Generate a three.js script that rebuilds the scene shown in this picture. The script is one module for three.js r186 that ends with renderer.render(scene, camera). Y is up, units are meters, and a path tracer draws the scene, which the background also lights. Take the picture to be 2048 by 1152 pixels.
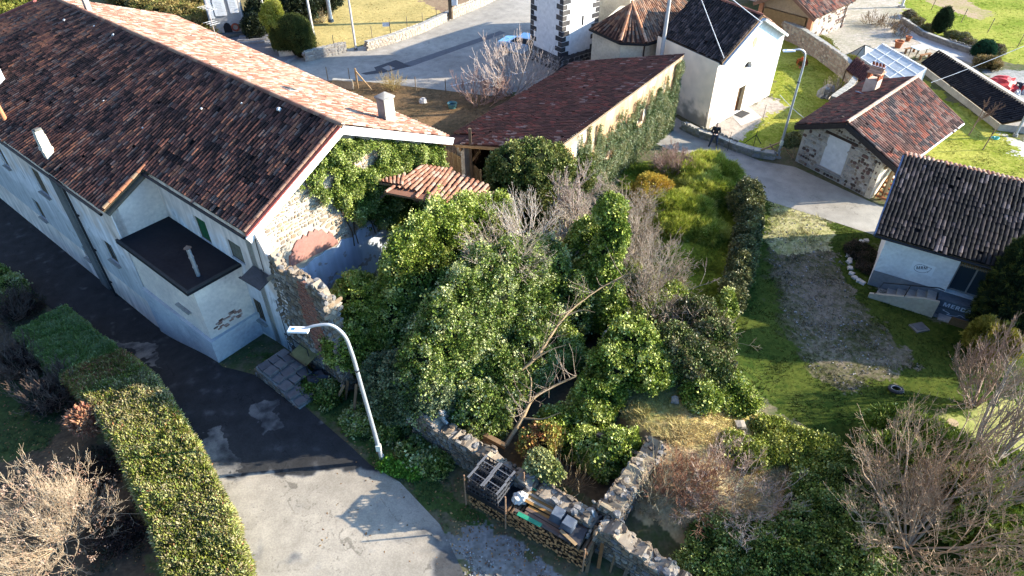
import * as THREE from 'three';
import { Sky } from 'three/addons/objects/Sky.js';
import { mergeGeometries, mergeVertices } from 'three/addons/utils/BufferGeometryUtils.js';
import { RoundedBoxGeometry } from 'three/addons/geometries/RoundedBoxGeometry.js';
import { MarchingCubes } from 'three/addons/objects/MarchingCubes.js';
import { ImprovedNoise } from 'three/addons/math/ImprovedNoise.js';

// ---------- camera, sky, sun, exposure ----------
const scene = new THREE.Scene();
const camera = new THREE.PerspectiveCamera(45.76, 16 / 9, 0.1, 900);
camera.position.set(0, 23, 0);
camera.rotation.x = -40.04 * Math.PI / 180;
const renderer = new THREE.WebGLRenderer({ antialias: true });
renderer.setSize(1024, 576);
renderer.toneMapping = THREE.LinearToneMapping;
renderer.toneMappingExposure = 3.9;
renderer.shadowMap.enabled = true;
const EL = 21 * Math.PI / 180, AZ = 6 * Math.PI / 180;
const toSun = new THREE.Vector3(Math.cos(EL) * Math.cos(AZ), Math.sin(EL), -Math.cos(EL) * Math.sin(AZ));
const sky = new Sky();
sky.name = 'sky'; sky.scale.setScalar(800); sky.userData.kind = 'structure';
sky.material.uniforms.sunPosition.value.copy(toSun);
sky.material.uniforms.turbidity.value = 3.5;
sky.material.uniforms.rayleigh.value = 1.3;
sky.material.uniforms.mieCoefficient.value = 0.004;
scene.add(sky);
scene.environmentIntensity = 0.3;
const sun = new THREE.DirectionalLight(new THREE.Color(1, 0.87, 0.69), 5);
sun.name = 'sun';
sun.position.set(0, 0, -35).addScaledVector(toSun, 120); sun.target.position.set(0, 0, -35);
sun.castShadow = true; sun.shadow.mapSize.set(4096, 4096);
Object.assign(sun.shadow.camera, { left: -70, right: 70, top: 70, bottom: -70, near: 1, far: 260 });
scene.add(sun, sun.target);

// ---------- helpers ----------
const V = (x, y, z) => new THREE.Vector3(x, y, z), V3 = (p) => new THREE.Vector3(p[0], p[1], p[2]);
const rng = (s) => () => { s |= 0; s = s + 0x6D2B79F5 | 0; let t = Math.imul(s ^ s >>> 15, 1 | s); t = t + Math.imul(t ^ t >>> 7, 61 | t) ^ t; return ((t ^ t >>> 14) >>> 0) / 4294967296; };
const noiser = new ImprovedNoise();
const nz = (x, y, z = 0.37) => noiser.noise(x, y, z);
const fbm = (x, y, z = 0.5, o = 4) => { let a = 0, k = 0.5; for (let i = 0; i < o; i++) { a += k * nz(x, y, z + i * 7.3); x *= 2.03; y *= 2.03; k *= 0.5; } return a; };
const sm = (a, b, x) => { const t = Math.min(Math.max((x - a) / (b - a), 0), 1); return t * t * (3 - 2 * t); };
const lerp = (a, b, t) => a + (b - a) * t;
const UX = 0.777, UZ = 0.629;                      // the farmhouse's long axis on the ground
const AO = (a, o, y = 0) => V(a * UX - o * UZ, y, a * UZ + o * UX);   // metres along the street, metres across it
function ground(x, z) {                            // the street drops towards the far left
  const a = UX * x + UZ * z, o = -UZ * x + UX * z;
  const mound = 1.25 * sm(11.2, 6.6, x + 0.2 * (z + 17)) * sm(-23.5, -20, z) * sm(-12.8, -15.2, z) * sm(3.2, 5.6, x);   // rubble banked against the ruin
  return mound - 1.95 * sm(0, 9, -23 - a) * sm(-14, -11, o);
}
const counts = {};
function numbered(n) { counts[n] = (counts[n] ?? -1) + 1; return counts[n] ? n + '_' + String(counts[n]).padStart(3, '0') : n; }
function tag(o, label, category, group) { o.userData.label = label; o.userData.category = category; if (group) o.userData.group = group; return o; }
function thing(name, label, category, p = [0, 0, 0], turn = 0, group) {
  const o = new THREE.Group(); o.name = numbered(name); scene.add(o);
  o.position.set(p[0], p[1], p[2]); o.rotation.y = turn; o.updateMatrixWorld();
  return tag(o, label, category, group);
}
function mesh(name, geo, mat, parent) {
  const m = new THREE.Mesh(geo, mat); m.castShadow = m.receiveShadow = true;
  m.name = (!parent || parent === scene) ? numbered(name) : name;
  (parent || scene).add(m); return m;
}
function struct(name, geo, mat) { const m = mesh(name, geo, mat, scene); m.userData.kind = 'structure'; return m; }
function stuff(name, geo, mat, mats, cols, parent) {
  const m = new THREE.InstancedMesh(geo, mat, mats.length);
  mats.forEach((q, i) => { m.setMatrixAt(i, q); if (cols) m.setColorAt(i, cols[i]); });
  m.castShadow = m.receiveShadow = true; m.userData.kind = 'stuff';
  m.name = (!parent || parent === scene) ? numbered(name) : name; (parent || scene).add(m); return m;
}
// uv in metres on every face, by the axis the face looks along
function metric(g, k = 1) {
  g = g.index ? g.toNonIndexed() : g;
  const p = g.attributes.position, uv = new Float32Array(p.count * 2), a = V(), b = V(), c = V();
  for (let i = 0; i < p.count; i += 3) {
    a.fromBufferAttribute(p, i); b.fromBufferAttribute(p, i + 1); c.fromBufferAttribute(p, i + 2);
    const n = b.clone().sub(a).cross(c.clone().sub(a)), x = Math.abs(n.x), y = Math.abs(n.y), z = Math.abs(n.z);
    [a, b, c].forEach((q, j) => {
      const [s, t] = y > x && y > z ? [q.x, q.z] : x > z ? [q.z, q.y] : [q.x, q.y];
      uv[(i + j) * 2] = s * k; uv[(i + j) * 2 + 1] = t * k;
    });
  }
  g.setAttribute('uv', new THREE.BufferAttribute(uv, 2));
  for (const n of Object.keys(g.attributes)) if (!['position', 'normal', 'uv'].includes(n)) g.deleteAttribute(n);
  return g;
}
const mat4 = (x, y, z, rx = 0, ry = 0, rz = 0, s = 1) => new THREE.Matrix4().compose(V(x, y, z), new THREE.Quaternion().setFromEuler(new THREE.Euler(rx, ry, rz, 'YXZ')), typeof s === 'number' ? V(s, s, s) : V3(s));
function box(w, h, d, x = 0, y = 0, z = 0, ry = 0, rx = 0, rz = 0, round = 0) {   // y is the underside
  const g = metric(round ? new RoundedBoxGeometry(w, h, d, 1, round) : new THREE.BoxGeometry(w, h, d));
  g.translate(0, h / 2, 0); return g.applyMatrix4(mat4(x, y, z, rx, ry, rz));
}
function beam(p, q, w, h = w) {                    // a squared timber from p to q
  p = V3(p); q = V3(q); const d = q.clone().sub(p), L = d.length(); d.normalize();
  let s = V(0, 1, 0).cross(d); if (s.length() < 0.05) s = V(1, 0, 0); s.normalize(); const t = d.clone().cross(s);
  const g = metric(new THREE.BoxGeometry(w, h, L));
  return g.applyMatrix4(new THREE.Matrix4().makeBasis(s, t, d).setPosition(p.add(q).multiplyScalar(0.5)));
}
function cyl(r0, r1, h, x = 0, y = 0, z = 0, n = 12, rx = 0, rz = 0) { return new THREE.CylinderGeometry(r1, r0, h, n).toNonIndexed().translate(0, h / 2, 0).applyMatrix4(mat4(x, y, z, rx, 0, rz)); }
const join = (list) => mergeGeometries(list.map((g) => { g = g.index ? g.toNonIndexed() : g; for (const n of Object.keys(g.attributes)) if (!['position', 'normal', 'uv'].includes(n)) g.deleteAttribute(n); return g; }));
// an outline in (x, height) pushed out along +z, with holes
function slab(pts, depth, holes = []) {
  const s = new THREE.Shape(pts.map((p) => new THREE.Vector2(p[0], p[1])));
  for (const h of holes) s.holes.push(new THREE.Path(h.map((p) => new THREE.Vector2(p[0], p[1]))));
  return metric(new THREE.ExtrudeGeometry(s, { depth, bevelEnabled: false }));
}
const rectHole = (x0, y0, x1, y1) => [[x0, y0], [x1, y0], [x1, y1], [x0, y1]];
// a plan outline [x, z] raised from y0 to y1
function prism(pts, y0, y1) {
  const g = slab(pts.map((p) => [p[0], -p[1]]), y1 - y0); g.rotateX(-Math.PI / 2); g.translate(0, y0, 0);
  return metric(g);
}
// a sheet over a plan outline, following the ground
function sheet(pts, lift, step = 0) {
  const s = new THREE.Shape(pts.map((p) => new THREE.Vector2(p[0], p[1])));
  let g = new THREE.ShapeGeometry(s).toNonIndexed(); const src = g.attributes.position; let tris = [];
  for (let i = 0; i < src.count; i += 3) tris.push([0, 1, 2].map((k) => [src.getX(i + k), src.getY(i + k)]));
  if (step) for (let pass = 0; pass < 16; pass++) {
    const nx = [];
    for (const t of tris) {
      const L = [0, 1, 2].map((k) => Math.hypot(t[k][0] - t[(k + 1) % 3][0], t[k][1] - t[(k + 1) % 3][1])), m = Math.max(...L);
      if (m < step) { nx.push(t); continue; }
      const k = L.indexOf(m), a = t[k], b = t[(k + 1) % 3], c = t[(k + 2) % 3], d = [(a[0] + b[0]) / 2, (a[1] + b[1]) / 2];
      nx.push([a, d, c], [d, b, c]);
    }
    tris = nx;
  }
  const pos = [], uv = [];
  for (const t of tris) for (const k of (t[1][0] - t[0][0]) * (t[2][1] - t[0][1]) - (t[1][1] - t[0][1]) * (t[2][0] - t[0][0]) > 0 ? [0, 2, 1] : [0, 1, 2]) { const [x, z] = t[k]; pos.push(x, ground(x, z) + lift, z); uv.push(x, z); }
  g = new THREE.BufferGeometry();
  g.setAttribute('position', new THREE.Float32BufferAttribute(pos, 3)); g.setAttribute('uv', new THREE.Float32BufferAttribute(uv, 2)); g.computeVertexNormals();
  return g;
}
// tapered tubes collected into one geometry
class Tubes {
  constructor() { this.p = []; this.n = []; this.u = []; this.i = []; }
  add(pts, r0, r1, sides = 4) {
    const N = pts.length; let len = 0;
    for (let k = 0; k < N; k++) {
      const d = pts[Math.min(k + 1, N - 1)].clone().sub(pts[Math.max(k - 1, 0)]).normalize();
      const s = Math.abs(d.y) < 0.9 ? V(0, 1, 0).cross(d).normalize() : V(1, 0, 0).cross(d).normalize(), t = d.clone().cross(s);
      if (k) len += pts[k].distanceTo(pts[k - 1]);
      const r = lerp(r0, r1, k / (N - 1)), b = this.p.length / 3;
      for (let j = 0; j <= sides; j++) {
        const a = j / sides * Math.PI * 2, c = Math.cos(a), e = Math.sin(a), x = s.x * c + t.x * e, y = s.y * c + t.y * e, z = s.z * c + t.z * e;
        this.p.push(pts[k].x + x * r, pts[k].y + y * r, pts[k].z + z * r); this.n.push(x, y, z); this.u.push(j / sides, len);
        if (k && j) { const m = b + j, w = sides + 1; this.i.push(m - 1 - w, m - w, m, m - 1 - w, m, m - 1); }
      }
    }
    return this;
  }
  get empty() { return !this.i.length; }
  geo() {
    const g = new THREE.BufferGeometry();
    g.setAttribute('position', new THREE.Float32BufferAttribute(this.p, 3)); g.setAttribute('normal', new THREE.Float32BufferAttribute(this.n, 3));
    g.setAttribute('uv', new THREE.Float32BufferAttribute(this.u, 2)); g.setIndex(this.i); return g;
  }
}
const pipe = (pts, r0, r1 = r0, sides = 8) => new Tubes().add(pts.map(V3), r0, r1, sides).geo().toNonIndexed();
function curvePts(list, n) { return new THREE.CatmullRomCurve3(list.map(V3)).getPoints(n); }

// ---------- textures (tileable grain) and materials ----------
function dataTex(w, h, fn, srgb, rx = 1, ry = 1) {
  const d = new Uint8Array(w * h * 4);
  for (let y = 0; y < h; y++) for (let x = 0; x < w; x++) { const c = fn(x / w, y / h, x, y), i = (y * w + x) * 4; d[i] = c[0] * 255; d[i + 1] = c[1] * 255; d[i + 2] = c[2] * 255; d[i + 3] = 255; }
  const t = new THREE.DataTexture(d, w, h); t.wrapS = t.wrapT = THREE.RepeatWrapping; t.magFilter = t.minFilter = THREE.LinearFilter;
  if (srgb) t.colorSpace = THREE.SRGBColorSpace; t.repeat.set(rx, ry); t.needsUpdate = true; return t;
}
const cl = (v) => Math.min(Math.max(v, 0), 1);
function tileNoise(u, v, f, seed, o = 4) {          // periodic fbm on a torus of lattice noise
  let a = 0, k = 0.5;
  for (let i = 0; i < o; i++) {
    const x = u * f, y = v * f, bx = u, by = v;
    const n = (p, q) => noiser.noise(p, q, seed + i * 3.1);
    a += k * (n(x, y) * (1 - bx) * (1 - by) + n(x - f, y) * bx * (1 - by) + n(x, y - f) * (1 - bx) * by + n(x - f, y - f) * bx * by) * 1.25;
    f *= 2; k *= 0.55;
  }
  return a;
}
const wrap = (t, rx, ry = rx) => { const c = t.clone(); c.repeat.set(rx, ry); c.needsUpdate = true; return c; };
const tGrain = dataTex(512, 512, (u, v) => { const c = cl(0.82 + 0.32 * tileNoise(u, v, 6, 1, 5)); return [c, c, c]; }, false, 0.5, 0.5);
const tBlot = dataTex(512, 512, (u, v) => { const a = tileNoise(u, v, 3, 9, 5), b = tileNoise(u, v, 24, 4, 3); const c = cl(0.78 + 0.42 * a + 0.25 * b); return [c, cl(c * 0.99), cl(c * (0.97 - 0.1 * a))]; }, false, 0.25, 0.25);
const tWood = dataTex(256, 256, (u, v) => { const c = cl(0.72 + 0.35 * tileNoise(u * 0.15, v, 22, 2, 3) + 0.2 * tileNoise(u, v, 4, 6, 3)); return [c, c * 0.96, c * 0.9]; }, false, 1, 1);
const matCache = {};
function M(rgb, { map = tGrain, rough = 0.9, metal = 0, bump = 0.006, bumpMap = tGrain, spec = null, ...rest } = {}) {
  const m = new THREE.MeshPhysicalMaterial({ roughness: rough, metalness: metal, ...rest });
  m.color.setRGB(...rgb); if (map) m.map = map; if (bump) { m.bumpMap = bumpMap; m.bumpScale = bump; }
  m.specularIntensity = spec ?? (rough > 0.7 ? 0.15 : 0.5);
  m.side = THREE.DoubleSide; return m;
}
const pal = (rgbs) => rgbs.map((c) => new THREE.Color().setRGB(...c));
const vary = (c, r, k = 0.15) => c.clone().multiplyScalar(1 + (r() - 0.5) * 2 * k);
const mWhite = M([0.78, 0.77, 0.74], { rough: 0.6 }), mSteel = M([0.5, 0.51, 0.52], { rough: 0.45, metal: 0.7, bump: 0 }), mGalv = M([0.42, 0.44, 0.46], { rough: 0.5, metal: 0.5, bump: 0 });
const mDark = M([0.02, 0.02, 0.022], { rough: 0.8 }), mBlackIron = M([0.025, 0.025, 0.028], { rough: 0.55, metal: 0.3 });
const mTimber = M([0.2, 0.13, 0.075], { map: tWood, bumpMap: tWood }), mOldTimber = M([0.16, 0.125, 0.09], { map: tWood, bumpMap: tWood }), mPaleTimber = M([0.36, 0.25, 0.14], { map: tWood, bumpMap: tWood });
const mConcrete = M([0.34, 0.33, 0.3], { map: tBlot }), mConcreteDark = M([0.16, 0.155, 0.14], { map: tBlot });
const mMortar = M([0.42, 0.37, 0.3], { map: tBlot, bump: 0.015 });
const mGlass = M([0.03, 0.04, 0.05], { map: null, bump: 0, rough: 0.08 });
const mBark = M([0.16, 0.12, 0.085], { map: tWood, bumpMap: tWood }), mTwig = M([0.24, 0.185, 0.14], { bump: 0 }), mPaleTwig = M([0.36, 0.3, 0.24], { bump: 0 });

// ---------- stones ----------
const rs = rng(77);
function stoneGeo(k) {
  const r = rng(k), g = mergeVertices(new THREE.BoxGeometry(1, 1, 1, 2, 2, 1).deleteAttribute('normal').deleteAttribute('uv')), p = g.attributes.position;
  for (let i = 0; i < p.count; i++) {
    let x = p.getX(i), y = p.getY(i), z = p.getZ(i);
    const corner = Math.abs(x) > 0.4 && Math.abs(y) > 0.4, e = corner ? 0.8 : 1;
    x = x * e + (r() - 0.5) * 0.14; y = y * e + (r() - 0.5) * 0.14; z = z * (z > 0 ? (corner ? 0.75 : 1.05) : 1) + (r() - 0.5) * 0.2;
    p.setXYZ(i, x, y, z);
  }
  const f = metric(g); f.computeVertexNormals(); return f;
}
const stoneGeos = [1, 2, 3, 4, 5, 6, 7].map(stoneGeo);
const camPos = camera.position;
// stones set into a wall face. at(s, h) -> Matrix4 of the face at that point; inside(s, h) says where there is wall
function stoneFace(parent, at, s0, s1, h0, h1, inside, cols, o = {}) {
  const { hMin = 0.12, hMax = 0.26, wMin = 0.16, wMax = 0.5, proud = 0.05, max = 260, seed = 5, gap = 0.03, spin = 0.06, name = 'stone' } = o;
  const r = rng(seed), all = [];
  for (let h = h0; h < h1;) {
    const rh = lerp(hMin, hMax, r());
    for (let s = s0 - r() * 0.3; s < s1;) {
      const w = lerp(wMin, wMax, r() * r()), c = s + w / 2, y = h + rh / 2 + (r() - 0.5) * 0.04;
      const a1 = r(), a2 = r(), a3 = r(), a4 = r(), a5 = r(), a6 = r();
      if (inside(c, y)) {
        const m = at(c, y).clone().multiply(mat4(0, 0, 0, 0, 0, (a1 - 0.5) * 2 * spin, [Math.max(w - gap, 0.05), Math.max(rh * lerp(0.85, 1.12, a2) - gap, 0.05), proud * lerp(0.8, 2.2, a3)]));
        all.push({ m, c: Math.floor(a4 * cols.length), g: Math.floor(a5 * 7), d: V().setFromMatrixPosition(m.clone().premultiply(parent.matrixWorld)).distanceTo(camPos), k: a6 });
      }
      s += w;
    }
    h += rh;
  }
  return setPieces(parent, name, all, cols, stoneGeos, max);
}
// the pieces that show largest as parts, the rest as one part
const pieceMats = new Map();
function pieceMat(c, rough = 0.92, map = tGrain) {
  const k = c.getHexString() + rough + map.uuid; if (!pieceMats.has(k)) pieceMats.set(k, M([c.r, c.g, c.b], { rough, map, spec: 0.25 })); return pieceMats.get(k);
}
function setPieces(parent, name, all, cols, geos, max, rough = 0.92) {
  all.sort((p, q) => p.d - q.d);
  for (const t of all.slice(0, max)) { const m = mesh(name, geos[t.g], pieceMat(cols[t.c], rough), parent); m.applyMatrix4(t.m); }
  const rest = all.slice(max), white = M([1, 1, 1], { rough, spec: 0.25 });
  geos.forEach((g, gi) => { const l = rest.filter((t) => t.g === gi); if (l.length) stuff(name + 's', g, white, l.map((t) => t.m), l.map((t) => vary(cols[t.c], () => t.k ?? 0.5, 0.2)), parent); });
}

// ---------- barrel tiles ----------
function tileGeo(k, flat = 1) {
  const r = rng(k), p = [], idx = [], n = 5, L = 0.42;
  for (let e = 0; e < 2; e++) for (const rr of [1, 0.82]) for (let j = 0; j <= n; j++) {
    const a = Math.PI * (j / n), R = (e ? 0.078 : 0.098) * rr;
    p.push(-Math.cos(a) * R, e * L, Math.sin(a) * R * 0.85 * flat + (e ? 0 : 0.012) + (r() - 0.5) * 0.006);
  }
  const w = n + 1;
  for (let j = 0; j < n; j++) { const a = j, b = 2 * w + j; idx.push(a, a + 1, b + 1, a, b + 1, b); idx.push(j, w + j, w + j + 1, j, w + j + 1, j + 1); }
  const g = new THREE.BufferGeometry(); g.setAttribute('position', new THREE.Float32BufferAttribute(p, 3)); g.setIndex(idx);
  const f = metric(g); f.computeVertexNormals(); return f;
}
const tileGeos = [1, 2, 3].map((k) => tileGeo(k));
// tiles over the quad A-B (top edge), D-C (eave), in the parent's own axes
function tiledPlane(parent, A, B, C, D, cols, o = {}) {
  const { pitch = 0.215, row = 0.33, max = 290, seed = 3, deck = [0.07, 0.04, 0.032], tint = () => 0.5, thick = 0.1, skip = () => false, under = mTimber, size = 1, rough = 0.9 } = o;
  [A, B, C, D] = [A, B, C, D].map(V3);
  const r = rng(seed), n = B.clone().sub(A).cross(D.clone().sub(A)).normalize(); if (n.y < 0) n.negate();
  const wide = (A.distanceTo(B) + D.distanceTo(C)) / 2, tall = (A.distanceTo(D) + B.distanceTo(C)) / 2;
  const nc = Math.max(2, Math.round(wide / pitch)), nr = Math.max(2, Math.round(tall / row)), all = [], up = V(), x = V(), P = V();
  const pt = (u, v) => D.clone().lerp(C, u).lerp(A.clone().lerp(B, u), v);
  for (let i = 0; i < nc; i++) for (let j = 0; j < nr; j++) {
    const u = (i + 0.5 + (r() - 0.5) * 0.12) / nc, v = (j + (r() - 0.5) * 0.1) / nr, a = r(), b = r(), c = r(), d = r(), e = r();
    if (skip(u, v) || b > 0.992) continue;
    P.copy(pt(u, v - (d > 0.96 ? 0.35 / nr : 0))); up.copy(pt(u, 1)).sub(pt(u, 0)).normalize(); x.copy(up).cross(n).normalize();
    const z = x.clone().cross(up);
    const m = new THREE.Matrix4().makeBasis(x, up, z).setPosition(P.clone().addScaledVector(z, 0.015 + a * 0.012 + 0.045 * (1 + nz(u * wide * 0.45, v * tall * 0.5, seed)) - 0.03)).multiply(mat4(0, 0, 0, 0.045 + (b - 0.5) * 0.06, (a - 0.5) * 0.14, (c - 0.5) * 0.09, size));
    const w = tint(u, v), ci = Math.min(cols.length - 1, Math.max(0, Math.floor((w + (d - 0.5) * 0.9) * cols.length)));
    all.push({ m, c: ci, g: Math.floor(e * 3), k: (e * 7.7) % 1, d: P.clone().applyMatrix4(parent.matrixWorld).distanceTo(camPos) });
  }
  // the deck below, a closed board with the channel tiles' colour on top
  const t = n.clone().multiplyScalar(-thick), q = [A, B, C, D], lo = q.map((p) => p.clone().add(t)), pos = [];
  const tri = (...l) => l.forEach((p) => pos.push(p.x, p.y, p.z));
  const quad = (a, b, c, d) => { tri(a, b, c); tri(a, c, d); };
  const mk = (f) => { pos.length = 0; f(); const g = new THREE.BufferGeometry(); g.setAttribute('position', new THREE.Float32BufferAttribute(pos.slice(), 3)); const h = metric(g); h.computeVertexNormals(); return h; };
  mesh('roof_deck', mk(() => quad(q[0], q[3], q[2], q[1])), M(deck, { map: tBlot, bump: 0.02 }), parent);
  mesh('eave_board', mk(() => { quad(lo[0], lo[1], lo[2], lo[3]); for (let k = 0; k < 4; k++) quad(q[k], q[(k + 1) % 4], lo[(k + 1) % 4], lo[k]); }), under, parent);
  setPieces(parent, 'roof_tile', all, cols, tileGeos, max, rough);
}
function ridgeTiles(parent, A, B, cols, seed = 1, step = 0.36, size = 1.35) {
  A = V3(A); B = V3(B); const r = rng(seed), n = Math.round(A.distanceTo(B) / step), d = B.clone().sub(A).normalize(), x = V(0, 1, 0).cross(d).negate().normalize(), z = x.clone().cross(d);
  for (let i = 0; i < n; i++) {
    const m = mesh('ridge_tile', tileGeos[i % 3], pieceMat(cols[Math.floor(r() * cols.length)]), parent);
    m.applyMatrix4(new THREE.Matrix4().makeBasis(x, d, z).setPosition(A.clone().lerp(B, i / n).addScaledVector(z, 0.0)).multiply(mat4(0, 0, 0, 0.04, (r() - 0.5) * 0.1, (r() - 0.5) * 0.05, size)));
  }
}

// ---------- leaves ----------
function sprig(k, n, len, wid, spread, fold = 0.25) {          // n folded leaves about +y
  const r = rng(k), p = [], q = new THREE.Quaternion();
  for (let i = 0; i < n; i++) {
    q.setFromEuler(new THREE.Euler((r() - 0.3) * 1.7, r() * 6.283, (r() - 0.5) * 1.6));
    const L = len * lerp(0.7, 1.15, r()), W = wid * lerp(0.8, 1.1, r()), b = V((r() - 0.5) * spread, (r() - 0.35) * spread * 0.8, (r() - 0.5) * spread);
    const v = [V(0, 0, 0), V(-W / 2, L * 0.45, W * fold), V(0, L, 0), V(W / 2, L * 0.45, W * fold)].map((s) => s.applyQuaternion(q).add(b));
    for (const t of [0, 1, 2, 0, 2, 3]) p.push(v[t].x, v[t].y, v[t].z);
  }
  const g = new THREE.BufferGeometry(); g.setAttribute('position', new THREE.Float32BufferAttribute(p, 3)); g.computeVertexNormals();
  g.setAttribute('uv', new THREE.Float32BufferAttribute(new Float32Array(p.length / 3 * 2), 2)); return g;
}
const gIvy = [sprig(1, 8, 0.085, 0.08, 0.2), sprig(2, 7, 0.11, 0.1, 0.22), sprig(3, 10, 0.06, 0.05, 0.2)], gLaurel = [4, 5].map((k) => sprig(k, 7, 0.17, 0.07, 0.2)), gFine = [6, 7].map((k) => sprig(k, 9, 0.07, 0.035, 0.16)), gBlade = [sprig(21, 9, 0.34, 0.022, 0.14), sprig(22, 8, 0.24, 0.03, 0.18)], gConifer = [8, 9].map((k) => sprig(k, 9, 0.16, 0.03, 0.12));
const leafMat = (rough = 0.5) => M([1, 1, 1], { map: null, bump: 0, rough, transmission: 0.25, thickness: 0, spec: rough < 0.6 ? 0.3 : 0.1 });
const mLeafG = leafMat(0.42), mLeafM = leafMat(0.75);
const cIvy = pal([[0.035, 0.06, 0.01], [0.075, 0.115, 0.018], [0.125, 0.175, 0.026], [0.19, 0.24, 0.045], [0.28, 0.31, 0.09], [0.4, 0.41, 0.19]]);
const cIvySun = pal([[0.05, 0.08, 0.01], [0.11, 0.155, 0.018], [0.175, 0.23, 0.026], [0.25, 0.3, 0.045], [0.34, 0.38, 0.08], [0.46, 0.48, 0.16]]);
function pick(cols, r, w) { return vary(cols[Math.min(cols.length - 1, Math.max(0, Math.floor((w + (r() - 0.5) * 0.8) * cols.length)))], r, 0.2); }
// leaves over a union of lumps: {c:[x,y,z], r:[rx,ry,rz], t: turn}
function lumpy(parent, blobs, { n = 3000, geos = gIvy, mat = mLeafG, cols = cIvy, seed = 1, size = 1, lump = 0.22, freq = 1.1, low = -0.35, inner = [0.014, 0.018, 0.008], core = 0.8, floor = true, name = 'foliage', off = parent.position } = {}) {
  const r = rng(seed), B = blobs.map((b) => ({ c: V3(b.c).sub(off), r: V3(b.r), t: b.t || 0, w: b.w || 1 }));
  const area = B.map((b) => (b.r.x * b.r.y + b.r.y * b.r.z + b.r.x * b.r.z) * b.w), tot = area.reduce((a, b) => a + b);
  const lists = geos.map(() => [[], []]), p = V(), d = V(), q = new THREE.Quaternion(), q2 = new THREE.Quaternion(), up = V(0, 1, 0);
  const loc = (b, v) => { const x = v.x - b.c.x, y = v.y - b.c.y, z = v.z - b.c.z, c = Math.cos(b.t), s = Math.sin(b.t); return V((x * c - z * s) / b.r.x, y / b.r.y, (x * s + z * c) / b.r.z); };
  for (let bi = 0; bi < B.length; bi++) {
    const b = B[bi], m = Math.round(n * area[bi] / tot), c = Math.cos(b.t), s = Math.sin(b.t);
    for (let i = 0; i < m; i++) {
      let y = low + (1 - low) * r(); const a = r() * 6.283, k = Math.sqrt(1 - Math.min(1, y * y)); d.set(Math.cos(a) * k, y, Math.sin(a) * k);
      p.set(d.x * b.r.x, d.y * b.r.y, d.z * b.r.z); p.set(p.x * c + p.z * s, p.y, -p.x * s + p.z * c);
      const wx = (p.x + b.c.x + off.x) * freq, wy = (p.y + b.c.y) * freq, wz = (p.z + b.c.z + off.z) * freq;
      const l1 = nz(wx, wy, wz), l2 = nz(wx * 2.7, wy * 2.7, wz * 2.7 + 9), l3 = nz(wx * 1.9 + 3, wy * 1.9, wz * 1.9 + 21), dd = r(), poke = r();
      if (l3 < -0.2 - 0.25 * poke) continue;
      p.multiplyScalar(1 + lump * (l1 + 0.75 * l2) - dd * dd * 0.2 + (poke > 0.93 ? (poke - 0.93) * 2.4 : 0)).add(b.c);
      if (floor && p.y + off.y < ground(p.x + off.x, p.z + off.z) + 0.02) continue;
      if (B.some((o, oi) => oi !== bi && loc(o, p).length() < 0.86)) continue;
      d.set(d.x / b.r.x, d.y / b.r.y, d.z / b.r.z).normalize(); d.set(d.x * c + d.z * s, d.y, -d.x * s + d.z * c);
      d.x += (r() - 0.5) * 1.7 + 0.15; d.y += (r() - 0.25) * 1.5; d.z += (r() - 0.5) * 1.7; d.normalize();
      q.setFromUnitVectors(up, d).multiply(q2.setFromAxisAngle(up, r() * 6.283));
      const S = size * lerp(0.6, 1.45, r()), g = Math.floor(r() * geos.length);
      lists[g][0].push(new THREE.Matrix4().compose(p, q, V(S, S, S))); lists[g][1].push(pick(cols, r, 0.5 + 0.5 * l1 + 0.45 * l2));
    }
  }
  geos.forEach((g, i) => lists[i][0].length && stuff(name, g, mat, lists[i][0], lists[i][1], parent));
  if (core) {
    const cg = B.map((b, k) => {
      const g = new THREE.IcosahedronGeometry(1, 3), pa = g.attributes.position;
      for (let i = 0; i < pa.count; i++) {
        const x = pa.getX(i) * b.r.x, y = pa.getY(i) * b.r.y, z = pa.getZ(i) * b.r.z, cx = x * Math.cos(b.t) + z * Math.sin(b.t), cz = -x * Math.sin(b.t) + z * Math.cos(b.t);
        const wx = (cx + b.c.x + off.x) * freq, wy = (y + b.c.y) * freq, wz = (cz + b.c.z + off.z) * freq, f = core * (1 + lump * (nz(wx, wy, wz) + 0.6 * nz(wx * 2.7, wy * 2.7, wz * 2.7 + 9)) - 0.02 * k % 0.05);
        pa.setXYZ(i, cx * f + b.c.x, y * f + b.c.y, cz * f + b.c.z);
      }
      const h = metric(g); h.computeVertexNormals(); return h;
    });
    mesh('stems', join(cg), M(inner, { map: tBlot, bump: 0.04, rough: 1 }), parent);  // solid dark core, the shade between leaves put into its colour
  }
}
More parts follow.
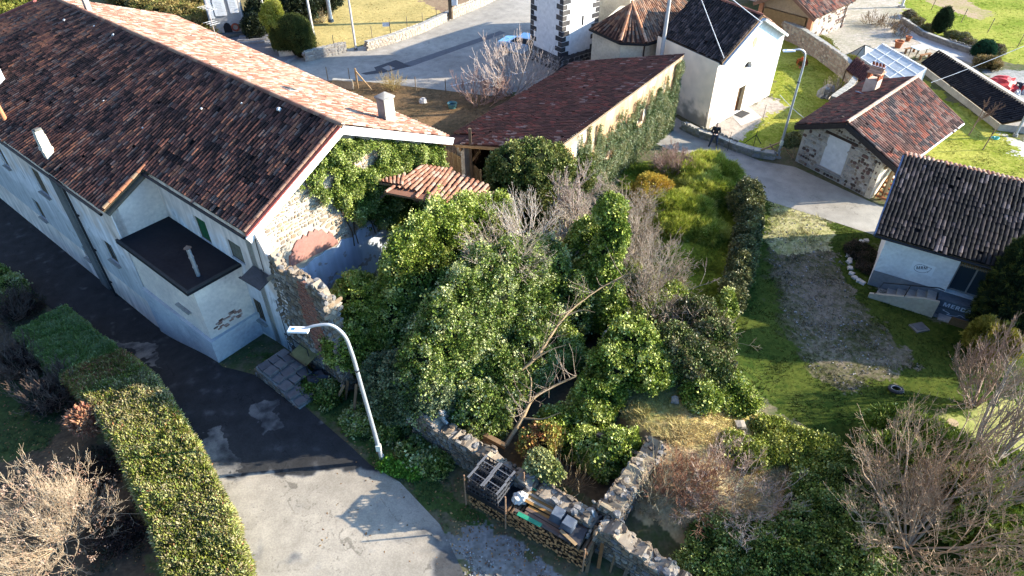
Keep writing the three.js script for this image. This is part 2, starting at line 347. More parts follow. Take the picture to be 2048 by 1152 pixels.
// ---------- bare branches ----------
function branchy(T, base, dir, len, r0, o, r, lvl = 0) {
  const { levels = 4, kids = [3, 5], bend = 0.25, spread = 0.7, shrink = 0.62, upw = 0.12, segs = 4, rMin = 0.006, sides = 4 } = o;
  const pts = [base.clone()], d = dir.clone().normalize(), p = base.clone();
  for (let i = 0; i < segs; i++) { d.x += (r() - 0.5) * bend; d.y += (r() - 0.5) * bend + upw * (lvl ? 1 : 0.3); d.z += (r() - 0.5) * bend; d.normalize(); p.addScaledVector(d, len / segs); pts.push(p.clone()); }
  const r1 = lvl >= levels - 1 ? rMin : r0 * 0.6; T.add(pts, r0, Math.max(r1, rMin), lvl >= levels - 2 ? 3 : sides);
  if (lvl >= levels - 1) return;
  const n = Math.round(lerp(kids[0], kids[1], r()));
  for (let k = 0; k < n; k++) {
    const t = k === 0 ? 1 : lerp(0.25, 1, r()), f = t * segs, i = Math.min(segs - 1, Math.floor(f)), b = pts[i].clone().lerp(pts[i + 1], f - i);
    const e = V(r() - 0.5, r() - 0.5, r() - 0.5).normalize(), nd = pts[i + 1].clone().sub(pts[i]).normalize().addScaledVector(e, spread * (k === 0 ? 0.5 : 1.5));
    branchy(T, b, nd, len * shrink * lerp(0.7, 1.2, r()), Math.max(rMin, r0 * (k === 0 ? 0.62 : 0.45)), o, r, lvl + 1);
  }
}
// a shrub of stems rising from one foot
function bareShrub(parent, { seed = 1, stems = 14, len = 1.2, r0 = 0.03, open = 0.8, mat = mTwig, lean = [0, 0, 0], foot = 0.15, name = 'branch', ...o } = {}) {
  const r = rng(seed), T = new Tubes();
  for (let i = 0; i < stems; i++) { const a = r() * 6.283, k = open * Math.sqrt(r()); branchy(T, V(Math.cos(a) * foot * r(), 0, Math.sin(a) * foot * r()), V(Math.cos(a) * k + lean[0], 1 - k * 0.5 + lean[1], Math.sin(a) * k + lean[2]), len * lerp(0.7, 1.2, r()), r0 * lerp(0.7, 1.1, r()), o, r); }
  return mesh(name, T.geo(), mat, parent);
}

// ---------- ground: one sheet, its soil, grass, gravel and litter mapped by place ----------
const zones = [
  { n: 'litter', c: [0.05, 0.042, 0.03], d: [0.09, 0.07, 0.045], p: [[-33.7,-29.77], [-23.91,-24.9], [-18.93,-19.74], [-14.99,-15.66], [-11.14,-9.3], [-24.47,-9.3]] },
  { n: 'grass_dark', c: [0.03, 0.05, 0.02], d: [0.05, 0.075, 0.025], g: 0.5, p: [[-29.16,-23.15], [-22.79,-22.82], [-20.03,-19.74], [-19.34,-17.59], [-25,-17.09]] },
  { n: 'grass_dark', c: [0.035, 0.06, 0.018], d: [0.06, 0.09, 0.025], g: 0.9, p: [[-12.39,-22.82], [-10.47,-20.92], [-5.7,-16.48], [-4.39,-15.61], [-2.28,-13.51], [-0.8,-13.12], [-0.42,-11.62], [0.97,-11.62], [-1.8,-14.77], [-3.98,-17.21], [-7.2,-20.32], [-9.87,-22.16]] },
  { n: 'gravel', c: [0.2, 0.2, 0.19], d: [0.12, 0.115, 0.1], p: [[-2.39,-13.72], [-1.19,-13.92], [0.65,-12.73], [2.14,-10.92], [-1.06,-10.09]] },
  { n: 'litter', c: [0.07, 0.055, 0.035], d: [0.12, 0.085, 0.05], p: [[-8.57,-26.41], [-2.57,-17.59], [3.53,-14.55], [6.66,-17.09], [6.85,-24.9], [5.03,-38.21], [-3.92,-37]] },
  { n: 'grass_wild', c: [0.07, 0.1, 0.01], d: [0.2, 0.23, 0.03], g: 1, p: [[6.87,-40.12], [12.07,-41.13], [14.64,-37.9], [15.8,-35.27], [14.06,-30.22], [11.31,-24.9], [10.22,-21.53], [8.94,-20.92], [6.85,-24.9], [6.94,-33.13]] },
  { n: 'grass', c: [0.022, 0.04, 0.007], d: [0.06, 0.075, 0.014], g: 0.7, p: [[15.43,-36.12], [21.32,-31.64], [19.02,-28.03], [20.99,-24.9], [27.8,-22.82], [20.49,-9.3], [10.85,-9.3], [11.97,-14.77], [13.08,-17.34], [10.51,-20.03], [9.76,-21.53], [11.7,-26.41]] },
  { n: 'bank', c: [0.38, 0.28, 0.13], d: [0.22, 0.2, 0.06], g: 0.5, p: [[4.18,-20.06], [5.75,-20.23], [8.52,-19.87], [11.33,-18.36], [13.09,-17.09], [11.86,-14.99], [8.79,-15.51], [7.11,-15.32], [6.14,-16.39], [4.7,-17.68]] },
  { n: 'bank', c: [0.3, 0.22, 0.13], d: [0.38, 0.3, 0.15], g: 0.5, p: [[6.22,-16.27], [8.94,-16.1], [11.54,-15.77], [10.24,-13.51], [6.8,-12.92], [5.07,-13.71], [3.97,-14.41]] },
  { n: 'drive', c: [0.16, 0.132, 0.095], d: [0.05, 0.055, 0.018], g: 2.2, p: [[16.04,-35.55], [18.45,-34.08], [17.84,-29.77], [17.6,-26.41], [18.4,-23.49], [18.61,-21.84], [14.92,-20.03], [13.61,-21.37], [13.24,-24.54], [13.95,-28.88], [14.74,-32.63]] },
  { n: 'bank', c: [0.36, 0.32, 0.18], d: [0.22, 0.22, 0.08], g: 0.2, p: [[16.09,-35.72], [18.68,-33.86], [17.98,-30.69], [14.9,-30.22], [14.32,-31.64]] },  // sunlit strip of the drive between two shadows, light painted into its colour
  { n: 'meadow', c: [0.3, 0.28, 0.1], d: [0.2, 0.21, 0.06], g: 0.6, p: [[16.41,-18.37], [29.24,-21.53], [24.74,-12.73], [16.27,-14.55]] },
  { n: 'yard', c: [0.15, 0.095, 0.05], d: [0.075, 0.055, 0.03], g: 0.25, p: [[-17.67,-54.96], [-13.32,-53.95], [-4.99,-52.47], [1.41,-50.6], [-1.57,-44.36], [-4.18,-40.79], [-7.37,-45.13], [-12.46,-49.26]] },
  { n: 'field', c: [0.36, 0.28, 0.11], d: [0.26, 0.21, 0.08], g: 0.4, p: [[-21.09,-61.71], [-14.98,-60.62], [-10.37,-63.2], [-6.1,-68.34], [-0.75,-76.15], [2.45,-102.13], [-49.32,-102.13], [-26.64,-71.3]] },
  { n: 'litter', c: [0.2, 0.15, 0.07], d: [0.12, 0.1, 0.045], p: [[-63.04,-65.56], [-47.99,-71.3], [-42.43,-79.68], [-28.28,-65.56], [-21.41,-62.95], [-35.7,-102.13], [-97.01,-102.13]] },
  { n: 'grass_wild', c: [0.16, 0.17, 0.04], d: [0.08, 0.1, 0.03], g: 0.4, p: [[-63.04,-65.56], [-48.63,-73.5], [-61.55,-99.44], [-94.86,-99.44]] },
  { n: 'soil', c: [0.16, 0.11, 0.075], d: [0.22, 0.16, 0.1], p: [[-10.3,-75.31], [-6.14,-68.92], [-1.01,-75.81], [-3.62,-81.55]] },
  { n: 'lawn', c: [0.13, 0.155, 0.016], d: [0.26, 0.25, 0.05], g: 1, p: [[15.13,-43.25], [19.98,-51.06], [25.52,-65.56], [27.5,-62.95], [28.02,-52.96], [23.1,-47.54], [19.63,-43.61], [16.76,-40.92]] },
  { n: 'gravel', c: [0.33, 0.28, 0.23], d: [0.22, 0.185, 0.15], p: [[10.35,-47.54], [13.56,-44.97], [19.96,-50.87], [21.31,-48.99], [19.2,-47.54], [16.26,-43.99], [14.62,-43.32], [11.4,-44.97]] },
  { n: 'lawn', c: [0.14, 0.165, 0.018], d: [0.27, 0.26, 0.055], g: 0.9, p: [[33.82,-55.48], [34.13,-50.15], [36.15,-42.88], [35.65,-34.72], [31.43,-35.84], [27.24,-39.47], [31.41,-50.15]] },
  { n: 'meadow', c: [0.125, 0.165, 0.018], d: [0.25, 0.25, 0.05], g: 0.8, p: [[38.79,-69.8], [38.41,-63.59], [42.12,-58.41], [50.37,-51.06], [105.33,-107.9], [51.09,-107.9], [41.49,-77.88]] },
  { n: 'soil', c: [0.3, 0.22, 0.15], d: [0.22, 0.2, 0.08], p: [[43.46,-74.48], [48.25,-76.15], [47.78,-73.66], [48.29,-69.8], [46.02,-68.34], [44.16,-70.54]] },
  { n: 'gravel', c: [0.34, 0.3, 0.25], d: [0.24, 0.22, 0.16], p: [[37.39,-85.49], [45.03,-85.49], [39.29,-69.8], [38.7,-63.2], [41.7,-57.63], [40.11,-53.95], [39.55,-56.01], [36,-59.33], [31.08,-54.96], [26.78,-58.19], [25.34,-60.5], [31.27,-68.34]] },
  { n: 'gravel', c: [0.3, 0.29, 0.27], d: [0.2, 0.2, 0.18], p: [[39.55,-56.01], [54.68,-57.08], [45.88,-40.12], [35.8,-42.88], [38.38,-46.72]] },
  { n: 'gravel', c: [0.42, 0.4, 0.36], d: [0.3, 0.29, 0.25], p: [[35.07,-44.74], [39.21,-40.12], [35.65,-34.72], [34.46,-40.79]] },
];
for (const z of zones) { const xs = z.p.map((p) => p[0]), ys = z.p.map((p) => p[1]); z.b = [Math.min(...xs) - 1, Math.max(...xs) + 1, Math.min(...ys) - 1, Math.max(...ys) + 1]; }
const within = (p, x, y) => { let k = false; for (let i = 0, j = p.length - 1; i < p.length; j = i++) { const [a, b] = p[i], [c, d] = p[j]; if (b > y !== d > y && x < (c - a) * (y - b) / (d - b) + a) k = !k; } return k; };
const zoneAt = (x, z) => { let f = null; for (const q of zones) if (x > q.b[0] && x < q.b[1] && z > q.b[2] && z < q.b[3] && within(q.p, x, z)) f = q; return f; };
const base0 = { c: [0.11, 0.095, 0.06], d: [0.06, 0.075, 0.03] };
const GX0 = -62, GX1 = 66, GZ0 = -96, GZ1 = 0, GW = 2048, GH = 1536;
const sr = (v) => v < 0.0031308 ? 12.92 * v : 1.055 * Math.pow(v, 1 / 2.4) - 0.055;
const rg = rng(12);
const tGround = dataTex(GW, GH, (u, v) => {
  const x = lerp(GX0, GX1, u), z = lerp(GZ0, GZ1, v), n1 = nz(x * 0.9, z * 0.9, 3), n2 = nz(x * 2.6, z * 2.6, 5), n3 = nz(x * 6.5, z * 6.5, 8);
  const q = zoneAt(x + n1 * 0.9 + n2 * 0.5 + n3 * 0.3, z + nz(x * 0.9, z * 0.9, 23) * 0.5 + n3 * 0.3) || base0;
  let t = 0.5 + 0.9 * nz(x * 0.35, z * 0.35, 11) + 0.7 * n2 + 0.6 * n3; t = cl(t);
  const k = 0.8 + 0.4 * rg();
  return [0, 1, 2].map((i) => sr(cl(lerp(q.c[i], q.d[i], t) * k)));
}, true);
tGround.wrapS = tGround.wrapT = THREE.ClampToEdgeWrapping;
{
  const nx = 256, ny = 192, pos = [], uv = [], idx = [];
  for (let j = 0; j <= ny; j++) for (let i = 0; i <= nx; i++) {
    const x = lerp(GX0, GX1, i / nx), z = lerp(GZ0, GZ1, j / ny);
    pos.push(x, ground(x, z), z); uv.push(i / nx, j / ny);
    if (i && j) { const a = j * (nx + 1) + i, b = a - nx - 1; idx.push(b - 1, a - 1, a, b - 1, a, b); }
  }
  const g = new THREE.BufferGeometry(); g.setAttribute('position', new THREE.Float32BufferAttribute(pos, 3)); g.setAttribute('uv', new THREE.Float32BufferAttribute(uv, 2)); g.setIndex(idx); g.computeVertexNormals();
  const m = new THREE.MeshPhysicalMaterial({ map: tGround, roughness: 1, specularIntensity: 0.05, side: THREE.DoubleSide }); m.bumpMap = wrap(tGrain, 60, 45); m.bumpScale = 0.05;
  struct('ground', g, m);
  // the land beyond, out to the horizon
  const far = new THREE.RingGeometry(40, 700, 64, 3); far.rotateX(-Math.PI / 2); far.translate(2, -2.6, -48);
  struct('land', metric(far), M([0.16, 0.15, 0.06], { map: wrap(tBlot, 0.05), bump: 0 }));
}
// ---------- roads ----------
function roadMat(bbox, fn, w = 1024, h = 1024) {
  const t = dataTex(w, h, (u, v) => fn(lerp(bbox[0], bbox[1], u), lerp(bbox[2], bbox[3], v)).map((c) => sr(cl(c))), true);
  t.wrapS = t.wrapT = THREE.ClampToEdgeWrapping; t.repeat.set(1 / (bbox[1] - bbox[0]), 1 / (bbox[3] - bbox[2])); t.offset.set(-bbox[0] / (bbox[1] - bbox[0]), -bbox[2] / (bbox[3] - bbox[2])); t.needsUpdate = true;
  const m = new THREE.MeshPhysicalMaterial({ map: t, roughness: 0.82, specularIntensity: 0.2, side: THREE.DoubleSide }); m.bumpMap = wrap(tGrain, 1.5); m.bumpScale = 0.008; return m;
}
const rr = rng(31);
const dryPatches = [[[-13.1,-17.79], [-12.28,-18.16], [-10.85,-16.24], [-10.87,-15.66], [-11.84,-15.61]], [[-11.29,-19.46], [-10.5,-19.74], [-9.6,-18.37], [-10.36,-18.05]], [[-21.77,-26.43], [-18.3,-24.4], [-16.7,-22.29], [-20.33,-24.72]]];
const street = [[-36.57,-39.18], [-33.98,-39.37], [-31.07,-36.51], [-26.11,-32.29], [-21.59,-28.7], [-17.61,-25.54], [-13.31,-21.75], [-11.56,-21.16], [-9.26,-19.6], [-6.65,-17.28], [-5.68,-16.36], [-4.38,-15.54], [-2.67,-13.72], [-1.64,-11.76], [-1.03,-9.3], [-7.69,-9.3], [-9.13,-11.87], [-10.74,-14.15], [-11.8,-15.61], [-12.68,-16.79], [-14.81,-19.03], [-16.85,-21], [-20.74,-24.74], [-23.29,-26.54], [-26.74,-28.95], [-29.9,-31.1], [-34.54,-34.32]];
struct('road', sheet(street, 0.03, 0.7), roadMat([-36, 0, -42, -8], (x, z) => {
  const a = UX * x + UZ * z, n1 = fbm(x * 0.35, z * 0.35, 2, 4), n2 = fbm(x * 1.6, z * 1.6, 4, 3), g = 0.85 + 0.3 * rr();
  let wetShade = sm(-0.12, 0.1, n1 * 1.2 + n2 * 0.35 + sm(-15.3, -16.6, z + n2 * 0.8) * 0.95 - 0.42);  // wet asphalt; its edge follows the ruin's shadow, so shade is painted in
  wetShade *= 1 - 0.6 * sm(-0.35, 0.5, n2 * 0.9 + n1 * 0.5 + (dryPatches.some((p) => within(p, x + n2 * 1.2, z + n1 * 1.2)) ? 0.08 : -0.5));
  wetShade = Math.max(wetShade, 0.85 * sm(0.05, 0.3, fbm(x * 0.5, z * 0.5, 17, 4) + sm(-3.6, -2.4, x) * 0.45 - 0.1) * sm(-17, -12, z));
  const c = lerp(0.225 + 0.1 * n1 + 0.08 * n2, 0.027 + 0.016 * n2, wetShade) * g;
  const cr = (Math.abs(nz(x * 0.5 + n2 * 0.8, z * 0.5 + n2, 19)) < 0.008 && n1 > -0.1) ? 0.6 : 1; return [c * cr * lerp(1.12, 0.96, wetShade), c * cr, c * cr * lerp(0.8, 1.04, wetShade)];
}));
const lane = [[9.91,-49.7], [12.23,-47.13], [14.07,-43.39], [16.69,-40.65], [18.79,-39.86], [22.01,-35.72], [23.95,-33.65], [25.28,-32.13], [21.21,-30.69], [21.16,-31.93], [18.4,-33.92], [16.04,-35.55], [14.96,-36.7], [14.3,-39.15], [12.45,-41.33], [10.9,-42.17], [8.17,-45.13]];
const pale = (d) => (x, z) => { const n1 = fbm(x * 0.3, z * 0.3, d, 4), n2 = fbm(x * 1.4, z * 1.4, d + 3, 4), k = Math.abs(nz(x * 0.7 + n2, z * 0.7, d + 9)) < 0.006 ? 0.7 : 1; const c = (0.225 + 0.09 * n1 + 0.08 * n2) * k * (0.9 + 0.2 * rr()); return [c * 1.07, c, c * 0.87]; };
struct('lane', sheet(lane, 0.012, 2), roadMat([4, 34, -54, -24], pale(5)));
const square = [[-29.75,-53.95], [-25.53,-57.3], [-20.65,-60.03], [-14.98,-60.62], [-10.37,-63.2], [-6.1,-68.34], [-0.75,-76.15], [3.5,-92.03], [24.73,-92.03], [13.57,-68.34], [6.41,-53.95], [-1.73,-50.87], [-5.76,-52], [-13.32,-53.95], [-18.94,-53.45]];
struct('parking_square', sheet(square, 0.012, 3), roadMat([-40, 26, -96, -44], pale(8)));
struct('asphalt_patch', sheet([[-11.74,-56.54], [-10.09,-58.19], [-8.62,-56.76], [-10.73,-55.38], [-12.17,-54.96], [-12.64,-55.27], [-11.48,-55.9]], 0.017), M([0.07, 0.07, 0.075]));
struct('asphalt_patch', sheet([[-9.41,-57.3], [-1.14,-65.29], [-0.57,-64.76], [-8.69,-56.65]], 0.017), M([0.13, 0.13, 0.135]));
struct('manhole_cover', sheet([[-11.05,-56.43], [-10.61,-56.97], [-9.94,-56.43], [-10.41,-55.8]], 0.022), M([0.2, 0.19, 0.17], { rough: 0.6 }));
for (let i = 0; i < 9; i++) { const x = lerp(-4.7, 1.0, i / 8), z = lerp(-52.8, -55.4, i / 8); struct('road_marking', sheet([[x - 0.3, z - 0.04], [x + 0.3, z - 0.28], [x + 0.34, z - 0.14], [x - 0.26, z + 0.1]], 0.018), M([0.7, 0.7, 0.68])); }
struct('path', sheet([[16.36,-47.88], [18.07,-49.08], [18.64,-47.13], [16.72,-45.76]], 0.014), M([0.5, 0.46, 0.4], { map: tBlot }));
struct('path', sheet([[38.67,-70.09], [39.3,-68.05], [39.06,-63.97], [41.88,-57.96], [40.3,-56.22], [37.32,-61.22], [37.16,-64.76]], 0.014), M([0.44, 0.43, 0.41], { map: tBlot }));
// ---------- grass ----------
{
  const tuft = (k, n, h) => { const r = rng(k), p = []; for (let i = 0; i < n; i++) { const a = r() * 6.283, x = (r() - 0.5) * 0.12, z = (r() - 0.5) * 0.12, l = h * lerp(0.6, 1.2, r()), t = l * lerp(0.3, 1.1, r()), w = 0.012; p.push(x - w * Math.sin(a), 0, z + w * Math.cos(a), x + w * Math.sin(a), 0, z - w * Math.cos(a), x + Math.cos(a) * t, l * 0.8, z + Math.sin(a) * t); } const g = new THREE.BufferGeometry(); g.setAttribute('position', new THREE.Float32BufferAttribute(p, 3)); g.computeVertexNormals(); return g; };
  const kinds = { grass: [0.11, 75], grass_dark: [0.16, 70], grass_wild: [0.26, 60], lawn: [0.07, 60], meadow: [0.1, 18], bank: [0.2, 300], drive: [0.08, 45], field: [0.1, 16], yard: [0.12, 26] };
  const cover = [...street, 0], r = rng(91), polys = [street, lane, square];
  for (const [k, [h, dens]] of Object.entries(kinds)) {
    const ms = [], cs = [];
    for (const q of zones.filter((q) => q.n === k)) {
      const area = (q.b[1] - q.b[0]) * (q.b[3] - q.b[2]), n = Math.min(60000, Math.round(area * dens * (q.g ?? 0.5)));
      for (let i = 0; i < n; i++) {
        const x = lerp(q.b[0], q.b[1], r()), z = lerp(q.b[2], q.b[3], r()), a = r(), b = r(), c = r(), d = r();
        if (Math.abs(x) > -0.85 * z + 14 || z < -92 || zoneAt(x, z) !== q || polys.some((p) => within(p, x, z))) continue;
        const t = cl(0.5 + 0.9 * nz(x * 0.35, z * 0.35, 11) + 0.6 * (a - 0.5)), w = 0.55 + 0.6 * nz(x * 0.8, z * 0.8, 4), s = lerp(0.6, 1.5, b) * Math.max(0.4, w * 1.3);
        ms.push(mat4(x, ground(x, z) - 0.005, z, (c - 0.5) * 0.5, d * 6.283, 0, s)); cs.push(new THREE.Color().setRGB(...[0, 1, 2].map((j) => lerp(q.c[j], q.d[j], t) * lerp(0.8, 1.7, c))));
      }
    }
    const nm = { grass: 'grass', grass_dark: 'verge_grass', grass_wild: 'wild_grass', drive: 'track_grass', lawn: 'lawn_grass', meadow: 'meadow_grass', bank: 'dry_grass', field: 'field_grass', yard: 'yard_grass' }[k];
    const o = stuff(nm, tuft(h * 100, 6, h), mLeafM, ms, cs);
    tag(o, { grass: 'short green grass beside the gravel drive', grass_dark: 'dark green grass on the verge around the street lamp', grass_wild: 'tall yellow-green grass between the ivy and the lane', lawn: 'bright mown grass beside the chapel and the stone cottage', meadow: 'yellow-green meadow grass at the right edge', drive: 'sparse grass growing in the gravel track', bank: 'dry tan grass on the bank right of the ruin', field: 'dry yellow grass of the field beyond the square', yard: 'mossy brown grass in the yard behind the farmhouse' }[k], 'grass');
  }
}

// ---------- loose stones on the track and the gravel, fallen leaves by the street ----------
{
  const r = rng(17), polys = zones.filter((q) => q.n === 'drive' || (q.n === 'gravel' && q.b[3] > -16)), ms = [], cs = [], cP = pal([[0.2, 0.19, 0.175], [0.3, 0.28, 0.26], [0.13, 0.12, 0.11], [0.36, 0.34, 0.32]]);
  for (const q of polys) for (let i = 0; i < 3600; i++) { const x = lerp(q.b[0], q.b[1], r()), z = lerp(q.b[2], q.b[3], r()), s = 0.02 + 0.055 * r() * r(), a = r(), b = r(); if (!within(q.p, x + nz(x, z) * 0.5, z) || nz(x * 0.8, z * 0.8, 3) + nz(x * 2.5, z * 2.5, 6) * 0.6 < -0.05) continue; ms.push(mat4(x, ground(x, z) + s * 0.2, z, a * 3, b * 6, 0, [s * 1.3, s, s])); cs.push(vary(cP[Math.floor(r() * 4)], r)); }
  tag(stuff('pebbles', stoneGeos[2], M([1, 1, 1]), ms, cs), 'grey pebbles scattered over the gravel track and beside the woodpile', 'pebbles');
  const lm = [], lc = [], lg = sprig(77, 1, 0.09, 0.06, 0, 0.1).rotateX(1.3), cL = pal([[0.24, 0.13, 0.06], [0.16, 0.09, 0.05], [0.34, 0.22, 0.1], [0.1, 0.07, 0.045]]);
  for (let i = 0; i < 5200; i++) { const t = r(), k = r(), x = i < 3000 ? lerp(-26, -9, t) : lerp(-7, 3, t), z = i < 3000 ? lerp(-24, -9, k) : lerp(-19, -11, k), y = r(); if (i < 3000 ? within(street, x, z) : (within(street, x, z) && r() > 0.05)) continue; lm.push(mat4(x, ground(x, z) + 0.02 + (within(street, x, z) ? 0.03 : 0), z, (y - 0.5) * 0.6, y * 40, 0, lerp(0.7, 1.6, r()))); lc.push(vary(cL[Math.floor(r() * 4)], r)); }
  tag(stuff('fallen_leaves', lg, mLeafM, lm, lc), 'brown fallen leaves on the ground under the hedge and along the verge', 'leaves');
}

// ---------- the long farmhouse ----------
const tPlaster = dataTex(1024, 512, (u, v) => {     // one street front: 27 m by 9 m, v upwards
  const x = u * 27, y = v * 9, n1 = fbm(x * 0.5, y * 0.5, 3, 5), n2 = fbm(x * 2.2, y * 1.2, 6, 4), st = fbm(x * 3, y * 0.35, 9, 3);
  const damp = sm(-0.25, 0.3, n1 + 0.5 * n2 - (y - 4.0) * 0.28), k = 0.88 + 0.35 * n2 + 0.5 * st + 0.25 * n1;
  const a = [0.76, 0.61, 0.5], b = [0.66, 0.62, 0.6], moss = sm(0.1, 0.4, n1 - (y - 2.6) * 0.5 + n2 * 0.6) * 0.4;
  const peel = sm(0.22, 0.26, n2 * 0.7 + n1 * 0.6 - 0.02 * y) * 0.5;
  return [0, 1, 2].map((i) => sr(cl(lerp(lerp(lerp(a[i], b[i], damp) * k, [0.3, 0.26, 0.22][i], peel), [0.2, 0.21, 0.19][i], moss))));
}, true, 1 / 27, 1 / 9);
const mPlaster = M([1, 1, 1], { map: tPlaster, bump: 0.012 }), mPlasterPale = M([0.78, 0.66, 0.56], { map: tBlot, bump: 0.02 }), mLime = M([0.58, 0.58, 0.58], { map: tBlot, bump: 0.01 });
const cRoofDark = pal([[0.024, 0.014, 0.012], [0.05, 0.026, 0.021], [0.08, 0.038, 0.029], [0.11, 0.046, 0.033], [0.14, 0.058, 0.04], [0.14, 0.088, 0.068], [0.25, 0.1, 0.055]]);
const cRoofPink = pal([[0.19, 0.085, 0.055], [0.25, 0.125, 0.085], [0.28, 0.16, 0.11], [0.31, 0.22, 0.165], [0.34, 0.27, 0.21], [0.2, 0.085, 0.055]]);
const cRidge = pal([[0.26, 0.13, 0.09], [0.2, 0.1, 0.07], [0.3, 0.18, 0.12]]);
const cRubble = pal([[0.3, 0.265, 0.21], [0.38, 0.34, 0.275], [0.25, 0.2, 0.14], [0.32, 0.24, 0.15], [0.2, 0.165, 0.13], [0.28, 0.19, 0.125]]);
const farm = thing('farmhouse', 'long farmhouse with a mossy dark tiled street slope, sunlit pink far slope and rubble gable', 'house', AO(-31, -15).toArray(), -Math.atan2(UZ, UX));
const F = (a, h, o) => [a + 31, h, o + 15];
const faceStreet = (a, h, o) => mat4(...F(a, h, o));                                         // looks at the street
const basis = (X, Z, p) => { const x = V3(X).normalize(), z = V3(Z).normalize(); return new THREE.Matrix4().makeBasis(x, V(0, 1, 0), z).setPosition(...p); };
const faceGable = (s, h, out = 0) => basis([0, 0, -1], [1, 0, 0], F(-23.1 + out, h, -s));    // s runs from the street corner to the far eave
function windowIn(parent, w, h, M4, { frame = mOldTimber, pane = mGlass, bars = 1, shut = null, name = 'window', sill = true, slats = 0 } = {}) {
  const f = mesh(name, join([box(w, 0.06, 0.08, 0, 0, -0.12), box(w, 0.06, 0.08, 0, h - 0.06, -0.12), box(0.06, h - 0.12, 0.08, -w / 2 + 0.03, 0.06, -0.12), box(0.06, h - 0.12, 0.08, w / 2 - 0.03, 0.06, -0.12)]), frame, parent);
  f.applyMatrix4(M4);
  if (shut) for (let k = 0; k < (slats || 1); k++) { const n = slats || 1, b = mesh(slats ? 'shutter_board' : 'shutter', box((w - 0.14) / n - 0.012, h - 0.14, 0.04, -w / 2 + 0.07 + (w - 0.14) * (k + 0.5) / n, 0.07, -0.11 + (k % 2) * 0.008), shut, f); b.castShadow = true; }
  else { mesh('pane', box(w - 0.12, h - 0.12, 0.02, 0, 0.06, -0.14), pane, f); for (let i = 1; i <= bars; i++) mesh('bar', box(0.035, h - 0.12, 0.04, -w / 2 + w * i / (bars + 1), 0.06, -0.11), frame, f); }
  if (sill) mesh('sill', box(w + 0.16, 0.07, 0.3, 0, -0.075, 0), mConcrete, f);
  return f;
}
{
  // street walls with their openings
  const w2 = mesh('street_wall', slab([[-31, -2.6], [-21.9, -0.6], [-21.75, 2.2], [-21.45, 3.6], [-21.7, 5.0], [-22.5, 6.7], [-31, 6.7]], 0.4, [rectHole(-27.85, 4.15, -26.85, 5.45), rectHole(-25.3, 4.25, -24.2, 5.3), rectHole(-24.7, 0.85, -23.95, 2.2)]), mPlaster, farm);
  w2.position.set(31, 0, -11.5 + 15);
  const w1 = mesh('street_wall', slab([[-54, -3], [-30.7, -3], [-30.7, 5.6], [-54, 5.6]], 0.4, [rectHole(-40.3, 3.0, -39.1, 4.6), rectHole(-45.1, 2.9, -44.3, 4.4), rectHole(-33.7, 1.5, -32.7, 2.8), rectHole(-43.2, 0.1, -42.3, 1.4), rectHole(-37.9, -0.4, -37.3, 0.4)]), mPlaster, farm);
  w1.position.set(31, 0, -9.1 + 15);
  const we = mesh('side_wall', slab([[8.75, -2], [11.4, -2], [11.4, 6.85], [8.75, 5.65]], 0.3), mPlasterPale, farm);
  we.applyMatrix4(basis([0, 0, -1], [1, 0, 0], F(-31.0, 0, 0)));
  mesh('back_wall', box(31, 8.5, 0.4, -39 + 31, -2.6, -22.2 + 15), mPlasterPale, farm);
  // annex with its flat felted roof
  mesh('annex', prism([[-30.65, -8.75], [-24.75, -8.75], [-24.75, -11.2], [-30.65, -11.2]].map(([a, o]) => [a + 31, o + 15]), -2.6, 4.0), mPlasterPale, farm);
  mesh('annex_plinth', prism([[-30.7, -8.6], [-24.55, -8.6], [-24.62, -11.2], [-30.7, -11.2]].map(([a, o]) => [a + 31, o + 15]), -2.8, 1.15), mLime, farm);
  const flat = mesh('flat_roof', box(6.1, 0.14, 2.75, -27.65 + 31, 4.0, -9.8 + 15, 0, 0, 0, 0.03), M([0.022, 0.021, 0.024], { map: tBlot, rough: 0.75, bump: 0.02 }), farm);
  mesh('roof_kerb', join([box(6.1, 0.08, 0.12, -27.65 + 31, 4.14, -8.5 + 15), box(0.12, 0.08, 2.5, -24.66 + 31, 4.14, -9.8 + 15)]), M([0.05, 0.048, 0.045]), flat);
  const fl = mesh('flue_pipe', join([cyl(0.09, 0.09, 1.5, 0, 0, 0, 14), cyl(0.11, 0.11, 0.06, 0, 0.5, 0, 14), cyl(0.11, 0.11, 0.06, 0, 1.0, 0, 14)]), mSteel, farm); fl.position.set(...F(-25.35, 4.1, -9.45)); fl.rotation.z = 0.05;
  mesh('flue_cap', cyl(0.17, 0.02, 0.12, 0, 1.52, 0, 14), M([0.16, 0.1, 0.07], { rough: 0.6 }), fl);
  windowIn(farm, 0.95, 1.2, faceStreet(-26.4, 2.2, -8.72), { bars: 1, pane: M([0.34, 0.34, 0.37]) });
  windowIn(farm, 1.1, 1.9, faceStreet(-27.9, -1.1, -8.55), { name: 'door', shut: mOldTimber, slats: 5, sill: false });
  // openings of the street front
  windowIn(farm, 1.0, 1.3, faceStreet(-27.35, 4.15, -11.1), { name: 'green_shutter', shut: M([0.03, 0.12, 0.055], { map: tWood }), slats: 4, sill: false });
  windowIn(farm, 1.1, 1.05, faceStreet(-24.75, 4.25, -11.1), { name: 'shuttered_window', shut: M([0.2, 0.19, 0.15], { map: tWood }), slats: 7, sill: false });
  windowIn(farm, 0.75, 1.35, faceStreet(-24.32, 0.85, -11.1), { bars: 3 });
  windowIn(farm, 1.2, 1.6, faceStreet(-39.7, 3.0, -8.7), { shut: mOldTimber, slats: 8 });
  windowIn(farm, 0.8, 1.5, faceStreet(-44.7, 2.9, -8.7), { shut: mOldTimber, slats: 5 });
  windowIn(farm, 1.0, 1.3, faceStreet(-33.2, 1.5, -8.7), { bars: 1 });
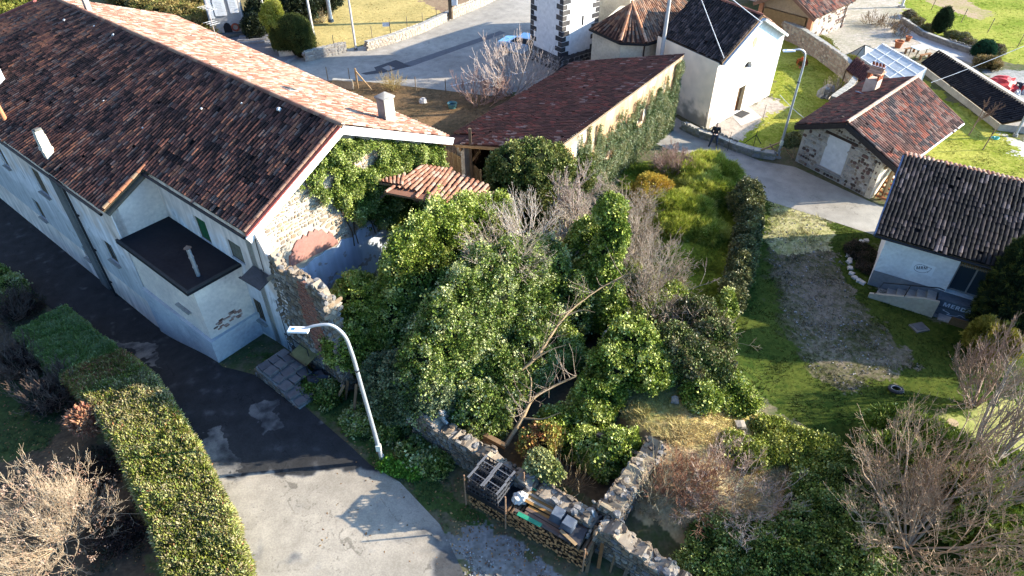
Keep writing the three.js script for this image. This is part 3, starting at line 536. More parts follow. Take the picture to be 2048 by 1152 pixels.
  windowIn(farm, 0.9, 1.3, faceStreet(-42.75, 0.1, -8.7), { shut: mOldTimber, slats: 5 });
  windowIn(farm, 0.6, 0.8, faceStreet(-37.6, -0.4, -8.7), { bars: 2 });
  mesh('pilaster', box(0.85, 7.6, 0.12, -36.7 + 31, -2.4, -8.64 + 15), M([0.17, 0.165, 0.155], { map: tBlot }), farm);
  const dp = mesh('downpipe', pipe([F(-35.5, -2, -8.58), F(-35.5, 5.3, -8.58), F(-35.5, 5.6, -8.45)], 0.06), M([0.03, 0.027, 0.027], { rough: 0.5 }), farm);
  for (const h of [-1, 1.2, 3.4]) mesh('bracket', box(0.2, 0.05, 0.1, -35.5 + 31, h, -8.63 + 15), mBlackIron, dp);
  // a little canopy, cables down the corner
  mesh('canopy', join([beam(F(-22.9, 4.7, -11.1), F(-21.9, 4.75, -10.55), 0.06, 0.03), beam(F(-23.6, 4.35, -10.4), F(-22.4, 4.45, -10.4), 0.1, 0.05), box(1.35, 0.05, 0.75, -22.75 + 31, 4.52, -10.72 + 15, 0, 0.35)]), M([0.09, 0.085, 0.09], { map: tWood, rough: 0.7 }), farm);
  mesh('cable', pipe([F(-22.55, 6.5, -11.05), F(-22.6, 4.8, -11.05)], 0.018), mBlackIron, farm); mesh('cable', pipe([F(-22.3, 3.3, -11.05), F(-22.25, 1.2, -11.05), F(-22.2, 0.5, -11.05)], 0.018), mBlackIron, farm);
  const rb = rng(5);
  for (let i = 0; i < 26; i++) { const b = mesh('brick', box(0.06, 0.06, 0.2, -24.73 + 31, lerp(1.35, 2.0, Math.floor(rb() * 8) / 8), lerp(-10.4, -9.1, rb()) + 15), pieceMat(pal([[0.42, 0.24, 0.18], [0.48, 0.32, 0.25], [0.36, 0.2, 0.15]])[i % 3]), farm); b.rotation.x = 0; }
  // gable wall, rubble above, limewashed plaster below
  const gw = mesh('gable_wall', slab([[11.1, -0.8], [11.1, 6.5], [16.3, 9.15], [22.3, 6.25], [22.3, -0.8]], 0.45), M([0.43, 0.38, 0.31], { map: tBlot, bump: 0.04 }), farm);
  gw.applyMatrix4(faceGable(0, 0, -0.45));
  const lime = (s) => 3.55 + 0.25 * nz(s * 1.1, 3.3) + 0.18 * nz(s * 4, 7);
  const pts = [[11.5, 0]]; for (let s = 11.5; s <= 18.8; s += 0.2) pts.push([s, lime(s)]); pts.push([18.8, 0]);
  const tLime = dataTex(512, 256, (u, v) => { const x = u * 9, y = v * 4.5, st = fbm(x * 3.2, y * 0.5, 4, 4), n = fbm(x * 0.8, y * 0.9, 7, 5), f = fbm(x * 5, y * 5, 2, 3), scar = sm(0.2, 0.26, n + f * 0.35) * 0.75, k = 0.95 + 0.4 * st + 0.25 * n; return [0, 1, 2].map((i) => sr(cl(lerp([0.44, 0.49, 0.57][i], [0.25, 0.2, 0.16][i], scar) * k))); }, true, 1 / 9, 1 / 4.5);
  const lp = mesh('lime_plaster', slab(pts, 0.05), M([1, 1, 1], { map: tLime, bump: 0.02 }), farm); lp.applyMatrix4(faceGable(0, 0, 0.0));
  const ap = []; for (let k = 0; k <= 24; k++) { const a = Math.PI * k / 24; ap.push([13.9 - Math.cos(a) * 1.3 * (1 + 0.22 * nz(k * 1.3, 1.2)), 3.75 + Math.sin(a) * 1.3 * (1 + 0.25 * nz(k * 1.1, 4.3)) + 0.12 * Math.cos(a)]); }
  const pk = mesh('pink_plaster', slab(ap, 0.06), M([0.34, 0.18, 0.15], { map: tBlot, bump: 0.02 }), farm); pk.applyMatrix4(faceGable(0, 0, 0.004));
  const inPink = (s, h) => ((s - 13.9) / 1.45) ** 2 + ((h - 3.8) / 1.45) ** 2 < 1 && h > 3.7;
  farm.updateMatrixWorld();
  stoneFace(farm, (s, h) => faceGable(s, h), 11.2, 20, 3.7, 9, (s, h) => s > 11.25 && h < 6.45 + (s < 16.3 ? (s - 11.1) * 0.5 : 2.6 - (s - 16.3) * 0.48) - 0.35 && h > lime(s) && !inPink(s, h), cRubble, { seed: 21, wMin: 0.14, wMax: 0.62, hMin: 0.1, hMax: 0.3, proud: 0.035, max: 290, gap: 0.06, spin: 0.35 });
  // roof: one slope to the street in two steps, the sunlit slope behind
  const rf = new THREE.Group(); rf.name = 'roof'; farm.add(rf); rf.updateMatrixWorld();
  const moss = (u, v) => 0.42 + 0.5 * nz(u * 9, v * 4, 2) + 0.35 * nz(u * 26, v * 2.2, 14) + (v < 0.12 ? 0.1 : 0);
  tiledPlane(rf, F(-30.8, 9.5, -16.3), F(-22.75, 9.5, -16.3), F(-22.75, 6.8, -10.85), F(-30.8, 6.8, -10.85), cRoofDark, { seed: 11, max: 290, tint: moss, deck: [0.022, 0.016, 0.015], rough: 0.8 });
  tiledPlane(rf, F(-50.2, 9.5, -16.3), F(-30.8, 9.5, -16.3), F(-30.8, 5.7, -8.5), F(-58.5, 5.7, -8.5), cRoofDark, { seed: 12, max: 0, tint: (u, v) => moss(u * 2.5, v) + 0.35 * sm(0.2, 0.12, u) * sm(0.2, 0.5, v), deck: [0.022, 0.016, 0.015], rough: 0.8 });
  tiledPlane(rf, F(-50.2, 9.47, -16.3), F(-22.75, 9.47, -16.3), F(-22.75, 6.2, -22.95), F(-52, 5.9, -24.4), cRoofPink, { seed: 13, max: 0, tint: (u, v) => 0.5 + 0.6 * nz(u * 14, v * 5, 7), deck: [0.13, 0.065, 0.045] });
  ridgeTiles(rf, F(-50.2, 9.54, -16.3), F(-22.75, 9.54, -16.3), cRidge, 4, 0.4, 1.5);
  ridgeTiles(rf, F(-22.8, 6.85, -10.85), F(-22.8, 9.52, -16.2), cRidge, 5, 0.38, 1.0);
  ridgeTiles(rf, F(-30.85, 5.8, -8.6), F(-30.85, 6.9, -10.9), pal([[0.36, 0.15, 0.08], [0.3, 0.2, 0.12]]), 6, 0.36, 1.2);
  mesh('bargeboard', beam(F(-22.62, 6.52, -10.8), F(-22.62, 9.3, -16.3), 0.07, 0.36), mWhite, rf);
  mesh('bargeboard', beam(F(-22.62, 9.3, -16.3), F(-22.62, 5.98, -23.05), 0.07, 0.36), mWhite, rf);
  mesh('barge_flashing', beam(F(-22.6, 6.82, -10.75), F(-22.6, 9.5, -16.2), 0.14, 0.05), M([0.3, 0.07, 0.05], { rough: 0.5 }), rf);
  mesh('barge_flashing', beam(F(-51.0, 9.3, -15.6), F(-58.3, 5.75, -8.5), 0.4, 0.12), M([0.2, 0.07, 0.06]), rf);
  mesh('gutter', pipe([F(-31, 6.66, -10.72), F(-22.7, 6.66, -10.72)], 0.07), mBlackIron, rf);
  mesh('gutter', pipe([F(-58, 5.6, -8.38), F(-30.8, 5.6, -8.38)], 0.075), mBlackIron, rf);
  mesh('soffit', beam(F(-30.72, 5.52, -8.6), F(-30.72, 6.72, -11.0), 0.3, 0.1), mOldTimber, rf);
  // chimneys, skylight, aerial, stones left on the tiles
  const c1 = mesh('chimney', join([box(0.42, 1.6, 0.42, 0, -0.3, 0), box(0.5, 0.14, 0.5, 0, 0.5, 0), box(0.36, 0.25, 0.36, 0, 1.3, 0)]), M([0.62, 0.58, 0.48], { map: tBlot }), rf); c1.position.set(...F(-37.2, 5.9, -9.1)); c1.rotation.z = 0.03;
  mesh('chimney_cap', box(0.5, 0.1, 0.3, 0.05, 1.55, 0, 0, 0, 0.25), mConcreteDark, c1);
  const c2 = mesh('chimney', join([box(0.56, 1.55, 0.62, 0, -0.25, 0), box(0.66, 0.1, 0.72, 0, 0.1, 0)]), M([0.42, 0.39, 0.33], { map: tBlot }), rf); c2.position.set(...F(-24.7, 7.35, -20.6));
  mesh('chimney_cap', join([box(0.68, 0.1, 0.74, 0, 1.3, 0), new THREE.ConeGeometry(0.5, 0.22, 4, 1).rotateY(Math.PI / 4).translate(0, 1.51, 0)]), M([0.3, 0.28, 0.25], { map: tBlot }), c2);
  const c3 = mesh('chimney', join([box(0.3, 1.3, 0.3, 0, -0.2, 0), cyl(0.1, 0.09, 0.5, 0, 1.1, 0)]), M([0.3, 0.27, 0.24]), rf); c3.position.set(...F(-46.4, 9.3, -16.8));
  const c4 = mesh('chimney', join([box(0.75, 1.5, 0.75, 0, 0.1, 0), box(0.85, 0.12, 0.85, 0, 1.5, 0)]), mWhite, rf); c4.position.set(...F(-46.6, 6.6, -10.6));
  mesh('chimney_base', box(0.84, 0.5, 0.84, 0, -0.35, 0), M([0.03, 0.035, 0.07]), c4);
  const c5 = mesh('terracotta_pipe', cyl(0.13, 0.12, 1.2, 0, -0.1, 0), M([0.5, 0.2, 0.1]), rf); c5.position.set(...F(-42.9, 6.0, -9.3)); c5.rotation.z = 0.08;
  const sl = Math.atan(0.484);
  const sk = mesh('skylight', box(0.75, 0.1, 0.55, 0, 0, 0), M([0.45, 0.45, 0.44]), rf); sk.position.set(...F(-29.2, 8.56, -18.3)); sk.rotation.x = -sl;
  mesh('pane', box(0.62, 0.03, 0.44, 0, 0.1, 0), mGlass, sk);
  const an = new THREE.Group(); an.name = 'aerial'; an.position.set(...F(-41.7, 6.85, -21.8)); rf.add(an);
  mesh('mast', pipe([[0, -0.1, 0], [0, 3.4, 0]], 0.025), M([0.5, 0.42, 0.38], { rough: 0.5, metal: 0.5, bump: 0 }), an);
  for (const [h, n, L] of [[3.1, 6, 1.3], [2.3, 5, 1.1], [1.4, 3, 0.7]]) { const b = mesh('aerial_boom', pipe([[-L / 2, h, 0], [L / 2, h + 0.1, 0.1]], 0.018, 0.018, 5), mSteel, an); for (let i = 0; i < n; i++) mesh('element', pipe([[lerp(-L / 2, L / 2, i / (n - 1)), h + 0.03, -0.4 + i * 0.03], [lerp(-L / 2, L / 2, i / (n - 1)), h + 0.06, 0.4 - i * 0.03]], 0.012, 0.012, 4), mSteel, b); }
  [[-46.5, -15.3, 0.2], [-43.5, -15.7, 0.13], [-41.3, -15.7, 0.17], [-30.6, -14.3, 0.14], [-28.6, -15.3, 0.1], [-26.3, -15.75, 0.22], [-33, -12.3, 0.1], [-37.2, -12.5, 0.09]].forEach(([a, o, s], i) => { const m = mesh('loose_stone', stoneGeos[i % 7], pieceMat(pal([[0.6, 0.58, 0.54]])[0]), rf); m.position.set(...F(a, 9.5 - 0.49 * (o + 16.3) + 0.13, o)); m.scale.set(s * 0.9, s * 0.6, s * 0.6); m.rotation.set(0.5, i, 0); });
}

// ---------- ivy over a flat face ----------
function ivyFace(parent, at, s0, s1, h0, h1, dens, { n = 4000, thick = 0.3, size = 1, cols = cIvySun, seed = 1, geos = gIvy, mat = mLeafG, name = 'foliage', freq = 1.2 } = {}) {
  const r = rng(seed), L = geos.map(() => [[], []]), e = new THREE.Euler();
  for (let i = 0; i < n; i++) {
    const s = lerp(s0, s1, r()), h = lerp(h0, h1, r()), a = r(), b = r(), c = r(), d = r(), f = r(), k = r();
    const l = nz(s * freq, h * freq, seed), D = dens(s, h, l); if (a > D) continue;
    const out = thick * (0.2 + 0.8 * Math.max(0, 0.5 + l * 1.2)) * (1 - 0.5 * b * b);
    const g = Math.floor(f * geos.length), S = size * lerp(0.6, 1.25, c);
    e.set(1.1 + (d - 0.5) * 1.6, (k - 0.5) * 1.8, b * 6.28, 'XYZ');
    L[g][0].push(at(s, h).clone().multiply(new THREE.Matrix4().compose(V(0, 0, out), new THREE.Quaternion().setFromEuler(e), V(S, S, S))));
    L[g][1].push(pick(cols, r, 0.5 + 0.7 * l));
  }
  geos.forEach((g, i) => L[i][0].length && stuff(name, g, mat, L[i][0], L[i][1], parent));
}
{ // ivy under the farmhouse gable
  const iv = thing('ivy', 'thick sunlit ivy covering the upper gable wall of the farmhouse', 'ivy', AO(-22.9, -17, 0).toArray());
  const inv = new THREE.Matrix4().copy(iv.matrixWorld).invert(), face = (s, h) => inv.clone().multiply(farm.matrixWorld).multiply(faceGable(s, h));
  const roof = (s) => 6.45 + (s < 16.3 ? (s - 11.1) * 0.5 : 2.6 - (s - 16.3) * 0.48) - 0.25;
  const dens = (s, h, l) => { if (h > roof(s)) return 0; const lowE = s < 15 ? 8.1 - (s - 13.4) * 1.1 : s < 17 ? 6.2 - (s - 15) * 1.1 : s < 18.2 ? 3.9 : 2.5; const hole = ((s - 17.6) / 0.8) ** 2 + ((h - 7.2) / 0.5) ** 2; const hole2 = ((s - 15.3) / 0.4) ** 2 + ((h - 7.1) / 0.45) ** 2; return sm(-0.35, 0.25, h - lowE + l * 0.9) * sm(0.7, 1.3, hole + l) * sm(0.7, 1.3, hole2 + l) * sm(13.6, 14.8, s + l); };
  ivyFace(iv, face, 13.2, 22.6, 2.2, 9.2, dens, { n: 29000, thick: 0.5, size: 1.0, seed: 8, freq: 1.6, cols: pal([[0.04, 0.065, 0.01], [0.08, 0.115, 0.016], [0.135, 0.18, 0.024], [0.2, 0.245, 0.04], [0.28, 0.31, 0.07], [0.38, 0.4, 0.14]]) });
  const T = new Tubes(), r = rng(4); for (let i = 0; i < 16; i++) { const s = lerp(15, 22, r()); const pts = []; for (let k = 0; k < 6; k++) pts.push(V(s + (r() - 0.5) * 0.8, 3 + k * 0.8, 0.05).applyMatrix4(face(0, 0))); T.add(pts, 0.04, 0.015, 4); }
  mesh('stem', T.geo(), mBark, iv);
}

// ---------- the barn with the long single slope ----------
const cBarn = pal([[0.055, 0.028, 0.024], [0.08, 0.036, 0.029], [0.1, 0.044, 0.034], [0.075, 0.035, 0.032], [0.13, 0.042, 0.034], [0.17, 0.12, 0.11]]);
const BD = [0.594, -0.804], BN = [-0.804, -0.594];       // along the ridge (away), down the slope
const BP = (l, d, h = 0) => [BD[0] * l + BN[0] * d, h, BD[1] * l + BN[1] * d];
// l: 27.7 .. 43.1 along, d: 17.5 (high wall) .. 26.1 (low eave)
{
  const b = thing('barn', 'long barn with a dark red single-slope tiled roof and an ochre ivy-grown wall', 'barn', BP(35, 21.5));
  const L = (l, d, h) => { const p = BP(l, d, h); return [p[0] - b.position.x, h, p[2] - b.position.z]; };
  const X = [BD[0], 0, BD[1]], N = [-BN[0], 0, -BN[1]];
  const tOchre = dataTex(512, 256, (u, v) => { const x = u * 16, y = v * 6, st = fbm(x * 2.5, y * 0.3, 3, 4), n = fbm(x * 0.6, y * 0.8, 8, 4); const k = 0.9 + 0.5 * st + 0.3 * n, p = sm(0.05, 0.25, n + st * 0.5); return [0, 1, 2].map((i) => sr(cl(lerp([0.44, 0.28, 0.16][i], [0.48, 0.41, 0.31][i], p) * k))); }, true, 1 / 16, 1 / 6);
  const w = mesh('wall', slab([[0, -0.5], [15.2, -0.5], [15.2, 5.3], [0, 5.0]], 0.4, [rectHole(9.6, 2.7, 10.2, 3.5), rectHole(5.6, 2.0, 6.0, 2.5)]), M([1, 1, 1], { map: tOchre, bump: 0.02 }), b);
  w.applyMatrix4(basis(X, N, L(27.9, 18.0, 0)));
  for (const [s, h, ww, hh] of [[9.9, 2.7, 0.6, 0.8], [5.8, 2.0, 0.4, 0.5]]) { const f = mesh('window', box(ww, hh, 0.05), mDark, b); f.applyMatrix4(basis(X, N, L(27.9 + s, 17.85, h))); mesh('sill', box(ww + 0.15, 0.06, 0.2, 0, -0.06, 0.1), mConcrete, f); }
  const e = mesh('end_wall', slab([[17.6, -0.5], [26, -0.5], [26, 2.85], [17.6, 5.2]], 0.4), M([0.5, 0.43, 0.32], { map: tBlot }), b);
  e.applyMatrix4(basis([BN[0], 0, BN[1]], X, [L(42.6, 0, 0)[0] - 0, 0, L(42.6, 0, 0)[2]]));
  const bk = mesh('back_wall', slab([[0, -0.5], [13.5, -0.5], [13.5, 2.8], [0, 2.8]], 0.3), M([0.2, 0.13, 0.08], { map: tWood }), b); bk.applyMatrix4(basis(X, N, L(29.3, 25.6, 0)));
  mesh('wall_cap', beam(L(27.8, 17.75, 5.12), L(43.1, 17.75, 5.42), 0.42, 0.12), mConcrete, b);
  const rf = new THREE.Group(); rf.name = 'roof'; b.add(rf); rf.updateMatrixWorld();
  const tint = (u, v) => 0.34 + 0.4 * nz(u * 8, v * 5, 3) + 0.3 * sm(0.15, 0.05, u) ;
  tiledPlane(rf, L(27.65, 17.55, 5.2), L(43.2, 17.55, 5.5), L(43.2, 26.1, 2.95), L(27.65, 26.1, 2.85), cBarn, { seed: 5, tint, deck: [0.045, 0.02, 0.018], max: 200, skip: (u, v) => u < 0.095 && v < 0.2 });
  const lf = tiledPlane;
  for (const [l, d] of [[27.9, 24.1], [29.4, 25.7], [27.9, 20.6]]) { const p = mesh('pillar', box(0.42, 2.9 + (26 - d) * 0.26, 0.42), mConcrete, b); p.position.set(...L(l, d, 0)); p.rotation.y = 0.63; mesh('brace', beam([0.2, 2.0, 0.1], [0.75, 2.95, 0.5], 0.12), mPaleTimber, p); }
  for (const d of [18.2, 21.2, 24.2, 26]) mesh('rafter', beam(L(27.5, d, 5.05 - (d - 17.55) * 0.27 - 0.12), L(36, d, 5.15 - (d - 17.55) * 0.27 - 0.12), 0.16), mPaleTimber, b);
  mesh('fascia', beam(L(27.6, 17.6, 5.0), L(27.6, 24.6, 3.2), 0.06, 0.16), mPaleTimber, b);
  // the ivy on its tall wall
  const iv = thing('ivy', 'grey-green ivy hanging in strands over the ochre wall of the barn', 'ivy', BP(35, 17.4));
  const at = (s, h) => basis(X, N, [BP(27.9 + s, 17.55)[0] - iv.position.x, h, BP(27.9 + s, 17.55)[2] - iv.position.z]);
  const cG = pal([[0.08, 0.11, 0.035], [0.14, 0.18, 0.065], [0.21, 0.25, 0.11], [0.29, 0.31, 0.18], [0.28, 0.26, 0.11]]);
  ivyFace(iv, at, 0, 15.3, 0, 5.2, (s, h, l) => { const st = nz(s * 1.6, 2.2) * 1.9 + nz(s * 4.1, h * 0.25, 4) * 1.3; const top = (s > 14.2 ? 5.4 : 2.9 + st * 1.1 + sm(0, 3, s) * 0.9) + l * 0.5; return 0.95 * sm(0.35, -0.5, h - top) * (0.55 + 0.45 * sm(-0.3, 0.1, nz(s * 3.3, h * 0.4, 8))) * sm(0.55, 0.8, Math.hypot(s - 9.9, h - 3.1)) * sm(0.3, 0.5, Math.hypot(s - 5.8, h - 2.25)); }, { n: 36000, thick: 0.16, size: 0.75, cols: cG, seed: 14 });
  const T = new Tubes(), r = rng(9); for (let i = 0; i < 60; i++) { const s = r() * 15.2, hh = lerp(2.5, 4.9, r()), pts = []; for (let k = 0; k < 5; k++) pts.push(V((r() - 0.5) * 0.25, hh * k / 4, 0.04).applyMatrix4(at(s, 0))); T.add(pts, 0.02, 0.008, 3); }
  mesh('stem', T.geo(), M([0.3, 0.23, 0.16], { bump: 0 }), iv);
}

// ---------- the chapel ----------
const cBlack = pal([[0.02, 0.018, 0.018], [0.03, 0.024, 0.023], [0.042, 0.032, 0.03], [0.06, 0.045, 0.042], [0.09, 0.065, 0.058]]);
const cRust = pal([[0.12, 0.06, 0.04], [0.2, 0.1, 0.06], [0.3, 0.15, 0.085], [0.17, 0.12, 0.09], [0.36, 0.21, 0.13]]);
const mCream = M([0.62, 0.55, 0.43], { map: tBlot, bump: 0.01 }), mChalk = M([0.8, 0.78, 0.73], { map: tGrain, bump: 0.008 });
{
  const c = thing('chapel', 'white gabled chapel with a black tiled roof, half-moon window and brown door', 'chapel', [14.35, 0, -45.44]);
  const P0 = V(0, 0, 0), fx = V(5.56, 0, -5.25), dp = V(-3.3, 0, -5.2);                   // facade and depth
  const fl = fx.length(), X = fx.clone().normalize(), N = V(-X.z, 0, X.x);
  const arc = []; for (let k = 0; k <= 12; k++) { const a = Math.PI * k / 12; arc.push([3.62 + Math.cos(a) * 0.62, 3.35 + Math.sin(a) * 0.62]); } arc.reverse();
  const oval = []; for (let k = 0; k < 16; k++) { const a = -Math.PI * 2 * k / 16; oval.push([3.85 + Math.cos(a) * 0.26, 5.3 + Math.sin(a) * 0.36]); }
  const f = mesh('facade', slab([[0, -0.4], [fl, -0.4], [fl, 4.95], [fl / 2 + 0.1, 6.95], [0, 4.95]], 0.4, [rectHole(3.05, 0.05, 4.05, 2.1), arc]), mChalk, c);
  const fm = basis(X.toArray(), N.toArray(), [-N.x * 0.4, 0, -N.z * 0.4]); f.applyMatrix4(fm);
  const face = (s, h, o = 0) => basis(X.toArray(), N.toArray(), [X.x * s + N.x * o, h, X.z * s + N.z * o]);
  const mk = (n, g, m, p, M4) => { const k = mesh(n, g, m, p); k.applyMatrix4(M4); return k; };
  const d = mk('door', box(0.96, 2.0, 0.06, 0, 0.05, -0.3), M([0.2, 0.085, 0.035], { map: tWood, rough: 0.6 }), c, face(3.55, 0)); mesh('door_panel', box(0.36, 0.75, 0.03, -0.23, 1.1, -0.26), mTimber, d); mesh('door_panel', box(0.36, 0.75, 0.03, 0.23, 1.1, -0.26), mTimber, d); mesh('door_frame', join([box(0.07, 2.05, 0.34, -0.5, 0, -0.18), box(0.07, 2.05, 0.34, 0.5, 0, -0.18)]), M([0.55, 0.46, 0.3]), d); mesh('handle', box(0.03, 0.14, 0.06, 0.38, 0.98, -0.25), mSteel, d);
  const lw = mk('half_moon_window', slab(arc.map(([x, y]) => [x - 3.62, y - 3.35]), 0.04), M([0.1, 0.08, 0.06], { rough: 0.3 }), c, face(3.62, 3.35, -0.36)); mesh('window_frame', join([box(0.05, 0.6, 0.06, 0, 0, 0.03), box(1.2, 0.05, 0.06, 0, 0, 0.03)]), M([0.42, 0.25, 0.12]), lw);
  mk('oval_panel', slab(oval.map(([x, y]) => [x - 3.85, y - 5.3]).reverse(), 0.03), M([0.4, 0.29, 0.18]), c, face(3.85, 5.3, 0.004));
  // side wall towards the lane
  const Y = dp.clone().normalize(), sn = V(Y.z, 0, -Y.x);
  const tSide = dataTex(256, 256, (u, v) => { const y = v * 5.4, n = fbm(u * 6 * 1.2, y * 1.2, 3, 4), damp = sm(1.7, 0.2, y + n * 2); return [0, 1, 2].map((i) => sr(cl(lerp([0.82, 0.69, 0.54][i], [0.24, 0.23, 0.19][i], damp * 0.85) * (0.95 + 0.25 * n)))); }, true, 1 / 6, 1 / 5.4);  // wall tone warmed so that bounced light sits in the colour
  mk('side_wall', slab([[0, -0.4], [6.1, -0.4], [6.1, 4.9], [0, 4.9]], 0.4), M([1, 1, 1], { map: tSide }), c, basis(Y.clone().negate().toArray(), sn.clone().negate().toArray(), [Y.x * 6.1 + sn.x * 0.4, 0, Y.z * 6.1 + sn.z * 0.4]));
  mk('far_wall', slab([[0, -0.4], [6.1, -0.4], [6.1, 4.9], [0, 4.9]], 0.4), mChalk, c, basis(Y.toArray(), sn.toArray(), [fx.x - sn.x * 0.4, 0, fx.z - sn.z * 0.4]));
  for (const [s, h] of [[1.2, 3.0], [4.0, 2.4]]) { mk('wall_slot', box(0.08, 0.5, 0.05), mDark, c, basis(Y.clone().negate().toArray(), sn.clone().negate().toArray(), [Y.x * s - sn.x * 0.0, h, Y.z * s])); }
  const rf = new THREE.Group(); rf.name = 'roof'; c.add(rf); rf.updateMatrixWorld();
  const ap = X.clone().multiplyScalar(fl / 2 + 0.1), o1 = N.clone().multiplyScalar(0.12), side = X.clone().multiplyScalar(-0.3);
  const q = (b, t, y) => b.clone().add(t).setY(y).toArray();
  tiledPlane(rf, q(ap.clone().add(dp), V(), 7.1), q(ap, o1, 7.1), q(side, o1, 4.95), q(side.clone().add(dp), V(), 4.95), cBlack, { seed: 8, max: 120, deck: [0.02, 0.016, 0.016] });
  tiledPlane(rf, q(ap, o1, 7.08), q(ap.clone().add(dp), V(), 7.08), q(fx.clone().add(X.clone().multiplyScalar(0.3)).add(dp), V(), 4.95), q(fx.clone().add(X.clone().multiplyScalar(0.3)), o1, 4.95), cRust, { seed: 9, max: 0 });
  ridgeTiles(rf, q(ap.clone().add(dp), V(), 7.15), q(ap, V(), 7.15), pal([[0.3, 0.12, 0.08], [0.2, 0.09, 0.07]]), 3, 0.4, 1.3);
  mk('cornice', join([beam([-0.15, 4.78, 0.15], [fl / 2 + 0.1, 6.92, 0.15], 0.2, 0.1), beam([fl / 2 + 0.1, 6.92, 0.15], [fl + 0.3, 4.85, 0.15], 0.5, 0.16)]), M([0.55, 0.58, 0.58]), rf, face(0, 0, 0.02));
  mesh('gutter', pipe([q(side, o1, 4.86), q(side.clone().add(dp), V(), 4.86)], 0.07), mBlackIron, rf);
  // polygonal chapel end
  const pl = [[6.3, -53.6], [8.15, -50.85], [9.85, -50.6], [11.95, -52.0], [15.5, -57], [9.2, -59.5]].map(([x, z]) => [x - 14.35, z + 45.44]);
  mesh('apse_wall', prism(pl, -0.3, 4.2), mCream, c);
  const ev = [[6.02, -53.55], [8.05, -50.55], [9.95, -50.3], [12.15, -51.85]].map(([x, z]) => [x - 14.35, 4.35, z + 45.44]), tp = [9.0 - 14.35, 6.35, -52.9 + 45.44], tp2 = [12.6 - 14.35, 6.5, -56.4 + 45.44];
  const ar = new THREE.Group(); ar.name = 'apse_roof'; c.add(ar); ar.updateMatrixWorld();
  const near = (t, o, k = 0.02) => t.map((v, i) => lerp(v, o[i], k));
  tiledPlane(ar, near(tp, ev[0]), near(tp, ev[1]), ev[1], ev[0], cRust, { seed: 4, max: 60, tint: () => 0.3 });
  tiledPlane(ar, near(tp, ev[1]), near(tp, ev[2]), ev[2], ev[1], cRust, { seed: 6, max: 60, tint: () => 0.4 });
  tiledPlane(ar, tp, tp2, [15.6 - 14.35, 4.35, -54.8 + 45.44], ev[2], cRust, { seed: 7, max: 60, tint: () => 0.6 });
  for (const k of [1, 2]) ridgeTiles(ar, ev[k].map((v, i) => i === 1 ? v + 0.12 : v), tp.map((v, i) => i === 1 ? v + 0.12 : v), pal([[0.42, 0.2, 0.11], [0.5, 0.28, 0.18]]), 2, 0.36, 1.2);
  ridgeTiles(ar, tp.map((v, i) => i === 1 ? v + 0.1 : v), tp2.map((v, i) => i === 1 ? v + 0.1 : v), cRust, 5, 0.4, 1.2);
  mesh('apse_gutter', join([0, 1, 2].map((k) => beam(ev[k].map((v, i) => i === 1 ? v - 0.1 : v), ev[k + 1].map((v, i) => i === 1 ? v - 0.1 : v), 0.16, 0.14))), mBlackIron, ar);
  for (const [x, z] of [[9.87, -50.5], [11.7, -51.75]]) mesh('downpipe', cyl(0.06, 0.06, 4.2, x - 14.35, 0, z + 45.44, 8), M([0.06, 0.045, 0.035]), c);
  mesh('side_roof', slab([[0, 0], [1.2, 0], [1.2, 0.1], [0, 0.1]], 0.5), mBlackIron, c).position.set(-2.6, 4.5, -5.4);
}
{ // a roof of the parish buildings behind it
  const b = thing('parish_building', 'cream building behind the chapel with a rust tiled roof, at the top edge', 'house', [10.6, 0, -64]);
  mesh('wall', box(7, 5.2, 6), mCream, b); b.rotation.y = 0.72; b.updateMatrixWorld();
  tiledPlane(b, [-3.8, 7.1, 0], [3.8, 7.1, 0], [3.8, 5.1, 3.5], [-3.8, 5.1, 3.5], cRust, { seed: 3, max: 40 });
  tiledPlane(b, [3.8, 7.1, 0], [-3.8, 7.1, 0], [-3.8, 5.1, -3.5], [3.8, 5.1, -3.5], cRust, { seed: 4, max: 0 });
}
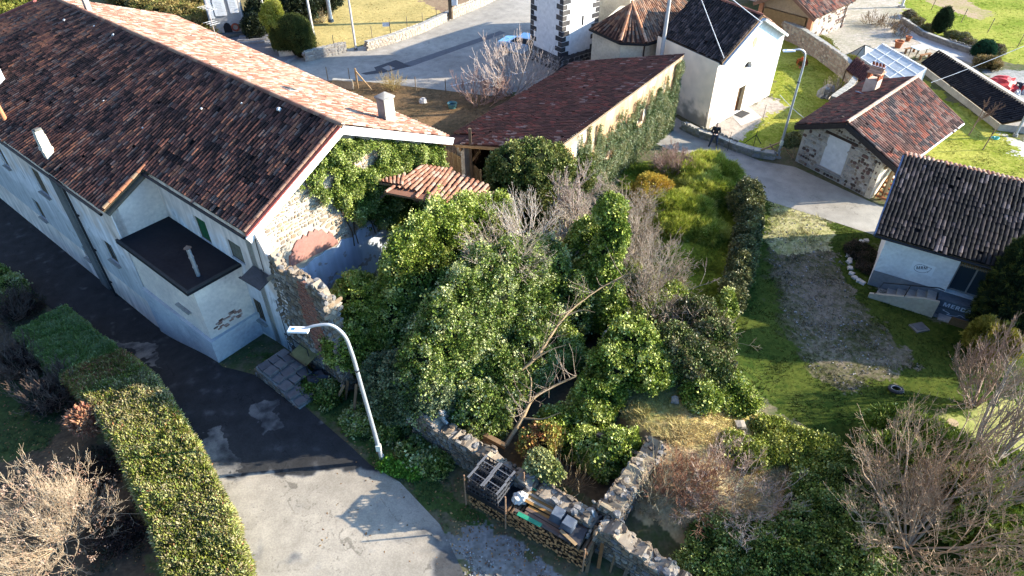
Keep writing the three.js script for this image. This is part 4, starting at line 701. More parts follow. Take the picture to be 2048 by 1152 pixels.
// ---------- bell tower ----------
{
  const t = thing('bell_tower', 'white bell tower with dark stone corner blocks and a dark block plinth', 'tower', [4.05, 0, -55.4]);
  const ry = Math.atan2(2.2, 2.8), W = 4.0; t.rotation.y = ry; t.updateMatrixWorld();       // corner at the origin, x to the right face, -z to the left face
  const sh = mesh('shaft', box(W, 20, W, W / 2, 1.2, -W / 2), M([0.78, 0.77, 0.75], { map: tGrain }), t);
  const pl = mesh('plinth', box(W + 0.26, 1.4, W + 0.26, W / 2, -0.2, -W / 2), M([0.3, 0.29, 0.28]), t);
  const cD = pal([[0.07, 0.066, 0.066], [0.09, 0.083, 0.08], [0.055, 0.052, 0.054], [0.11, 0.1, 0.092]]);
  for (const side of [0, 1]) {
    const at = side ? (s, h) => basis([0, 0, -1], [-1, 0, 0], [-0.13, h, -s + 0.13]) : (s, h) => basis([1, 0, 0], [0, 0, 1], [s - 0.13, h, 0.13]);
    const at2 = side ? (s, h) => new THREE.Matrix4().makeBasis(V(0, 0, 1), V(0, 1, 0), V(-1, 0, 0)).setPosition(-0.13, h, -s + 0.13) : at;
    stoneFace(t, at2, 0, W + 0.26, 0, 1.05, (s) => s < W + 0.2, cD, { seed: 4 + side, hMin: 0.26, hMax: 0.36, wMin: 0.35, wMax: 0.75, proud: 0.03, max: 60, spin: 0.01, name: 'plinth_block' });
  }
  const r = rng(3);
  mesh('plinth_cap', box(W + 0.32, 0.2, W + 0.32, W / 2, 1.1, -W / 2), M([0.1, 0.095, 0.095]), t);
  for (let k = 0; k < 30; k++) { const y = 1.3 + k * 0.42, a = k % 2 ? 0.42 : 0.78, b = k % 2 ? 0.78 : 0.42; for (const [cx, cz, sx, sz] of [[0, 0, 1, -1], [W, 0, -1, -1], [0, -W, 1, 1]]) mesh('corner_block', box(a + 0.02, 0.38, b + 0.02, cx + sx * (a / 2 - 0.01), y, cz + sz * (b / 2 - 0.01)), pieceMat(cD[Math.floor(r() * 4)]), t); }
  mesh('slit_window', box(0.14, 0.75, 0.06, 2.2, 3.5, 0.0), mDark, t);
  const wt = 20; mesh('tower_roof', new THREE.ConeGeometry(3.2, 3, 4).rotateY(Math.PI / 4).translate(W / 2, 22.7, -W / 2), M([0.2, 0.1, 0.07]), t);
}

// ---------- stone cottage ----------
const cCot = pal([[0.42, 0.38, 0.33], [0.5, 0.46, 0.4], [0.36, 0.32, 0.27], [0.1, 0.075, 0.06], [0.3, 0.24, 0.18], [0.46, 0.4, 0.34], [0.16, 0.1, 0.085]]);
const cCotR = pal([[0.1, 0.062, 0.05], [0.17, 0.09, 0.07], [0.24, 0.12, 0.085], [0.34, 0.12, 0.075], [0.3, 0.19, 0.14], [0.09, 0.075, 0.07]]);
const cCotL = pal([[0.05, 0.033, 0.032], [0.07, 0.042, 0.038], [0.1, 0.05, 0.043], [0.13, 0.075, 0.062], [0.17, 0.055, 0.045]]);
{
  const c = thing('stone_cottage', 'small stone cottage with a blind white window facing the lane and two-tone tiled roof', 'house', [19.05, 0, -40.65]);
  const wl = V(3.1, 0, 4.7), L = wl.length(), X = wl.clone().normalize(), N = V(-X.z, 0, X.x), D = V(0.735, 0, -0.678);
  const face = (s, h, o = 0) => basis(X.toArray(), N.toArray(), [X.x * s + N.x * o, h, X.z * s + N.z * o]);
  const put = (n, g, m, M4, p = c) => { const k = mesh(n, g, m, p); k.applyMatrix4(M4); return k; };
  const top = (s) => 2.5 + 1.75 * (1 - Math.abs(s / L - 0.42) / (s / L < 0.42 ? 0.42 : 0.58));
  put('gable_wall', slab([[0, -0.4], [L, -0.4], [L, 2.45], [L * 0.42, 4.15], [0, 2.5]], 0.4, [rectHole(1.75, 0.55, 3.35, 2.75)]), M([0.5, 0.45, 0.38], { map: tBlot, bump: 0.03 }), face(0, 0, -0.4));
  put('blind_window', box(1.6, 2.2, 0.1, 2.55, 0.55, -0.08), M([0.72, 0.71, 0.69], { map: tGrain }), face(0, 0));
  put('sill', box(1.9, 0.12, 0.3, 2.5, 0.4, 0.02), M([0.3, 0.28, 0.25]), face(0, 0)); put('lintel', box(2.3, 0.14, 0.14, 2.65, 2.78, 0), M([0.08, 0.06, 0.05], { map: tWood }), face(0, 0));
  stoneFace(c, (s, h) => face(s, h), 0, L, 0.05, 4.1, (s, h) => s > 0.1 && s < L - 0.1 && h < top(s) - 0.12 && !(s > 1.65 && s < 3.45 && h > 0.35 && h < 2.95), cCot, { seed: 31, max: 240, hMin: 0.12, hMax: 0.26, wMin: 0.14, wMax: 0.6, proud: 0.05 });
  const dv = D.clone().multiplyScalar(9.2);
  put('side_wall', slab([[0, -0.4], [9, -0.4], [9, 2.4], [0, 2.4]], 0.35), M([0.55, 0.48, 0.38], { map: tBlot }), basis(D.toArray(), [-D.z, 0, D.x], [wl.x + D.z * 0.35, 0, wl.z - D.x * 0.35]));
  put('side_wall', slab([[0, -0.4], [9, -0.4], [9, 2.4], [0, 2.4]], 0.35), M([0.4, 0.35, 0.28], { map: tBlot }), basis(D.toArray(), [-D.z, 0, D.x], [0, 0, 0]));
  put('far_wall', slab([[0, -0.4], [L, -0.4], [L, 2.45], [L * 0.42, 4.1], [0, 2.5]], 0.3), mCream, basis(X.toArray(), N.toArray(), [dv.x, 0, dv.z]));
  const rf = new THREE.Group(); rf.name = 'roof'; c.add(rf); rf.updateMatrixWorld();
  const o = (x, y, z) => [x - 19.05, y, z + 40.65];
  const R0 = o(19.95, 4.35, -37.45), R1 = o(27.2, 4.35, -44.2), E0 = o(22.62, 2.65, -34.85), E1 = o(29.35, 2.65, -40.85), W0 = o(18.35, 2.65, -40.6), W1 = o(25.4, 2.65, -47.4);
  tiledPlane(rf, R0, R1, E1, E0, cCotR, { seed: 15, max: 250, tint: (u, v) => 0.35 + 0.6 * nz(u * 5, v * 5, 2) + 0.4 * sm(0.35, 0.6, nz(u * 3.3, v * 3.3, 12) + 0.35), deck: [0.06, 0.035, 0.03] });
  tiledPlane(rf, R1, R0, W0, W1, cCotL, { seed: 16, max: 60, deck: [0.03, 0.02, 0.018] });
  ridgeTiles(rf, R0.map((v, i) => i === 1 ? v + 0.06 : v), R1.map((v, i) => i === 1 ? v + 0.06 : v), pal([[0.5, 0.38, 0.28], [0.45, 0.31, 0.22]]), 3, 0.36, 1.35);
  mesh('barge_board', beam(R0.map((v, i) => i === 1 ? v - 0.16 : v), E0.map((v, i) => i === 1 ? v - 0.16 : v), 0.1, 0.3), M([0.05, 0.045, 0.045], { map: tWood }), rf);
  mesh('barge_board', beam(R0.map((v, i) => i === 1 ? v - 0.16 : v), W0.map((v, i) => i === 1 ? v - 0.16 : v), 0.1, 0.3), M([0.05, 0.045, 0.045], { map: tWood }), rf);
  mesh('gutter', pipe([[E0[0], E0[1] - 0.05, E0[2]], [E1[0], E1[1] - 0.05, E1[2]]], 0.08), mGalv, rf);
  const ch = mesh('chimney', box(0.72, 1.2, 0.8, 0, -0.7, 0), M([0.6, 0.45, 0.36]), rf); ch.position.set(...o(24.2, 3.9, -43.9)); ch.rotation.y = 0.75;
  mesh('chimney_flashing', box(1.3, 0.05, 1.3, -0.2, -0.62, 0, 0, 0, -0.35), M([0.16, 0.19, 0.24], { rough: 0.4 }), ch);
  for (const s of [-0.26, 0, 0.26]) for (const z of [-0.34, 0.34]) mesh('brick_pier', box(0.14, 0.4, 0.12, s, 0.5, z), M([0.36, 0.12, 0.06]), ch);
  mesh('chimney_hood', join([box(0.85, 0.08, 0.95, 0, 0.9, 0), box(0.06, 0.4, 0.9, -0.22, 0.98, 0, 0, 0, -0.9), box(0.06, 0.4, 0.9, 0.22, 0.98, 0, 0, 0, 0.9)]), M([0.52, 0.3, 0.2]), ch);
  for (let i = 0; i < 4; i++) { const k = mesh('hood_tile', tileGeos[i % 3], pieceMat(cCotR[3]), ch); k.position.set(0.08, 1.24, -0.33 + i * 0.22); k.rotation.set(0, 0, -2.3); k.rotation.order = 'YXZ'; k.rotation.set(-Math.PI / 2 + 0.9, Math.PI / 2, 0); }
  const vp = mesh('vent_pipe', cyl(0.06, 0.06, 0.55), M([0.1, 0.07, 0.06]), rf); vp.position.set(...o(22.35, 3.05, -35.9));
  // open porch with timber stairs at its right corner
  const po = mesh('porch_post', box(0.16, 2.6, 0.16), mPaleTimber, c); po.position.set(...o(22.9, 0, -35.9));
  mesh('porch_beam', beam(o(22.2, 2.3, -35.7), o(23.6, 2.3, -36.8), 0.14), mPaleTimber, c);
  for (let i = 0; i < 7; i++) mesh('stair_tread', beam(o(22.5 + i * 0.17, 0.25 + i * 0.22, -36.0 - i * 0.16), o(23.25 + i * 0.17, 0.25 + i * 0.22, -35.2 - i * 0.16), 0.26, 0.05), M([0.32, 0.13, 0.06], { map: tWood }), c);
  for (const k of [0, 1]) mesh('stair_string', beam(o(22.5 + k * 0.75, 0.1, -36 + k * 0.8), o(23.8 + k * 0.75, 1.8, -37.2 + k * 0.8), 0.07, 0.24), M([0.4, 0.22, 0.1], { map: tWood }), c);
  for (let i = 0; i < 9; i++) mesh('porch_board', beam(o(23.2 + i * 0.12, 1.8, -37.2 + i * 0.13), o(24.8 + i * 0.12, 1.8, -38.6 + i * 0.13), 0.14, 0.04), M([0.4, 0.17, 0.08], { map: tWood }), c);
}
// ---------- the right-hand hut with graffiti ----------
const cHut = pal([[0.01, 0.01, 0.011], [0.016, 0.015, 0.016], [0.024, 0.021, 0.021], [0.036, 0.029, 0.029], [0.07, 0.056, 0.055], [0.12, 0.1, 0.1]]);
{
  const h = thing('hut', 'pale rendered hut with a black tiled roof, loggia and outside stairs', 'house', [18.75, 0, -27.7], -Math.atan2(0.515, 0.857));
  h.updateMatrixWorld();                              // x along the front, +z out of the front
  const W = 5.9, mW = M([0.78, 0.77, 0.75], { map: tBlot, bump: 0.01 });
  mesh('front_wall', slab([[0, -0.4], [W, -0.4], [W, 3.3], [0, 3.3]], 0.3, [rectHole(3.35, 0.95, 4.95, 3.25)]), mW, h).position.z = -0.3;
  mesh('end_wall', slab([[0, -0.4], [5.2, -0.4], [5.2, 5.0], [0, 3.3]], 0.3), mW, h).applyMatrix4(basis([0, 0, -1], [1, 0, 0], [0.0, 0, -0.3]));
  mesh('end_wall', slab([[0, -0.4], [5.2, -0.4], [5.2, 5.0], [0, 3.3]], 0.3), M([0.6, 0.56, 0.45], { map: tBlot }), h).applyMatrix4(basis([0, 0, -1], [1, 0, 0], [W - 0.3, 0, -0.3]));
  mesh('back_wall', box(W, 5.2, 0.3, W / 2, -0.4, -5.5), mW, h);
  mesh('loggia_room', join([box(1.6, 0.1, 1.6, 4.15, 0.85, -1.1), box(1.6, 2.3, 0.1, 4.15, 0.95, -1.9), box(0.08, 2.3, 1.5, 3.3, 0.95, -1.1)]), M([0.2, 0.15, 0.09], { map: tBlot }), h);
  const gr = new THREE.Group(); gr.name = 'glazing'; h.add(gr);
  mesh('frame', join([box(0.07, 1.55, 0.07, 3.42, 0.95, -0.35), box(0.07, 1.55, 0.07, 4.2, 0.95, -0.35), box(0.07, 1.55, 0.07, 4.9, 0.95, -0.35), box(1.55, 0.07, 0.07, 4.16, 0.95, -0.35), box(1.55, 0.07, 0.07, 4.16, 2.45, -0.35)]), M([0.3, 0.28, 0.26]), gr);
  mesh('pane', box(0.7, 1.4, 0.015, 3.81, 1.03, -0.35), mGlass, gr); mesh('pane', box(0.62, 1.4, 0.015, 4.55, 1.03, -0.35), mGlass, gr);
  for (let i = 0; i < 14; i++) mesh('slat', box(0.04, 0.7, 0.03, 3.45 + i * 0.11, 2.54, -0.12), M([0.3, 0.22, 0.12], { map: tWood }), gr);
  mesh('plinth_band', box(3.3, 1.05, 0.03, 1.66, -0.1, 0.012), M([0.22, 0.22, 0.225], { map: tBlot }), h);
  mesh('sunlit_wall_patch', box(0.9, 0.9, 0.04, 5.42, 2.3, 0.004), M([0.75, 0.73, 0.68]), h);  // sun patch beside the loggia, its light put into a pale sheet
  // graffiti, drawn on thin patches of paint
  const paint = (w, hh, fn) => { const cv = document.createElement('canvas'); cv.width = 256; cv.height = 128; const g = cv.getContext('2d'); fn(g); const t = new THREE.CanvasTexture(cv); t.colorSpace = THREE.SRGBColorSpace; const m = new THREE.MeshStandardMaterial({ map: t, roughness: 0.85 }); return [new THREE.PlaneGeometry(w, hh), m]; };
  const tg = mesh('graffiti', ...paint(1.0, 0.62, (g) => { g.fillStyle = '#d3d2d0'; g.fillRect(0, 0, 256, 128); g.strokeStyle = '#1c1c20'; g.lineWidth = 4; g.beginPath(); g.ellipse(118, 66, 82, 50, -0.1, 0.4, 4.6); g.stroke(); g.beginPath(); g.moveTo(110, 20); g.lineTo(222, 34); g.lineTo(196, 96); g.stroke(); g.font = 'bold 52px sans-serif'; g.fillStyle = '#1c1c20'; g.save(); g.translate(62, 92); g.rotate(-0.28); g.fillText('MRM', 0, 0); g.restore(); }), h); tg.position.set(2.0, 1.85, 0.006);
  const bal = mesh('balcony', box(1.95, 0.9, 0.7, 4.1, 0.02, 0.33), M([0.12, 0.15, 0.18], { map: tBlot }), h);
  const bt = mesh('graffiti', ...paint(1.85, 0.8, (g) => { g.fillStyle = '#4a5560'; g.fillRect(0, 0, 256, 128); g.fillStyle = '#2a3138'; g.fillRect(0, 62, 256, 5); g.fillStyle = '#b9c3cc'; g.font = 'bold 50px sans-serif'; g.fillText('MERDA', 34, 50); g.strokeStyle = '#b9c3cc'; g.lineWidth = 5; g.beginPath(); g.moveTo(60, 84); g.bezierCurveTo(20, 90, 120, 96, 90, 112); g.bezierCurveTo(60, 124, 150, 118, 150, 96); g.bezierCurveTo(180, 80, 170, 120, 210, 92); g.lineTo(236, 116); g.stroke(); }), bal); bt.position.set(4.1, 0.48, 0.69);
  // stairs along the front, rail, garage door
  for (let i = 0; i < 6; i++) mesh('stair', box(0.42, 0.12 + i * 0.16, 0.95, 0.75 + i * 0.42, -0.1, 0.5, 0, 0, 0, 0.02), mConcrete, h);
  mesh('stair_wall', slab([[0.2, -0.2], [3.2, -0.2], [3.2, 1.0], [2.6, 0.95], [0.2, 0.25]], 0.14), M([0.5, 0.44, 0.33], { map: tBlot }), h).position.z = 1.0;
  mesh('handrail', join([pipe([[0.4, 0.2, 1.07], [0.6, 1.1, 1.07], [2.9, 1.75, 1.07], [3.15, 1.7, 1.05]], 0.03), pipe([[1.7, 0.6, 1.07], [1.75, 1.45, 1.07]], 0.022)]), mBlackIron, h);
  mesh('porch_base', box(1.9, 0.95, 1.0, 4.1, -0.95, 0.5), M([0.42, 0.4, 0.37], { map: tBlot }), h);
  mesh('apron', box(2.3, 0.5, 1.2, 4.6, -0.42, 0.55), M([0.4, 0.38, 0.35], { map: tBlot }), h);
  const gd = mesh('cellar_door', box(1.0, 0.85, 0.06, 4.45, -0.42, 1.17), M([0.16, 0.11, 0.06], { map: tWood }), h); for (let i = 0; i < 5; i++) mesh('board', box(0.18, 0.8, 0.03, 4.07 + i * 0.19, -0.4, 1.21), M([0.2, 0.14, 0.08], { map: tWood }), gd);
  const rf = new THREE.Group(); rf.name = 'roof'; h.add(rf); rf.updateMatrixWorld();
  tiledPlane(rf, [-0.6, 5.2, -4.65], [W + 0.9, 5.2, -4.65], [W + 0.9, 3.3, 0.48], [-0.6, 3.3, 0.48], cHut, { seed: 22, max: 280, pitch: 0.2, deck: [0.014, 0.013, 0.014], rough: 0.85, tint: (u, v) => 0.3 + 0.45 * nz(u * 7, v * 6, 5) + 0.3 * nz(u * 31, v * 17, 8) });
  tiledPlane(rf, [W + 0.9, 5.16, -4.7], [-0.6, 5.16, -4.7], [-0.6, 4.7, -6.1], [W + 0.9, 4.7, -6.1], cRoofPink, { seed: 23, max: 120 });
  mesh('verge', beam([-0.62, 5.16, -4.65], [-0.62, 3.26, 0.48], 0.08, 0.22), M([0.1, 0.14, 0.22], { rough: 0.45 }), rf);
  mesh('gutter', pipe([[-0.6, 3.22, 0.54], [W + 0.9, 3.22, 0.54]], 0.06), mBlackIron, rf);
}

// ---------- ruined house: broken rubble walls ----------
const cRuin = pal([[0.2, 0.16, 0.12], [0.25, 0.205, 0.155], [0.16, 0.12, 0.085], [0.23, 0.165, 0.105], [0.3, 0.26, 0.21], [0.12, 0.095, 0.07], [0.18, 0.17, 0.16]]);
const cBrick = pal([[0.3, 0.12, 0.075], [0.36, 0.17, 0.11], [0.27, 0.14, 0.1]]);
// a free-standing wall from p to q [x, z]; prof(s) is its height s metres along; +z of its frame is its outer face
function rubbleWall(name, label, p, q, prof, thick, o = {}) {
  const { cols = cRuin, seed = 1, back = true, front = true, max = 200, y0 = 0, brick = null, hMin = 0.12, hMax = 0.25, top = true, category = 'wall', group, mortar = [0.25, 0.205, 0.155] } = o;
  const L = Math.hypot(q[0] - p[0], q[1] - p[1]), w = thing(name, label, category, [p[0], y0, p[1]], -Math.atan2(q[1] - p[1], q[0] - p[0]), group), r = rng(seed);
  w.updateMatrixWorld();
  const pts = [[0, -0.8]]; pts.push([L, -0.8]); for (let s = L; s > 0; s -= 0.18) pts.push([s, Math.max(0.05, prof(s) - 0.1 + (r() - 0.5) * 0.1)]); pts.push([0, prof(0) - 0.1]);
  mesh('core', slab(pts, thick - 0.06), M(mortar, { map: tBlot, bump: 0.03 }), w).position.z = -thick / 2 + 0.03;
  const inside = (s, h) => s > 0.02 && s < L - 0.02 && h < prof(s) - 0.08;
  if (front) stoneFace(w, (s, h) => mat4(s, h, thick / 2 - 0.03), 0, L, -0.3, 9, (s, h) => h < 8 && inside(s, h) && !(brick && brick(s, h)), cols, { seed: seed + 1, max, proud: 0.06, hMin, hMax });
  if (front && brick) stoneFace(w, (s, h) => mat4(s, h, thick / 2 - 0.03), 0, L, 0, 9, (s, h) => inside(s, h) && brick(s, h), cBrick, { seed: seed + 2, max: 120, proud: 0.05, hMin: 0.07, hMax: 0.08, wMin: 0.18, wMax: 0.26, gap: 0.015, spin: 0.05, name: 'brick' });
  if (back) stoneFace(w, (s, h) => mat4(s, h, -thick / 2 + 0.03, 0, Math.PI), 0, L, 0, 9, inside, cols, { seed: seed + 3, max: Math.round(max * 0.4), proud: 0.06, hMin, hMax });
  for (const e of [0, 1]) stoneFace(w, (s, h) => mat4(e ? L - 0.02 : 0.02, h, (s - thick / 2) * (e ? -1 : 1), 0, e ? Math.PI / 2 : -Math.PI / 2), 0, thick, 0, 9, (s, h) => h < prof(e ? L : 0) - 0.1, cols, { seed: seed + 4 + e, max: 40, proud: 0.06, hMin, hMax });
  if (top) { const all = []; for (let s = 0.05; s < L; s += 0.21) for (let z = -thick / 2 + 0.08; z < thick / 2; z += 0.2) { const k = r(), a = r(), b = r(); all.push({ m: mat4(s + (a - 0.5) * 0.1, prof(s) - 0.17 + (b - 0.5) * 0.14, z + (k - 0.5) * 0.1, (a - 0.5) * 0.6 - 1.5, k * 6, (b - 0.5) * 0.6, [lerp(0.16, 0.34, a), lerp(0.14, 0.26, k), lerp(0.08, 0.16, b)]), c: Math.floor(b * cols.length), g: Math.floor(k * 7), k: a, d: V(s, prof(s), z).applyMatrix4(w.matrixWorld).distanceTo(camPos) }); } setPieces(w, 'stone', all, cols, stoneGeos, 110); }
  return w;
}
const AO2 = (a, o) => { const v = AO(a, o); return [v.x, v.z]; };
const bump1 = (s, k, a) => a * nz(s * 1.3 + k, k) + a * 0.6 * nz(s * 4 + k, k * 2);
rubbleWall('ruined_wall', 'tall broken stub of rubble and red brick wall joined to the street corner of the farmhouse', AO2(-21.95, -11.3), AO2(-18.35, -11.3), (s) => 5.6 + bump1(s, 3, 0.7) + 0.4 * sm(1.2, 2.6, s) - 0.6 * sm(3.0, 3.6, s), 0.42, { seed: 40, max: 220, brick: (s, h) => ((s - 2.1 - (5 - h) * 0.06) / 0.62) ** 2 + ((h - 3.7) / 2.1) ** 2 < 1 + 0.5 * nz(s * 3, h * 3), y0: -0.05 });
rubbleWall('ruined_wall', 'low broken front wall of the ruin behind the woodpile, pale stones on top', AO2(-14.3, -11.55), AO2(-5.9, -11.95), (s) => 1.55 + bump1(s, 7, 0.4) + 0.45 * sm(1.6, 0.4, s), 0.6, { seed: 50, max: 240 });
rubbleWall('ruined_wall', 'crumbling low wall at the bottom edge, running on past the corner beside the leaning stakes', AO2(-5.7, -12.0), AO2(-0.6, -12.3), (s) => 1.75 - s * 0.16 + bump1(s, 9, 0.4), 0.65, { seed: 60, max: 180 });
rubbleWall('ruined_wall', 'sunlit cross wall of the ruin with dry roots hanging on its right face', AO2(-5.75, -12.4), AO2(-5.9, -16.1), (s) => 1.75 + bump1(s, 11, 0.35), 0.75, { seed: 70, max: 190, mortar: [0.3, 0.24, 0.16] });
rubbleWall('ruined_wall', 'short bleached wall return inside the ruin below the ivy bush', AO2(-13.4, -11.8), AO2(-13.3, -14.4), (s) => 2.0 + bump1(s, 13, 0.4) - 0.3 * s, 0.55, { seed: 80, max: 150, cols: pal([[0.36, 0.32, 0.28], [0.42, 0.38, 0.34], [0.3, 0.25, 0.21]]), mortar: [0.36, 0.31, 0.27] });
const gableTop = (tops) => (s, L = 9) => { const k = s / L * (tops.length - 1), i = Math.min(tops.length - 2, Math.max(0, Math.floor(k))); return lerp(tops[i], tops[i + 1], k - i); };
rubbleWall('ruined_wall', 'high cross wall of the ruin nearest the farmhouse, buried under a slab of ivy', AO2(-18.6, -14.6), AO2(-18.6, -21.6), (s) => gableTop([4.4, 5.7, 5.9, 5.6, 5.0, 4.6])(s, 7), 0.5, { seed: 90, max: 60, front: true, back: true, top: false });
rubbleWall('ruined_wall', 'second cross wall inside the largest ivy mound at the middle of the ruin', AO2(-14.9, -12.6), AO2(-14.9, -20.2), (s) => gableTop([4.2, 5.4, 5.9, 5.8, 5.2, 4.6])(s, 7.6), 0.5, { seed: 100, max: 40, top: false });
// what is left of its tiled roof, on rotten beams
{
  const t = thing('roof_remnant', 'sagging remnant of terracotta tiled roof between the farmhouse gable and the ivy', 'roof', [-5.24,0,-37.59]);
  const q = (p) => [p[0] - t.position.x, p[1] - t.position.y, p[2] - t.position.z];
  const cT = pal([[0.25, 0.115, 0.07], [0.31, 0.15, 0.095], [0.29, 0.19, 0.14], [0.21, 0.095, 0.06]]);
  tiledPlane(t, q([-5.99,5.9,-27.33]), q([-3.75,5.75,-26.79]), q([-3.04,5.2,-30.55]), q([-4.61,5.5,-30.48]), cT, { seed: 4, max: 150, pitch: 0.235, deck: [0.16, 0.08, 0.055], skip: (u, v) => v > 0.75 && nz(u * 6, 3) > 0.0 });
  tiledPlane(t, q([-3.89,5.55,-27.1]), q([-2.06,5.35,-26.98]), q([-1.1,4.9,-29.4]), q([-3.09,5.1,-30.52]), cT, { seed: 5, max: 150, pitch: 0.25, deck: [0.1, 0.05, 0.035] });
  tiledPlane(t, q([-6.76,6,-28.15]), q([-5.16,5.9,-27.86]), q([-5.23,5.65,-29.39]), q([-7.25,5.8,-29.23]), cT, { seed: 6, max: 60, deck: [0.2, 0.1, 0.07] });
  for (const [a, b, w] of [[[-5.7,5.4,-28.68], [-4.54,4.8,-28.27], 0.16], [[-6.94,5.6,-29.28], [-3.54,5,-30.29], 0.14], [[-6.39,5.1,-28.11], [-5.62,5.6,-28.21], 0.1], [[-3.93,5.3,-27.36], [-0.85,4.75,-29.12], 0.13], [[-5,5.5,-27.92], [-4.39,5.2,-30.05], 0.1]]) mesh('beam', beam(q(a), q(b), w), mOldTimber, t);
  for (const p of [[-2.46,0,-36.29], [-5.7,0,-37.47]]) mesh('post', beam([p[0] - t.position.x, 0, p[2] - t.position.z], [p[0] - t.position.x, 4.6, p[2] - t.position.z], 0.16), mOldTimber, t);
}
function log(name, label, pts, r0, r1, mat, category, forks = []) {
  const t = thing(name, label, category, pts[0]), T = new Tubes(), o = V3(pts[0]);
  T.add(curvePts(pts, 14).map((v) => v.sub(o)), r0, r1, 7); mesh('trunk', T.geo(), mat, t);
  for (const f of forks) { const K = new Tubes(); K.add(curvePts(f, 9).map((v) => v.sub(o)), r0 * 0.55, 0.012, 5); mesh('branch', K.geo(), mat, t); }
  const K = new Tubes(), r = rng(pts.length * 13 + Math.floor(r0 * 1000)); const cp = curvePts(pts, 16).map((v) => v.sub(o));
  for (let i = 3; i < 17; i++) for (let k = 0; k < 2; k++) branchy(K, cp[i], V(r() - 0.5, r() * 0.8, r() - 0.5), lerp(0.4, 1.2, r()), 0.018, { levels: 3, kids: [2, 3], rMin: 0.006 }, r, 1);
  mesh('twigs', K.geo(), mTwig, t); return t;
}
const mDead = M([0.34, 0.25, 0.15], { map: tWood, bump: 0.01 });
log('fallen_trunk', 'pale dead trunk leaning out of the ruin with a fork near its foot', [[-0.24,0.7,-16.81], [0.42,1.3,-17.68], [0.85,1.7,-18.36], [1.72,2,-18.77], [2.62,2.3,-19.04]], 0.1, 0.035, mDead, 'dead tree', [[[0.42,1.3,-17.68], [1.22,1.5,-17.47], [1.9,1.8,-17.55]], [[0.69,1.6,-18.16], [0.78,2.2,-18.92], [0.57,2.6,-19.23]]]);
log('fallen_trunk', 'long dead bough slanting up over the ivy mound towards the grey bush', [[-0.58,1.4,-18.65], [0.12,2,-19.38], [0.99,2.6,-19.77], [1.86,3.2,-20.97], [2.48,3.5,-21.68], [3.71,3.9,-22.6], [4.83,4.2,-23.19]], 0.085, 0.02, mDead, 'dead tree', [[[2.37,3.4,-21.54], [3,3.6,-21.63], [3.48,3.8,-21.25]], [[0.99,2.6,-19.77], [1.57,2.9,-19.94], [2.23,3.1,-20.03]]]);
{ const t = thing('fallen_beam', 'brown weathered roof beam lying across the corner of the ruin', 'beam', [-2.43,1,-17.93]); const o = t.position.toArray(), q = (p) => p.map((v, i) => v - o[i]);
  mesh('beam', beam(q([-2.42,1.1,-17.85]), q([-0.24,0.9,-16.58]), 0.2, 0.16), mTimber, t); mesh('plank', beam(q([-2.28,1,-17.77]), q([-0.78,0.75,-16.82]), 0.1, 0.05), M([0.4, 0.24, 0.12], { map: tWood }), t); mesh('packed_earth', box(1.9, 0.3, 0.9, ...q([-1.71,0.45,-17.24]), -0.55), M([0.3, 0.17, 0.08], { map: tBlot, bump: 0.03 }), t); }
{ const t = thing('fallen_beam', 'dark beam half buried in ivy beside the sunlit cross wall', 'beam', [3.44,0.8,-17.22]); const o = t.position.toArray(), q = (p) => p.map((v, i) => v - o[i]); mesh('beam', beam(q([3.38,1.2,-16.96]), q([5.1,1.3,-15.7]), 0.16), mOldTimber, t); }
